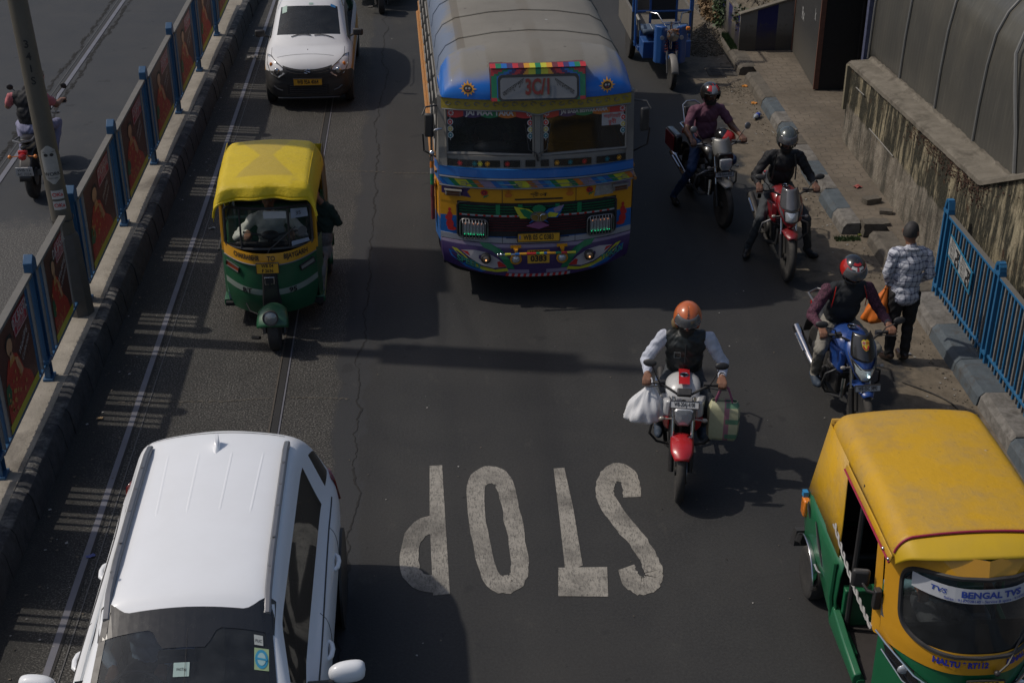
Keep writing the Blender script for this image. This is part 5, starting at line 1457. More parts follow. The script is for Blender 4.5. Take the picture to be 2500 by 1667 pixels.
for s in (-1, 1):
 # the painted eye
 EZ = lambda z: .575 + (z - .595) * 1.3
 outl = [(.30, .50), (.40, .62), (.52, .70), (.66, .725), (.80, .72), (.98, .685), (.90, .62), (.78, .54), (.64, .49), (.48, .475)]
 inn = [(.36, .515), (.46, .59), (.58, .645), (.72, .665), (.88, .66), (.78, .59), (.66, .53), (.52, .50)]
 b = MB(); b.poly([BP(s * x, EZ(z), .006) for x, z in [(.27, .49), (.32, .58), (.42, .67), (.54, .725), (.66, .735), (.62, .69), (.52, .66), (.42, .59), (.36, .50)]], 0)
 b.poly([BP(s * x, EZ(z), .005) for x, z in [(.36, .50), (.5, .485), (.66, .515), (.8, .58), (.92, .67), (.98, .68), (.9, .60), (.78, .525), (.64, .475), (.48, .46), (.34, .47)]], 1)
 b.poly([BP(s * x, EZ(z), .0045) for x, z in [(.6, .47), (.78, .53), (.94, .64), (1.02, .66), (1.0, .60), (.84, .50), (.66, .455)]], 2)
 b.obj('eye_lid', [PGRN, PLY, PBLUE], bp, smooth=0, recalc=False)
 b = MB(); b.poly([BP(s * x, EZ(z), .0075) for x, z in inn]); ey = b.obj('painted_eye', plain('eye_white', (.42, .38, .38), .45, var=.25, scale=6), bp, smooth=0, recalc=False)
 b = MB(); b.poly([BP(s * x, EZ(z), .0085) for x, z in [(.36, .515), (.44, .57), (.47, .56), (.46, .51)]]); b.poly([BP(s * x, EZ(z), .0085) for x, z in [(.88, .66), (.80, .65), (.78, .61)]]); b.obj('eye_corner', PRD, ey, smooth=0, recalc=False)
 b = MB(); c0 = BP(s * .60, .585, .03); b.lathe([(0, -.02), (.058, -.02), (.058, .03), (.05, .036), (.048, .02)], 20, M=T(*c0) @ rotm(90, 0, 0)); fl = b.obj('fog_lamp', BLACKP, bp)
 b = MB(); b.lathe([(.048, .018), (.04, .03), (.02, .038), (0, .04)], 20, M=T(*c0) @ rotm(90, 0, 0)); b.obj('lens', plain('warm_lens', (.30, .20, .13), .15, .3, var=.5, scale=50, coat=1), fl)
 b = MB(); b.ball((c0[0], c0[1] - .04, c0[2] - .01), .010, 8, 6); b.obj('bulb', emit('bulb_warm', (1, .5, .2), 1.6), fl)
 # inner lamp with yellow ring
 c0 = BP(s * .255, .575, .02) if s < 0 else BP(.28, .575, .02)
 b = MB(); b.lathe([(.0, 0), (.066, 0), (.066, .02), (.05, .024), (.05, .01)], 20, M=T(*c0) @ rotm(90, 0, 0)); il = b.obj('spot_lamp', PYELO, bp)
 b = MB(); b.lathe([(.05, .012), (.03, .03), (0, .036)], 18, M=T(*c0) @ rotm(90, 0, 0)); b.obj('lens', LENS, il)
 b = MB(); b.box((c0[0], c0[1] + .0, .70), (.05, .05, .02)); b.box((c0[0] + .0, c0[1] - .04, .675), (.03, .03, .06)); b.box((c0[0], c0[1] + .02, .715), (.12, .02, .03)); b.obj('bracket', PYELO, bp)
b = MB(); b.text('SPEED', .115, lambda x, y: BP(-.80 + x * .85, .515 + y * .9 - x * .32, .010), bold=.03); b.text('TOKAN', .095, lambda x, y: BP(.88 + x * .8, .56 + y * 1.1 + x * .30, .010), bold=.03)
b.obj('lettering', plain('mint_ink', (.05, .26, .2), .5), bp, smooth=0, recalc=False)
b = MB(); b.text('SPEED', .115, lambda x, y: BP(-.803 + x * .85, .508 + y * .9 - x * .32, .008), bold=.05); b.obj('lettering_shadow', BLACKI, bp, smooth=0, recalc=False)
# striped crash bar
b = MB(); segs = [(.0, .02, 0), (.02, .1, 1), (.1, .16, 0), (.16, .22, 2), (.22, .32, 3), (.32, .45, 4), (.45, .5, 5), (.5, .56, 1), (.56, .6, 2), (.6, .72, 3), (.72, .8, 5), (.8, .88, 4), (.88, 1.0, 1)]
def bx_(u): return (-.40 + .82 * u, -.155, .672 - .02 * 0)
pal = [CHROME, PLY, PBLUE, PYELO, PRD, PGRN]
for i, (a, c, m) in enumerate(segs): b.tube([bx_(a), bx_(c)], .016, 8, mi=m)
b.ball((-.425, -.155, .672), .024, 10, 8, 0); b.ball((-.46, -.155, .672), .019, 10, 8, 0)
b.obj('crash_bar', pal, bp, smooth=50)
b = MB(); b.poly([BP(x, z, .012) for x, z in ((-.12, .51), (.135, .51), (.135, .665), (-.12, .665))]); sp_ = b.obj('painted_plate', YPLATE, bus, smooth=0, recalc=False)
b = MB(); b.text('0383', .095, lambda x, y: BP(.01 + x, .565 + y, .018), bold=.03); b.text('WB05C', .06, lambda x, y: BP(.01 + x, .635 + y, .018), bold=.03); b.obj('lettering', BLACKI, sp_, smooth=0, recalc=False)
# mirrors
for s in (-1, 1):
 b = MB(); b.box((s * 1.19, .12, 2.13), (.10, .05, .27), rot=(0, 0, s * 14)); mr = b.obj('wing_mirror', BLACKP, bus, bevel=.02)
 b = MB(); b.tube([(s * 1.05, .3, 2.30), (s * 1.22, .2, 2.31), (s * 1.26, .14, 2.24)], .010, 6); b.tube([(s * 1.26, .16, 2.02), (s * 1.25, .22, 1.80), (s * 1.12, .34, 1.68)], .010, 6); b.obj('mirror_arm', BLACKP, mr)
# tricolour grab post at the left corner
b = MB(); zs = [.98, 1.25, 1.40, 1.46, 1.53, 1.60, 1.68, 1.74]
for i, m in enumerate([0, 0, 1, 2, 3, 4, 5]):
 b.tube([(-1.17, .22, zs[i]), (-1.165, .22, zs[i + 1])], .022, 8, mi=m)
b.ball((-1.165, .22, 1.77), .035, 10, 8, 5); b.tube([(-1.165, .22, 1.78), (-1.165, .2, 2.0), (-1.12, .16, 2.06), (-1.05, .2, 2.06)], .014, 8, mi=5)
b.obj('grab_post', [PMAR, PGRN, PGRN, PWH, POR, CHROME], bus, smooth=50)
# wheels
def wheel(par, c, r, w, rim, axis='x', n=28, name='wheel', rimr=.62):
 M = T(*c) @ (rotm(0, 90, 0) if axis == 'x' else Matrix.Identity(4))
 b = MB(); h = w / 2
 b.lathe([(r * rimr, -h * .8), (r * .86, -h), (r * .96, -h * .85), (r, -h * .5), (r, h * .5), (r * .96, h * .85), (r * .86, h), (r * rimr, h * .8)], n, M=M)
 wh = b.obj(name, RUBBER, par, smooth=40)
 b = MB(); b.lathe([(0, -h * .5), (r * rimr * .3, -h * .55), (r * rimr * .5, -h * .3), (r * rimr * .98, -h * .7), (r * rimr, -h * .8), (r * rimr, h * .8), (r * rimr * .98, h * .7), (r * rimr * .5, h * .3), (r * rimr * .3, h * .55), (0, h * .5)], n, M=M)
 b.obj('rim', rim, wh, smooth=40)
 return wh
for s in (-1, 1):
 wheel(bus, (s * .93, 1.3, .42), .42, .24, STEEL); wheel(bus, (s * .90, 5.6, .42), .42, .34, STEEL)
b = MB(); b.bb((-.95, .45, .36), (.95, 7.3, .50)); b.obj('chassis', BLACKI, bus)
# cabin inside
b = MB(); b.bb((-1.0, .35, .9), (1.0, .36, 1.72)); b.obj('dash_panel', BLACKI, bus)
b = MB(); b.bb((-.98, .25, 1.66), (.98, .55, 1.74)); b.obj('dashboard', plain('dash_dark', (.03, .03, .032), .7, var=.4), bus, bevel=.03)
b = MB(); b.tube([(-.55 + .2 * math.cos(k * .3142), .62 + .1 * math.sin(k * .3142) * 0 + .13 * math.sin(k * .3142), 1.80 + .10 * math.sin(k * .3142)) for k in range(21)], .014, 6); b.obj('steering_wheel', BLACKP, bus)
for (x, y) in ((-.5, 1.4), (.1, 1.7), (.6, 1.5), (-.5, 2.5), (.5, 2.5), (-.5, 3.4), (.5, 3.4)):
 b = MB(); b.box((x, y, 1.5), (.62, .12, .7), rot=(-8, 0, 0)); b.obj('seat', plain('bus_seat', (.03, .025, .022), .7, var=.4), bus, bevel=.04)
b = MB(); b.ball((-.45, .36, 1.77), (.24, .08, .06), 14, 8); b.obj('dash_cover', plain('dash_cloth', (.16, .15, .14), .8), bus)
b = MB(); leaves(b, (-.28, .34, 1.80), (.05, .04, .06), 50, .04, random.Random(3)); b.obj('dash_plant', LEAF, bus, smooth=0)
b = MB(); b.bb((-.98, .3, 1.0), (.98, 7.5, 1.02)); b.obj('cabin_floor', BLACKI, bus, smooth=0)
b = MB(); b.bb((-1.0, 4.2, 1.0), (1.0, 4.22, 2.55)); b.obj('cabin_shade_sheet', BLACKI, bus, smooth=0)  # black sheet added to paint the shade deep inside the cabin
# ============================================================ CARS
from mathutils.bvhtree import BVHTree
def car_shell(name, rings, mats, mf, names, root, levels=2, comps=(), post=None):
 """rings: list of 10 half points (x, z[, y]) with a station y; mirrored, subdivided, split into parts"""
 full = []
 for y, half in rings:
  h = [(p[0], p[2] if len(p) > 2 else y, p[1]) for p in half]
  full.append(h + [(-x, yy, z) for x, yy, z in reversed(h[1:-1])])
 n = len(full[0]); b = MB()
 vs = [p for r in full for p in r]; fs = []; ms = []
 hn = len(rings[0][1])
 for i in range(len(full) - 1):
  for j in range(n):
   k = (j + 1) % n
   fs.append((i * n + j, i * n + k, (i + 1) * n + k, (i + 1) * n + j))
   jj = j if j < hn - 1 else n - 1 - j
   ms.append(mf(i, jj))
 b.add(vs, fs); b.m = ms
 for r, i in ((0, 0), (len(full) - 1, len(rings) - 2)):
  b.f.append(tuple(r * n + q for q in range(n))); b.m.append(mf(i, 0) if False else 0)
 o = b.obj('shell', mats, None, smooth=60)
 q = o.modifiers.new('u', 'SUBSURF'); q.levels = q.render_levels = levels
 if post:
  me = evald(o); o.modifiers.clear(); o.data = me
  for p in me.polygons:
   k = post(p.center, p.material_index)
   if k is not None: p.material_index = k
 me = evald(o)
 bm = bmesh.new(); bm.from_mesh(me); bv = BVHTree.FromBMesh(bm); bm.free(); bpy.data.meshes.remove(me)
 parts = split_parts(o, names, root, 50, comps=comps)
 return bv, parts
def hit(bv, o, d, off=.003):
 r = bv.ray_cast(Vector(o), Vector(d).normalized())
 if r[0] is None: return None
 return r[0] + r[1] * (off if r[1].dot(Vector(d)) < 0 else -off)
def seam(bv, pts, d, r, name, m, root, off=.001, n=14):
 """thin line laid on the surface along pts (ray origins) shot in direction d"""
 b = MB(); out = []
 for i in range(len(pts) - 1):
  for k in range(n):
   p = Vector(pts[i]).lerp(Vector(pts[i + 1]), k / n); h = hit(bv, p, d, off)
   if h is not None: out.append(h)
 if len(out) > 2:
  b.tube(out, r, 4); return b.obj(name, m, root, smooth=0)
def decal(bv, pts, d, name, m, root, off=.004, par=None):
 out = [hit(bv, p, d, off) for p in pts]
 if None in out: return None
 b = MB(); b.poly(out); return b.obj(name, m, par or root, smooth=0, recalc=False)
def carpaint(name, col, dust=.12):
 def f(nm):
  t = NT(nm)
  d = t.ramp(t.noise(3, 6, .65), (.4, 0), (.8, 1))
  z = t.xyz()[2]
  k = t.math('MULTIPLY', t.math('ADD', t.math('MULTIPLY', d, .5), t.step(z, .6, .1)), dust, clamp=True)
  c = t.mix(k, col, (.2, .18, .15))
  t.b.inputs['Coat Weight'].default_value = .35; t.b.inputs['Coat Roughness'].default_value = .12
  return t.fin(c, t.math('ADD', t.math('MULTIPLY', d, .1), .45), 0, .4)
 return mk(name, f)
CWHITE = carpaint('car_white', (.80, .81, .83))
TWHITE = carpaint('taxi_white', (.66, .66, .67), .22)
DGLASS = glass('dark_side_glass', (.16, .17, .17), dirt=.05, rough=.03)
SEAMM = plain('seam_dark', (.05, .05, .05), .7)
WGLASS = glass('windscreen_glass', (.90, .93, .95), dirt=.30, rough=.03)  # dirt amount also paints in the sky haze reflected by the screen
suv = thing('white_suv', 'white car with roof rails and shark fin aerial, seen from above at the bottom', 'car', (-1.69, 8.0, 0), rz=.6)
def H(*p): return list(p)
rgs = [
 (1.86, H((0, .34), (.50, .34), (.66, .50), (.70, .72), (.66, .88), (.62, .92), (.55, .96), (.42, .98), (.25, .99), (0, 1.0))),
 (1.90, H((0, .30), (.66, .30), (.79, .48), (.81, .75), (.77, .93), (.72, 1.00), (.66, 1.06, 1.86), (.5, 1.10, 1.84), (.3, 1.11, 1.84), (0, 1.12, 1.85))),
 (1.66, H((0, .25), (.74, .25), (.845, .45), (.86, .75), (.835, .98), (.78, 1.05), (.69, 1.34, 1.62), (.58, 1.46, 1.58), (.3, 1.50, 1.58), (0, 1.51, 1.60))),
 (1.36, H((0, .25), (.76, .25), (.85, .45), (.865, .75), (.85, .98), (.78, 1.07), (.64, 1.47), (.565, 1.575, 1.40), (.3, 1.622, 1.42), (0, 1.64, 1.46))),
 (1.12, H((0, .25), (.76, .25), (.85, .45), (.87, .75), (.85, .98), (.755, 1.03), (.605, 1.52), (.555, 1.60), (.3, 1.64), (0, 1.655))),
 (.98, H((0, .25), (.76, .25), (.85, .45), (.87, .75), (.85, .98), (.75, 1.02), (.60, 1.53), (.555, 1.605), (.3, 1.645), (0, 1.66))),
 (.2, H((0, .25), (.76, .25), (.85, .45), (.865, .75), (.845, .98), (.745, 1.01), (.595, 1.53), (.55, 1.61), (.3, 1.65), (0, 1.665))),
 (-.45, H((0, .25), (.76, .25), (.85, .45), (.865, .75), (.845, .98), (.745, 1.0), (.585, 1.51), (.54, 1.595), (.3, 1.635), (0, 1.65))),
 (-.64, H((0, .25), (.76, .25), (.85, .45), (.865, .75), (.845, .97), (.745, .99), (.58, 1.47), (.525, 1.565, -.60), (.3, 1.61, -.56), (0, 1.62, -.58))),
 (-.69, H((0, .25), (.76, .25), (.85, .45), (.865, .75), (.845, .97), (.745, .99), (.59, 1.42), (.53, 1.54, -.60), (.3, 1.585, -.61), (0, 1.597, -.63))),
 (-1.30, H((0, .25), (.76, .25), (.85, .45), (.865, .74), (.84, .94), (.77, .99), (.735, 1.04, -1.32), (.66, 1.06, -1.36), (.36, 1.05, -1.50), (0, 1.05, -1.54))),
 (-1.42, H((0, .25), (.76, .25), (.85, .45), (.86, .72), (.83, .92), (.78, .96), (.72, 1.0, -1.45), (.64, 1.02, -1.5), (.36, 1.02, -1.6), (0, 1.02, -1.64))),
 (-2.0, H((0, .25), (.72, .25), (.82, .42), (.84, .65), (.80, .82), (.74, .88), (.68, .91), (.6, .94), (.34, .96), (0, .97))),
 (-2.25, H((0, .25), (.6, .25), (.7, .42), (.72, .6), (.68, .72), (.62, .77), (.55, .80), (.48, .82), (.28, .83), (0, .84))),
]
def mf(i, j):
 if j == 5 and 4 <= i <= 9: return 1            # side glass
 if j == 5 and i == 2: return 2                 # quarter glass
 if j in (7, 8) and i == 9: return 3            # windscreen
 if j in (7, 8) and i == 1: return 4
 return 0
bvS, prt = car_shell('suv', rgs, [CWHITE, DGLASS, DGLASS, WGLASS, DGLASS], mf, ['body', 'side_window', 'quarter_window', 'windscreen', 'rear_window'], suv, 2, comps=(1, 2))
# black edging round the screen top
FR = plain('black_frit', (.018, .019, .021), .25, var=.15, coat=.5)
b = MB(); rowsn = 30
def scr(u, d=.004):
 # u -1..1 across, on the screen surface by ray from above/front
 pass
def srow(x, t_, off=.005):
 p = Vector((x, -.42 - 1.05 * t_, 3.0)); return hit(bvS, p, (0, -.12, -1), off)
def fritpoly(f0, f1, n=34, x0=-.56, x1=.56):
 for i in range(n):
  xa, xb = x0 + (x1 - x0) * i / n, x0 + (x1 - x0) * (i + 1) / n
  q = [srow(xa, f0(xa)), srow(xb, f0(xb)), srow(xb, f1(xb)), srow(xa, f1(xa))]
  if None not in q: b.add(q, [(0, 1, 2, 3)])
def sstep(x, a, c):
 t_ = max(0, min(1, (x - a) / (c - a))); return t_ * t_ * (3 - 2 * t_)
top = lambda x: -.05 + .10 * sstep(abs(x), .56, .36)
low = lambda x: .155 + .10 * (abs(x) < .13) + .10 * sstep(abs(x), .22, .13) * (abs(x) >= .13) + .0 * x
fritpoly(top, low)
b.obj('screen_edge_band', FR, suv, smooth=0, recalc=False)
for s in (-1, 1):
 b = MB()
 for i in range(14):
  ta, tb = .02 + .07 * i, .02 + .07 * (i + 1)
  w = lambda t_: .53 + .14 * t_
  q = [srow(s * (w(ta) - .045), ta), srow(s * (w(ta) + .0), ta), srow(s * (w(tb) + .0), tb), srow(s * (w(tb) - .045), tb)]
  if None not in q: b.add(q, [(0, 1, 2, 3)])
 b.obj('screen_edge_band', FR, suv, smooth=0, recalc=False)
# roof rails
RAILM = plain('roof_rail_silver', (.22, .22, .23), .35, .6, var=.12)
for s in (-1, 1):
 b = MB(); ys = [-.66, -.5, -.2, .3, .8, 1.1, 1.25]
 pts = []
 for y in ys:
  h = hit(bvS, (s * .50, y, 3), (0, 0, -1), 0); pts.append((s * (.515 if y > -.4 else .515 + .0), y, h.z + (.045 if -.3 < y < 1.15 else (.025 if y > -.6 else .008))))
 for i in range(len(pts) - 1): pass
 b.loft([[(x - .022, y, z - .03), (x - .022, y, z), (x - .012, y, z + .008), (x + .012, y, z + .008), (x + .022, y, z), (x + .022, y, z - .03)] for x, y, z in pts], True, True)
 rr_ = b.obj('roof_rail', RAILM, suv, smooth=35)
 b = MB()
 for y in (-.35, -.02, .35, .62, .9):
  z = [p for p in pts if p[1] <= y][-1][2]; b.lathe([(.012, 0), (.012, .002), (0, .002)], 10, M=T(s * .515, y, pts[3][2] + .0085))
 b.obj('screw_cap', STEEL, rr_)
# fin aerial
b = MB(); fz = hit(bvS, (0.0, 1.12, 3), (0, 0, -1), 0).z
b.loft([[(-.028 * k, y0, fz - .004), (0, y0 - 0, fz - .004), (.028 * k, y0, fz - .004), (.028 * k * .4, y0 + sh_, fz + hh_), (-.028 * k * .4, y0 + sh_, fz + hh_)] for k, y0, sh_, hh_ in ((.15, 1.03, .02, .0), (.9, 1.09, .03, .03), (1, 1.14, .03, .065), (.8, 1.18, .03, .085), (.3, 1.21, .02, .02))], True, True)
b.obj('fin_aerial', CWHITE, suv, smooth=60)
# pressed ribs in the roof
for x in (-.32, -.11, .11, .32):
 b = MB(); pts = []
 for k in range(16):
  y = .22 + .95 * k / 15; h = hit(bvS, (x * (1 + .1 * k / 15), y, 3), (0, 0, -1), -.002); pts.append(h)
 b.tube(pts, [.0005, .008] + [.014] * 12 + [.008, .0005], 10, flat=.22); b.obj('roof_rib', CWHITE, suv, smooth=80)
# seams
seam(bvS, [(-.56, 1.40, 3), (.56, 1.40, 3)], (0, 0, -1), .003, 'hatch_seam', SEAMM, suv)
for s in (-1, 1):
 for y in (-1.18, -.05, .98):
  seam(bvS, [(s * 3, y, 1.0), (s * 3, y + (.08 if y > .5 else 0), .32)], (-s, 0, 0), .003, 'door_seam', SEAMM, suv)
 seam(bvS, [(s * 3, 1.35, 1.02), (s * 3, 1.1, 1.0), (s * 3, -1.2, .95)], (-s, 0, 0), .007, 'belt_line', BLACKP, suv, n=20)
 # handles
 for y in (.72, -.28):
  h = hit(bvS, (s * 3, y, .86), (-s, 0, 0), 0)
  b = MB(); b.tube([h + Vector((s * -.005, .10, 0)), h + Vector((s * .022, .06, .004)), h + Vector((s * .030, 0, .006)), h + Vector((s * .022, -.07, .004)), h + Vector((s * -.005, -.10, 0))], [.012, .016, .018, .018, .014], 8); hd = b.obj('door_handle', CWHITE, suv, smooth=70)
  b = MB(); b.ball(h - Vector((s * .012, .0, .01)), (.016, .06, .035), 12, 8); b.obj('handle_recess', plain('recess_grey', (.25, .25, .26), .5), hd)
 # mirror
 b = MB(); c = Vector((s * .98, -.74, 1.05))
 b.loft([[(c.x + s * (-.10 + .25 * k / 6) , c.y + .03 * (k / 6) + .075 * w_ * max(-.8, min(.8, math.cos(a))), c.z + .095 * w_ * max(-.8, min(.8, math.sin(a)))) for a in [2 * PI * (q + .5) / 8 for q in range(8)]] for k, w_ in enumerate((.45, .85, 1.0, 1.05, 1.05, 1.0, .72))], True, True)
 m_ = b.obj('wing_mirror', CWHITE, suv, subsurf=1, smooth=80)
 b = MB(); b.tube([(s * .74, -.80, 1.02), (s * .92, -.78, 1.01)], .022, 8); b.box((s * .98, -.71, 1.0), (.18, .10, .03)); b.obj('mirror_base', BLACKP, m_, bevel=.01)
 # tail lamp
 b = MB(); b.loft([[(s * x, y, z) for x, y, z in r_] for r_ in ([(.66, 1.88, .78), (.66, 1.84, 1.0), (.60, 1.80, 1.02)], [(.80, 1.82, .78), (.78, 1.76, 1.02), (.74, 1.74, 1.04)], [(.865, 1.62, .82), (.83, 1.60, 1.02), (.80, 1.60, 1.045)])], False, False)
 b.obj('tail_lamp', plain('dark_red_lens', (.14, .008, .008), .25, coat=.8), suv, solid=.02)
 wheel(suv, (s * .76, 1.20, .33), .33, .21, STEEL); wheel(suv, (s * .76, -1.45, .33), .33, .21, STEEL)
 b = MB(); b.lathe([(.36, 0), (.40, .0), (.40, .02), (.36, .02)], 28, M=T(s * .862, 1.20, .34) @ rotm(0, 90 * s, 0)); b.obj('wheel_arch', BLACKP, suv)
# stickers on the screen
q = [srow(*p) for p in ((.475, .19), (.535, .19), (.55, .27), (.485, .27))]
b = MB(); b.poly([hit(bvS, (x, -.42 - 1.05 * t_, 3), (0, -.12, -1), .006) for x, t_ in ((.435, .175), (.49, .175), (.495, .225), (.44, .225))]); k_ = b.obj('permit_sticker', plain('sticker_white', (.4, .42, .4), .5), suv, smooth=0, recalc=False)
b = MB(); b.text('PUC', .022, lambda x, y: hit(bvS, (.465 + x, -.42 - 1.05 * (.205) + y, 3), (0, -.12, -1), .008)); b.obj('lettering', BLACKI, k_, smooth=0, recalc=False)
b = MB(); b.poly([hit(bvS, (x, -.42 - 1.05 * t_, 3), (0, -.12, -1), .006) for x, t_ in ((.44, .24), (.53, .235), (.535, .345), (.445, .35))]); k_ = b.obj('round_sticker', plain('sticker_lime', (.30, .40, .22), .5), suv, smooth=0, recalc=False)
b = MB(); b.poly([hit(bvS, (.487 + .040 * math.cos(a * .314), -.42 - 1.05 * .293 + .050 * math.sin(a * .314), 3), (0, -.12, -1), .008) for a in range(20)], 0)
b.poly([hit(bvS, (.487 + .026 * math.cos(a * .314), -.42 - 1.05 * .293 + .034 * math.sin(a * .314), 3), (0, -.12, -1), .010) for a in range(20)], 1)
b.poly([hit(bvS, (.487 + x, -.42 - 1.05 * .293 + y, 3), (0, -.12, -1), .012) for x, y in ((-.034, -.005), (.034, -.005), (.034, .005), (-.034, .005))], 0)
b.obj('sticker_ring', [plain('cyan_ink', (.03, .25, .42), .5), plain('pale_cyan', (.30, .45, .45), .5)], k_, smooth=0, recalc=False)
b = MB(); b.poly([hit(bvS, (x, -.42 - 1.05 * t_, 3), (0, -.12, -1), .006) for x, t_ in ((-.055, .33), (.045, .33), (.045, .40), (-.055, .40))]); k_ = b.obj('toll_tag', plain('tag_mint', (.34, .45, .42), .5), suv, smooth=0, recalc=False)
b = MB(); b.text('FASTag', .02, lambda x, y: hit(bvS, (-.005 + x, -.42 - 1.05 * .365 + y, 3), (0, -.12, -1), .008)); b.obj('lettering', BLACKI, k_, smooth=0, recalc=False)
b = MB(); b.poly([hit(bvS, (x, -.42 - 1.05 * t_, 3), (0, -.12, -1), .004) for x, t_ in ((.0165, .15), (.0195, .15), (.0195, .95), (.0165, .95))]); b.obj('wiring_line', BLACKI, suv, smooth=0, recalc=False)
# interior
INTD = plain('interior_dark', (.012, .012, .013), .8, var=.3)
INTG = plain('dash_grey', (.09, .092, .096), .7, var=.2)
b = MB(); b.bb((-.74, -1.5, .28), (.74, 1.5, .36)); b.obj('cabin_floor', INTD, suv)
b = MB(); b.grid(lambda u, v: (-.70 + 1.4 * u, -1.50 + .52 * v, .93 + .05 * math.sin(v * 3) - .03 * v), 14, 6); b.obj('dashboard', INTG, suv, solid=.1)
for x in (-.36, .36):
 b = MB(); b.box((x, -.02, .95), (.50, .14, .62), rot=(-14, 0, 0)); b.box((x, -.34, .62), (.50, .52, .16)); b.box((x, .07, 1.30), (.26, .10, .18), rot=(-10, 0, 0)); b.obj('seat', INTD, suv, bevel=.05, seg=3)
b = MB(); b.box((0, .85, .95), (1.25, .16, .62), rot=(-12, 0, 0)); b.obj('rear_seat', INTD, suv, bevel=.05)
b = MB(); b.tube([(-.36 + .18 * math.cos(k * .3142), -.80 + .06 * math.sin(k * .3142), .99 + .16 * math.sin(k * .3142)) for k in range(21)], .014, 8); b.ball((-.36, -.82, .98), (.05, .03, .05)); b.obj('steering_wheel', BLACKP, suv)
b = MB(); b.box((-.60, -1.05, 1.10), (.16, .02, .40), rot=(-40, 0, 8)); b.box((-.05, -.86, 1.36), (.24, .06, .06), rot=(0, 0, 0)); b.obj('sun_visor', BLACKI, suv)
# ------------------------------------------------------------ white and yellow taxi
taxi = thing('taxi', 'small white taxi with yellow side stripe and black front bumper', 'car', (-1.95, 21.52, 0), rz=.3)
taxi.scale = (.945, 1, 1)
W_ = .72
rt = [
 (-.0, H((0, .20), (.42, .20), (.52, .26), (.55, .36), (.54, .42), (.50, .50), (.44, .55), (.36, .58), (.2, .59), (0, .60))),
 (.03, H((0, .17), (.52, .17, .06), (.64, .26, .10), (.66, .40, .08), (.65, .52, .10), (.61, .62, .12), (.52, .665, .08), (.42, .68, .06), (.22, .70, .04), (0, .70, .03))),
 (.26, H((0, .16), (.62, .16), (.71, .30), (.725, .45), (.715, .62), (.68, .72), (.60, .765, .22), (.48, .79, .18), (.24, .82, .16), (0, .825, .15))),
 (.44, H((0, .16), (.64, .16), (.72, .32), (.735, .52), (.725, .70), (.69, .78), (.60, .83, .40), (.48, .86), (.24, .885), (0, .89))),
 (.62, H((0, .16), (.64, .16), (.72, .32), (.735, .55), (.725, .76), (.69, .83), (.66, .865, .62), (.58, .89, .57), (.29, .92, .49), (0, .93, .47))),
 (.74, H((0, .16), (.64, .16), (.72, .32), (.735, .55), (.725, .78), (.69, .85), (.645, .90, .72), (.58, .93, .64), (.29, .955, .56), (0, .96, .54))),
 (1.42, H((0, .16), (.64, .16), (.72, .32), (.735, .55), (.725, .82), (.69, .88), (.57, 1.27), (.485, 1.38, 1.38), (.26, 1.41, 1.31), (0, 1.415, 1.28))),
 (1.52, H((0, .16), (.64, .16), (.72, .32), (.735, .55), (.725, .82), (.69, .88), (.56, 1.31), (.475, 1.41, 1.46), (.26, 1.445, 1.40), (0, 1.45, 1.38))),
 (2.2, H((0, .16), (.64, .16), (.72, .32), (.735, .55), (.725, .84), (.69, .90), (.56, 1.34), (.48, 1.45), (.26, 1.48), (0, 1.485))),
 (2.9, H((0, .16), (.64, .16), (.72, .32), (.735, .55), (.725, .86), (.69, .92), (.55, 1.30), (.46, 1.42), (.26, 1.46), (0, 1.465))),
 (3.3, H((0, .16), (.60, .16), (.68, .32), (.70, .55), (.68, .86), (.65, .92), (.54, 1.1, 3.2), (.44, 1.2, 3.15), (.26, 1.22, 3.15), (0, 1.23, 3.15))),
 (3.42, H((0, .25), (.5, .25), (.6, .35), (.62, .5), (.6, .7), (.58, .76), (.5, .8), (.4, .82), (.2, .83), (0, .83))),
]
def mft(i, j):
 if j == 5 and 5 <= i <= 8: return 2
 if j in (7, 8) and i == 5: return 3
 if j == 3 and i >= 2: return 4
 return 0
BUMP = plain('bumper_black', (.020, .020, .021), .5, var=.2, dust=.25)
YSTR = plain('taxi_yellow', (.55, .26, .02), .4, var=.1, dust=.15)
bvT, _ = car_shell('taxi', rt, [TWHITE, BUMP, DGLASS, glass('taxi_glass', (.35, .38, .38), dirt=.28, rough=.03), YSTR], mft, ['body', 'front_bumper', 'side_window', 'windscreen', 'yellow_stripe'], taxi, 4, comps=(2, 4), post=lambda c, m: (1 if c.y < .62 and c.z < min(.668 - .05 * (c.x / .6) ** 2, .66 - max(0, c.y - .12) * .45) and c.z > 0 else None))
def tf(x, z, off=.004): return hit(bvT, (x, -2, z), (0, 1, 0), off)
# grille strip, lower intake, lamps
b = MB()
def fpoly(b, pts, off=.005, mi=None):
 q = [tf(x, z, off) for x, z in pts]
 if None not in q: b.poly(q, mi)
def fgrid(b, x0, x1, z0, z1, off=.006, n=12, mi=None, zf=None):
 def f(u, v):
  x = x0 + (x1 - x0) * u; z = z0 + (z1 - z0) * v + (zf(x) if zf else 0); return tf(x, z, off) or (x, 0, z)
 b.grid(f, n, 2, mi)
fgrid(b, -.40, .40, .575, .665, .008, zf=lambda x: .05 * (abs(x) / .4) ** 2 - .01); gq = b.obj('upper_grille', BLACKP, taxi, smooth=0, recalc=False)
b = MB()
for z in (.59, .63): b.tube([tf(x / 20, z + .05 * (abs(x / 20) / .4) ** 2, .014) for x in range(-7, 8)], .006, 5)
b.obj('grille_bar', DARKM, gq)
b = MB(); fgrid(b, -.34, .34, .27, .42, .006); gq = b.obj('lower_grille', BLACKI, taxi, smooth=0, recalc=False)
b = MB()
for k in range(5): b.tube([tf(x / 20, .285 + k * .03, .010) for x in range(-6, 7)], .004, 4)
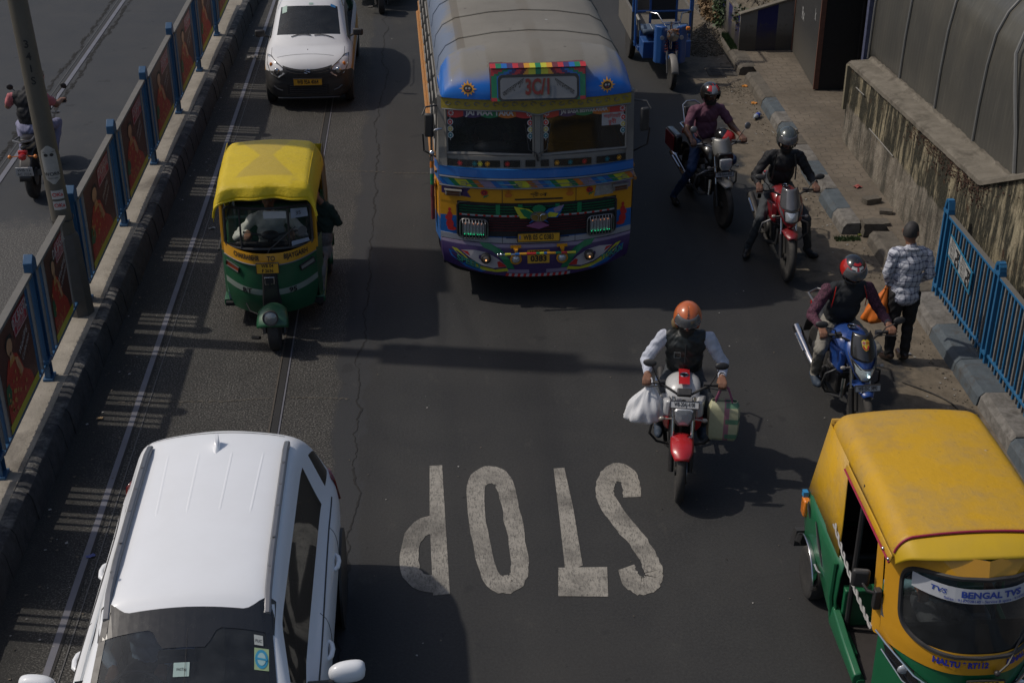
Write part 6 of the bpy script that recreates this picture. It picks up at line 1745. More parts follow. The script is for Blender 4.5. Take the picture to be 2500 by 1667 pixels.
b.obj('grille_bar', DARKM, gq)
b = MB();
for s in (-1, 1): b.tube([tf(s * .56, .40, .004), tf(s * .50, .36, .012), tf(s * .42, .33, .008)], .012, 6)
b.tube([tf(-.5 + k * .1, .215, .012) for k in range(11)], .012, 6)
b.obj('bumper_fold', plain('bumper_edge', (.06, .06, .062), .35), taxi)
b = MB(); q = [(-.05, .655), (.02, .66), (-.02, .635), (.05, .63), (.05, .605), (-.02, .60), (.02, .62), (-.05, .63)]
b.tube([tf(.05, .648, .02), tf(.0, .66, .02), tf(-.045, .643, .02), tf(.045, .618, .02), tf(.0, .60, .02), tf(-.05, .613, .02)], .009, 5); b.obj('chrome_badge', CHROME, taxi)
for s in (-1, 1):
 b = MB(); pts = [(.36, .60), (.47, .53), (.59, .57), (.655, .68), (.665, .79), (.61, .795), (.49, .73), (.39, .67)]
 q = [tf(s * x, z, .008) or Vector((s * x, .16, z)) for x, z in pts]
 b.poly(q); hl = b.obj('headlight', LENS, taxi, smooth=0, recalc=False)
 b = MB(); b.tube(q + [q[0]], .007, 5); b.obj('lamp_rim', BLACKP, hl)
 b = MB(); c = (tf(s * .50, .625, .004)); b.ball(c, (.05, .02, .05), 14, 8); b.obj('reflector', CHROME, hl)
 b = MB(); c = (tf(s * .595, .70, .006)); b.ball(c, (.026, .015, .035), 12, 8); b.obj('indicator', AMBER, hl)
 b = MB(); b.box((s * .82, .86, 1.0), (.17, .06, .11), rot=(0, 0, s * -8)); m_ = b.obj('wing_mirror', BLACKP, taxi, bevel=.025, seg=3)
 b = MB(); b.tube([(s * .68, .92, .92), (s * .77, .88, .97)], .018, 6); b.obj('mirror_arm', BLACKP, m_)
 wheel(taxi, (s * .65, .52, .27), .27, .15, STEEL); wheel(taxi, (s * .65, 2.85, .27), .27, .15, STEEL)
 seam(bvT, [(s * .54, .20, 3), (s * .60, .35, 3), (s * .60, .55, 3)], (0, 0, -1), .003, 'hood_seam', SEAMM, taxi)
 for k in range(2): seam(bvT, [(s * 3, [.92, 1.95][k], .84), (s * 3, [.92, 1.95][k], .25)], (-s, 0, 0), .003, 'door_seam', SEAMM, taxi)
 b = MB(); b.tube([(s * .57, 1.3, 1.30), (s * .49, 1.5, 1.46), (s * .5, 2.8, 1.45)], .008, 5); b.obj('gutter_trim', BLACKP, taxi)
seam(bvT, [(-.5, .24, 3), (.5, .24, 3)], (0, 0, -1), .003, 'hood_seam', SEAMM, taxi)
b = MB(); b.ball(hit(bvT, (0, .36, 3), (0, 0, -1), .003), .008); b.obj('washer_jet', BLACKP, taxi)
plate(taxi, 'WB 95A 4064', .095, T(0, -.03, .475), YPLATE, .47, .105)
def tsr(x, y, off=.005): return hit(bvT, (x, y, 3), (0, 0, -1), off)
for (x0, x1, y0, y1, m, nm) in ((-.45, -.37, 1.12, 1.25, plain('sticker_mint', (.30, .42, .36), .5), 'permit_sticker'), (.36, .44, 1.21, 1.26, plain('sticker_blue', (.03, .16, .36), .5), 'permit_sticker'), (.0, .07, 1.20, 1.235, plain('sticker_mint', (.30, .42, .36), .5), 'toll_tag')):
 b = MB(); b.poly([tsr(x0, y0), tsr(x1, y0), tsr(x1, y1), tsr(x0, y1)]); b.obj(nm, m, taxi, smooth=0, recalc=False)
for x0, x1 in ((-.28, .05), (.10, .42)):
 b = MB(); b.tube([tsr(x0 + (x1 - x0) * k / 8, .635 + .02 * math.sin(k / 8 * PI), .012) for k in range(9)], .007, 4); b.obj('wiper', BLACKP, taxi)
b = MB(); b.bb((-.62, .5, .25), (.62, 3.1, .32)); b.obj('cabin_floor', INTD, taxi)
b = MB(); b.grid(lambda u, v: (-.58 + 1.16 * u, .66 + .35 * v, .86 + .02 * math.sin(v * 3)), 10, 4); b.obj('dashboard', INTG, taxi, solid=.1)
for x in (-.30, .30):
 b = MB(); b.box((x, 1.85, .85), (.42, .13, .6), rot=(12, 0, 0)); b.box((x, 1.55, .55), (.42, .45, .14)); b.box((x, 1.90, 1.2), (.22, .08, .16)); b.obj('seat', INTD, taxi, bevel=.04)
b = MB(); b.tube([(-.30 + .16 * math.cos(k * .3142), 1.24 + .05 * math.sin(k * .3142), .97 + .14 * math.sin(k * .3142)) for k in range(21)], .012, 8); b.obj('steering_wheel', INTG, taxi)
b = MB(); b.box((-.05, .86, .95), (.07, .02, .08)); b.box((.06, .80, .93), (.03, .03, .07)); b.obj('dash_ornament', WPLATE, taxi)
# ============================================================ AUTO RICKSHAWS
AGREEN = plain('auto_green', (.006, .115, .045), .35, var=.12, dust=.12, coat=.4)
AGREEND = plain('auto_green_old', (.008, .085, .036), .42, var=.2, dust=.22, coat=.3)
AYEL = plain('auto_yellow', (.56, .27, .012), .35, var=.08, dust=.10, coat=.4)
def hoodm(nm):
 t = NT(nm)
 x, y, z = t.xyz()
 n = t.noise(2.4, 6, .65); n2 = t.noise(11, 6, .7)
 c = t.mix(n, (.50, .275, .010), (.62, .35, .014))
 c = t.mix(t.math('MULTIPLY', t.ramp(n, (.42, 0), (.66, .8)), t.ramp(n2, (.3, .3), (.7, 1))), c, (.34, .225, .085))
 c = t.mix(t.math('MULTIPLY', t.ramp(t.noise(1.3, 5, .7, vec=t.scaled(1, (4, 2, 0))), (.52, 0), (.66, .5)), 1), c, (.33, .21, .085))
 c = t.mix(t.ramp(t.noise(19, 4, .7), (.62, 0), (.75, .5)), c, (.22, .13, .05))
 c = t.mix(t.ramp(t.vor(3.4), (.035, .9), (.065, 0)), c, (.50, .44, .34))
 c = t.mix(t.ramp(t.vor(4.3, vec=t.scaled(1, (2, 5, 0))), (.02, .8), (.06, 0)), c, (.16, .09, .035))
 t.bump(t.math('ADD', n2, t.math('MULTIPLY', n, 3)), .25, .02)
 return t.fin(c, t.math('ADD', t.math('MULTIPLY', n, .25), .38), 0, .4)
AHOOD = mk('auto_hood_yellow', hoodm)
def tarpm(nm):
 t = NT(nm)
 x, y, z = t.xyz()
 n = t.noise(3, 5, .6); n2 = t.noise(14, 5, .7, vec=t.scaled((1, 3, 1)))
 c = t.mix(n, (.54, .385, .008), (.66, .48, .015))
 # faded hourglass patch in the middle where the cloth lies on dust
 dy = t.math('SUBTRACT', y, .95); w = t.math('ADD', t.math('MULTIPLY', t.math('ABSOLUTE', dy), .42), .07)
 xs_ = t.math('ABSOLUTE', t.math('SUBTRACT', t.math('ADD', x, t.math('MULTIPLY', dy, .05)), -.02))
 k = t.math('MULTIPLY', t.step(t.math('SUBTRACT', xs_, t.math('ADD', w, t.math('MULTIPLY', t.math('SUBTRACT', n, .5), .1))), .02, -.02), t.step(t.math('ABSOLUTE', dy), .60, .54))
 c = t.mix(t.math('MULTIPLY', k, .55), c, (.38, .27, .06))
 c = t.mix(t.ramp(t.noise(6, 5, .7), (.58, 0), (.75, .5)), c, (.40, .28, .05))
 sp = t.ramp(t.vor(5, vec=t.scaled((1, 2, 1))), (.03, 1), (.06, 0)); c = t.mix(t.math('MULTIPLY', sp, t.step(t.math('ABSOLUTE', dy), .25, .15)), c, (.05, .035, .02))
 t.bump(t.math('ADD', n2, t.math('MULTIPLY', n, 2)), .35, .03)
 return t.fin(c, .45, 0, .4)
TARP = mk('yellow_tarpaulin', tarpm)
AGL = glass('auto_glass', (.72, .74, .72), dirt=.14, rough=.05)
DARKI = plain('auto_interior', (.010, .010, .010), .8, var=.3)
SEATM = plain('auto_seat', (.014, .013, .013), .45, var=.3, coat=.2)
def curve_pts(f, a, c, n): return [f(a + (c - a) * k / n) for k in range(n + 1)]
# ------------------------------------------------ left one: cloth hood, round green nose
aut = thing('auto_rickshaw', 'green auto rickshaw with wrinkled bright yellow tarpaulin hood, beside the median', 'auto rickshaw', (-1.83, 14.02, 0), rz=1.5, group='auto rickshaws')
AW = .50
def ay(x, z):
 """front surface of the nose: bowed in plan, tucked in at the bottom"""
 k = min(1, abs(x) / AW); tuck = max(0, (.55 - z)) / .35
 return .30 * k ** 2.4 + .10 * max(0, min(1, tuck)) ** 1.6 + max(0, z - .85) * .18
def aw(z): return AW * (1 - .14 * max(0, (.5 - z) / .3) ** 1.5) if z < .5 else AW
def AF(x, z, d=0): return (x, ay(x, z) - d, z)
def apatch(nm, z0, z1, m, d=0, x0=-1, x1=1, par=aut, n=24, nv=6, zc=0):
 b = MB()
 def f(u, v):
  z = z0 + (z1 - z0) * v; x = (x0 + (x1 - x0) * u) * aw(z); return AF(x, z + zc * (x / AW) ** 2, d)
 b.grid(f, n, nv); return b.obj(nm, m, par, smooth=60, recalc=False)
nose = apatch('nose', .24, .90, AGREEND)
apatch('yellow_band', .86, .99, AYEL, .008, zc=.03); apatch('pale_stripe', .50, .57, plain('stripe_pale', (.20, .24, .21), .5, var=.2, dust=.2), .006, zc=.06)
b = MB(); b.tube([AF(x * AW / 12, .862 + .03 * (x / 12) ** 2, .012) for x in range(-12, 13)], .007, 6); b.obj('silver_trim', STEEL, aut)
for s in (-1, 1):
 b = MB(); b.grid(lambda u, v: (s * (AW - .0 + .055 * u), .30 + .25 * u + .10 * max(0, (.55 - (.24 + .75 * v)) / .35) ** 1.6 * (1 - u) + max(0, .24 + .75 * v - .85) * .18, .24 + .75 * v), 4, 8); b.obj('nose_side', AGREEND, aut)
b = MB(); b.text('CHAKRABEHIR', .062, lambda x, y: AF(-.24 + x * .68, .938 + y * 1.25 + .03 * ((x - .24) / AW) ** 2 * .5, .013), bold=.03)
b.text('TO', .062, lambda x, y: AF(.03 + x, .935 + y * 1.2, .013), bold=.02); b.text('BIJAYGARH', .062, lambda x, y: AF(.29 + x * .8, .945 + y * 1.25, .013), bold=.03)
b.obj('lettering', BLACKI, aut, smooth=0, recalc=False)
b = MB(); b.text('RT', .085, lambda x, y: AF(-.26 + x, .545 + y * .9, .012), bold=.04); b.text('95', .085, lambda x, y: AF(.24 + x, .545 + y * .9, .012), bold=.04); b.obj('lettering', BLACKI, aut, smooth=0, recalc=False)
# black centre spine with badge
b = MB(); b.loft([[(-.10 * k, AF(0, z)[1] + .02, z), (-.085 * k, AF(0, z)[1] - .035, z), (.085 * k, AF(0, z)[1] - .035, z), (.10 * k, AF(0, z)[1] + .02, z)] for z, k in ((.24, 1.15), (.45, 1.05), (.62, .9), (.80, .85))], True, True); sp_ = b.obj('centre_spine', BLACKP, aut, bevel=.01)
b = MB(); b.box((0, -.05, .70), (.11, .012, .09)); bd = b.obj('badge', CHROME, sp_, bevel=.004)
b = MB(); b.box((0, -.058, .70), (.09, .006, .07)); b.box((0, -.06, .645), (.02, .01, .06)); b.obj('badge_face', BLACKI, sp_)
plate(aut, ['WB 04', 'F 2636'], .055, T(-.01, -.05, .85), YPLATE, .24, .12)
for s in (-1, 1):
 b = MB(); q = [AF(s * x, z, .02) for x, z in ((.33, .80), (.47, .835), (.485, .77), (.34, .745))]; b.poly(q); il = b.obj('indicator', plain('dirty_lens', (.2, .2, .19), .3, var=.4, coat=1) if s > 0 else plain('dull_orange_lens', (.22, .035, .012), .35, coat=.6), aut, recalc=False, smooth=0)
 b = MB(); b.tube(q + [q[0]], .010, 5); b.obj('lamp_rim', BLACKP, il)
# front wheel, fork, mudguard with round headlamp
wheel(aut, (.03, -.27, .22), .22, .125, DARKM, rimr=.5)
b = MB()
for k in range(4): b.tube([(.03 + (-.036 + .024 * k) , -.26 + .211 * math.cos(a), .21 + .211 * math.sin(a)) for a in [2 * PI * q / 28 for q in range(29)]], .004, 4)
b.obj('tread', RUBBER, aut)
b = MB()
def mg(u, v):
 a = R(32 + 98 * v); w = .125 + .045 * math.cos(v * PI * .5); x = (u - .5) * 2
 rr_ = .285 - .05 * x * x * 1.2
 return (.03 + x * w, -.26 - rr_ * math.cos(a), .21 + rr_ * math.sin(a) * 1.05)
b.grid(mg, 12, 12); mgd = b.obj('mudguard', AGREEND, aut, solid=.008, smooth=60)
b = MB(); hc = (.02, -.49, .475); b.M = T(*hc) @ rotm(78, 0, 0); b.lathe([(0, -.09), (.05, -.08), (.08, -.02), (.086, .02), (.08, .03), (.072, .022)], 22); hb = b.obj('headlamp', BLACKP, aut)
b = MB(); b.M = T(*hc) @ rotm(78, 0, 0); b.lathe([(.074, .02), (.05, .033), (.02, .040), (0, .041)], 20); b.obj('lens', plain('dim_lens', (.22, .23, .23), .2, .3, var=.6, scale=60, coat=.6), hb)
b = MB(); b.tube([(-.07, -.25, .16), (-.10, -.12, .40)], .03, 8); b.tube([(.13, -.25, .16), (.14, -.1, .4)], .022, 8); b.obj('fork', DARKM, aut)
b = MB(); b.tube([(-.13, -.30, .14), (-.22, -.24, .12)], .02, 6, 0); b.tube([(-.10, -.1, .30), (-.24, -.02, .33), (-.28, .03, .40)], .007, 5, 0); b.obj('suspension_arm', DARKM, aut)
# windscreen frame: three panes
def AWs(x, z, d=0): k = min(1, abs(x) / .50); return (x, .15 + .16 * k ** 2.4 + (z - .98) * .10 - d, z)
b = MB(); b.grid(lambda u, v: AWs(-.47 + .94 * u, .995 + .44 * v), 18, 6); b.obj('windscreen', AGL, aut)
fr = [(-.47, 1.03), (-.45, .995), (-.40, .985), (.40, .985), (.45, .995), (.47, 1.03), (.46, 1.40), (.42, 1.44), (-.42, 1.44), (-.46, 1.40), (-.47, 1.03)]
b = MB(); pts = []
for i in range(len(fr) - 1):
 for k in range(6): pts.append(AWs(fr[i][0] + (fr[i + 1][0] - fr[i][0]) * k / 6, fr[i][1] + (fr[i + 1][1] - fr[i][1]) * k / 6, .004))
pts.append(pts[0]); b.tube(pts, .016, 6); b.obj('screen_frame', BLACKP, aut)
for x in (-.29, .23): b = MB(); b.tube([AWs(x, .99, .008), AWs(x, 1.43, .008)], .012, 6); b.obj('screen_bar', BLACKP, aut)
b = MB(); b.tube([AWs(-.02, .93, .03), AWs(.01, .99, .03), AWs(.30, 1.22, .025)], .006, 4); b.ball(AWs(-.02, .93, .03), .016); b.obj('wiper', BLACKP, aut)
for s in (-1, 1):
 b = MB(); b.tube([(s * .50, .33, .92), (s * .50, .36, 1.2), (s * .49, .38, 1.52)], .024, 6); b.obj('corner_post', AYEL, aut)
b = MB(); b.poly([AWs(x, z, .008) for x, z in ((-.03, 1.33), (.21, 1.32), (.21, 1.40), (-.03, 1.41))]); w_ = b.obj('paper_strip', WPLATE, aut, smooth=0, recalc=False)
b = MB(); b.poly([AWs(x, z, .008) for x, z in ((.26, 1.31), (.44, 1.30), (.43, 1.40), (.26, 1.42))]); w_ = b.obj('name_sticker', plain('sticker_blueish', (.28, .32, .40), .5), aut, smooth=0, recalc=False)
b = MB(); b.text('35', .06, lambda x, y: AWs(.34 + x, 1.36 + y, .012)); b.obj('lettering', DARKM, w_, smooth=0, recalc=False)
b = MB(); b.poly([AWs(x, z, .008) for x, z in ((.25, 1.0), (.44, 1.02), (.43, 1.06), (.25, 1.055))]); b.obj('name_sticker', plain('sticker_blueish', (.28, .32, .40), .5), aut, smooth=0, recalc=False)
b = MB(); b.poly([AWs(.37 + .05 * math.cos(k * .524), 1.15 + .055 * math.sin(k * .524), .008) for k in range(12)]); b.obj('round_sticker', plain('sticker_dim', (.10, .10, .10), .5), aut, smooth=0, recalc=False)
# tarpaulin hood
def hoodp(u, v):
 # u across -1..1, v 0 front .. 1 back
 x = 2 * u - 1
 wmax = .535 + .05 * v
 ax = abs(x)
 # cross-section: flat crown rolling down to the sides
 s = ax
 if s < .62: X = s / .62 * .44; Z = 1.735 - .035 * (s / .62) ** 2
 else:
  t_ = (s - .62) / .38; X = .44 + (wmax - .44) * math.sin(t_ * PI / 2); Z = 1.70 - .16 * (1 - math.cos(t_ * PI / 2)) - .14 * t_ * (.5 + v * .5)
 crown = .03 * math.sin(v * PI)
 y = .10 + 1.62 * v
 if v < .12:
  q = (1 - v / .12); Z -= .13 * q ** 1.6; y = .10 + .20 * (v) - .03 * q; X *= 1 + .03 * q
 if v > .84:
  q = (v - .84) / .16; Z -= .22 * q ** 2; y -= .02 * q; X *= 1 - .07 * q
 sg = 1 if x >= 0 else -1
 # folds near the front corners
 f = .009 * math.sin(x * 23 + v * 6) * (1 - v) * max(0, ax - .4) + .005 * math.sin(v * 34 + x * 5) * ax + .006 * math.sin(x * 14 + v * 25) * max(0, .35 - v) * 3 * ax
 return (sg * X, y + .025 * math.sin(x * 11) * max(0, .12 - v) / .12, Z + crown + f)
b = MB(); b.grid(hoodp, 48, 40); hd = b.obj('tarpaulin_hood', TARP, aut, smooth=75, solid=.006)
b = MB(); pts = [hoodp(.03 + .94 * k / 40, 0) for k in range(41)]; b.tube([(p[0], p[1] + .01, p[2] + .004) for p in pts], .014, 6); b.obj('hood_hem', TARP, hd)
for x in (.34,): b = MB(); b.tube([(lambda p: (p[0], p[1], p[2] + .004))(hoodp(.5 + x + .02 * v / 20, .08 + .8 * v / 20)) for v in range(21)], .004, 4); b.obj('hood_seam', TARP, hd)
b = MB(); b.tube([(-.48, .36, 1.50), (-.2, .29, 1.52), (.2, .29, 1.52), (.48, .36, 1.50)], .02, 6); b.obj('hood_bow', plain('rusty_bow', (.09, .045, .015), .6, var=.4), aut)
# rear body
b = MB(); b.loft([[(-.56, y, .30), (-.585, y, .62), (-.57, y, .92), (.57, y, .92), (.585, y, .62), (.56, y, .30)] for y in (1.25, 1.5, 1.9, 2.0)], True, True); b.obj('rear_body', AGREEND, aut, bevel=.03)
for s in (-1, 1):
 b = MB(); b.grid(lambda u, v: (s * (.575 - .02 * v), 1.25 + .70 * u - .03 * v, .90 + .66 * v), 4, 4); b.obj('rear_side_cloth', TARP if s < 0 else plain('grimy_canvas', (.12, .11, .07), .8, var=.4), aut, solid=.006)
 wheel(aut, (s * .53, 1.62, .21), .21, .12, DARKM, rimr=.5)
 b = MB(); b.grid(lambda u, v: (s * (.56 + .06 * math.sin(v * PI)), 1.62 - .27 * math.cos(PI * u), .22 + .27 * math.sin(PI * u)), 12, 4); b.obj('wheel_fender', AGREEND, aut, solid=.01)
 b = MB(); b.bb((s * .45, .36, .22), (s * .56, 1.3, .30)); b.obj('floor_sill', AGREEND, aut, bevel=.01)
b = MB(); b.grid(lambda u, v: (-.55 + 1.1 * u, 1.98 - .06 * v, .90 + .62 * v), 4, 4); b.obj('rear_cloth', TARP, aut, solid=.006)
b = MB(); b.bb((-.54, .30, .24), (.54, 1.3, .28)); b.obj('floor', DARKI, aut)
b = MB(); b.bb((-.50, 1.20, .46), (.50, 1.62, .60)); b.box((0, 1.66, .86), (1.0, .12, .5)); b.obj('rear_seat', SEATM, aut, bevel=.04)
b = MB(); b.bb((-.22, .62, .48), (.22, .90, .58)); b.obj('driver_seat', SEATM, aut, bevel=.03)
b = MB(); b.bb((-.46, .30, .30), (.46, .36, .98)); b.obj('inner_panel', DARKI, aut)
b = MB(); b.tube([(0, .34, .60), (0, .42, 1.0)], .03, 8); b.tube([(-.30, .50, 1.04), (-.1, .45, 1.02), (.1, .45, 1.02), (.30, .50, 1.04)], .014, 8); b.ball((0, .42, 1.03), (.10, .07, .05)); b.obj('handlebar', BLACKP, aut)
for s in (-1,): b = MB(); b.tube([(s * .56, .36, .90), (s * .57, .5, .88), (s * .57, 1.25, .88)], .014, 6); b.obj('side_rail', DARKM, aut)
b = MB(); b.box((.61, .98, .98), (.05, .02, .09)); b.tube([(.56, 1.2, .93), (.61, 1.0, .96)], .01, 6); b.obj('side_mirror', AGREEND, aut)
# ------------------------------------------------ right one: moulded yellow hood, open side
au2 = thing('auto_rickshaw', 'green and yellow auto rickshaw with smooth dusty hood at the lower right', 'auto rickshaw', (3.62, 7.30, 0), rz=.0, group='auto rickshaws')
BW = .57
def cy(x, z):
 k = min(1, abs(x) / BW)
 return .45 * k ** 2.6 + (z - .9) * .22 * (1 if z > .9 else .1)
def CF(x, z, d=0): return (x, cy(x, z) - d, z)
def cpatch(nm, z0, z1, m, d=0, x0=-1, x1=1, n=30, nv=5, zc=0, par=au2):
 b = MB(); b.grid(lambda u, v: (lambda x, z: CF(x, z + zc * (x / BW) ** 2, d))((x0 + (x1 - x0) * u) * BW, z0 + (z1 - z0) * v), n, nv); return b.obj(nm, m, par, smooth=60, recalc=False)
cpatch('nose', .22, .82, AGREEN); cowl = cpatch('yellow_cowl', .80, .97, AYEL, .012, zc=.0)
# windscreen panel: yellow surround with a big rounded pane
ZT = 1.46
def surround():
 b = MB(); n = 64
 outer = []; inner = []
 def sup(a, rx, rz, cx, cz, p=3.2):
  c, s_ = math.cos(a), math.sin(a)
  return (cx + rx * (abs(c) ** (2 / p)) * (1 if c >= 0 else -1), cz + rz * (abs(s_) ** (2 / p)) * (1 if s_ >= 0 else -1))
 for k in range(n):
  a = 2 * PI * k / n
  outer.append(CF(*sup(a, .565, .37, 0, 1.27, 9), .012)); inner.append(CF(*sup(a, .490, .285, 0, 1.225, 4.6), .016))
 for k in range(n):
  j = (k + 1) % n; b.add([outer[k], outer[j], inner[j], inner[k]], [(0, 1, 2, 3)])
 o = b.obj('screen_surround', AYEL, au2, smooth=60)
 b = MB(); b.tube(inner + [inner[0]], .018, 6); b.obj('screen_rubber', BLACKP, o)
 return sup
sup = surround()
b = MB(); b.grid(lambda u, v: CF(-.485 + .97 * u, .945 + .56 * v, .004), 24, 10); b.obj('windscreen', glass('auto_glass_dark', (.48, .5, .5), dirt=.22, rough=.04), au2)
b = MB(); b.grid(lambda u, v: CF(-.445 + .93 * u, 1.345 + .105 * v - .03 * max(0, abs(u - .5) - .38), .026), 20, 2); ss = b.obj('sun_strip', plain('sun_strip_white', (.42, .43, .46), .5, var=.08), au2, smooth=0, recalc=False)
b = MB(); b.text('BENGAL TVS', .072, lambda x, y: CF(.03 + x * 1.02, 1.408 + y * .85, .032), bold=.04); b.text('TVS', .055, lambda x, y: CF(-.31 + x + y * .2, 1.408 + y * .85, .032), bold=.02)
b.text('Sales : 9147028140 - Service & spare : 9147028132', .030, lambda x, y: CF(.03 + x * 1.0, 1.365 + y * .85, .032), bold=.015)
b.obj('lettering', plain('navy_ink', (.02, .05, .28), .5), ss, smooth=0, recalc=False)
b = MB(); b.poly([CF(.385 + x, 1.41 + y, .034) for x, y in ((-.04, -.01), (-.02, .0), (0, .015), (.02, .02), (.035, .012), (.02, .004), (.04, -.008), (.015, -.004), (.02, -.02), (0, -.006), (-.02, -.012), (-.03, -.02))]); b.obj('horse_mark', PRD, ss, smooth=0, recalc=False)
b = MB(); b.text('HALTU * RT112', .085, lambda x, y: CF(-.13 + x * .62, .885 + y * .75, .018), bold=.05); b.text('BEHALA', .085, lambda x, y: CF(.28 + x * .62, .885 + y * .75, .018), bold=.05)
b.obj('lettering', plain('royal_ink', (.02, .03, .30), .5), au2, smooth=0, recalc=False)
b = MB(); b.tube([CF(.11, .835, .05), CF(.18, .90, .05), CF(.45, 1.16, .03)], .008, 5); b.ball(CF(.11, .835, .045), .022); b.obj('wiper', BLACKP, au2)
for s in (-1, 1):
 b = MB(); b.loft([[(s * .565, .46 + (z - .9) * .22, z), (s * .595, .50 + (z - .9) * .22, z), (s * .595, .56 + (z - .9) * .16, z), (s * .55, .54 + (z - .9) * .16, z)] for z in (.80, 1.1, 1.3, 1.52)], True, True); b.obj('corner_post', AYEL, au2)
 b = MB(); q = [CF(s * x, z, .02) for x, z in ((.20, .60), (.30, .66), (.44, .74), (.52, .80), (.545, .76), (.52, .66), (.40, .56), (.26, .54))]; b.prism(q, (0, .02, 0)); il = b.obj('headlight', plain('lamp_black', (.015, .015, .016), .25, coat=.8), au2, smooth=30)
 b = MB(); b.ball(CF(s * .33, .62, .018), (.06, .02, .045), 14, 8); b.ball(CF(s * .44, .68, .018), (.05, .02, .04), 14, 8); b.obj('lens', LENS, il)
 b = MB(); b.tube([CF(s * .60, .86, .02), CF(s * .54, .80, .045), CF(s * .40, .70, .055), CF(s * .18, .60, .055), CF(0, .57, .05)], .010, 6); b.tube([CF(s * .555, .72, .03), CF(s * .45, .60, .05), CF(s * .24, .50, .05)], .008, 6); b.obj('lamp_guard', CHROME, au2)
plate(au2, ['WB01B', 'E1237'], .075, T(.04, -.06, .70) @ rotm(-12, 0, 0), YPLATE, .26, .155)
wheel(au2, (0, -.05, .21), .21, .12, STEEL, rimr=.5)
b = MB(); b.grid(lambda u, v: ((u - .5) * (.24), -.05 - .27 * math.cos(R(10 + 150 * v)), .21 + .27 * math.sin(R(10 + 150 * v))), 6, 12); b.obj('mudguard', AGREEN, au2, solid=.01)
# moulded hood
HY0, HY1 = .36, 2.08
def hs(s_, v):
 """half section parameter 0 centre..1 side edge"""
 if s_ < .6: X = s_ / .6 * .47; Z = 1.735 - .03 * (s_ / .6) ** 2
 else:
  t_ = (s_ - .6) / .4; X = .47 + .115 * math.sin(t_ * PI / 2); Z = 1.705 - .13 * (1 - math.cos(t_ * PI / 2)) - .035 * t_
 return X, Z
def hp2(u, v):
 x = 2 * u - 1; X, Z = hs(abs(x), v); y = HY0 + (HY1 - HY0) * v
 if v > .88:
  q = (v - .88) / .12; Z -= .14 * (1 - math.sqrt(max(0, 1 - q * q))); X *= 1 - .04 * q ** 2
 Z += .02 * math.sin(v * PI)
 return ((1 if x >= 0 else -1) * X, y, Z)
b = MB(); b.grid(hp2, 40, 40); h2 = b.obj('moulded_hood', AHOOD, au2, smooth=75, solid=.012)
# front visor panel, separate brighter cloth with piping
def vis(u, v):
 x = 2 * u - 1; X, Z = hs(abs(x) * .93, 0); sg = 1 if x >= 0 else -1
 bow = 1 - abs(x) ** 2.5
 return (sg * X * (1 - .02 * v), HY0 + .0 - (.16 * bow + .02) * v, Z - .01 - (.045 + .01 * bow) * v - .035 * v * v)
b = MB(); b.grid(vis, 36, 8); vo = b.obj('hood_visor', plain('visor_yellow', (.60, .38, .01), .5, var=.08, dust=.15), au2, smooth=70, solid=.01)
PIPE = plain('red_piping', (.30, .015, .05), .6)
b = MB(); b.tube([(lambda p: (p[0], p[1], p[2] + .012))(vis(k / 40, 0)) for k in range(41)], .009, 6); b.obj('piping', PIPE, vo)
for s in (-1, 1):
 # side curtain of the hood below the roll: strip above the opening, panel behind
 b = MB(); b.grid(lambda u, v: (s * (.585 + .012 * v), HY0 + .02 + 1.15 * u, 1.545 - (.06) * v), 20, 3); st = b.obj('hood_side_strip', AHOOD, au2, solid=.008, smooth=60)
 b = MB(); b.tube([(s * .600, HY0 + .02 + 1.15 * k / 10, 1.484) for k in range(11)], .008, 6); b.obj('piping', PIPE, st)
 b = MB(); b.loft([[(s * .585, y0, 1.57), (s * .62, y1, 1.1), (s * .64, y2, .84)] for y0, y1, y2 in ((1.50, 1.36, 1.30), (1.8, 1.75, 1.72), (2.04, 2.16, 2.22))], False, False); b.obj('rear_curtain', AHOOD, au2, solid=.01, smooth=70)
b = MB(); b.grid(lambda u, v: ((u - .5) * 1.16 * (1 + .1 * v), 2.04 + .18 * v, 1.62 - .78 * v), 10, 8); b.obj('rear_curtain', AHOOD, au2, solid=.01)
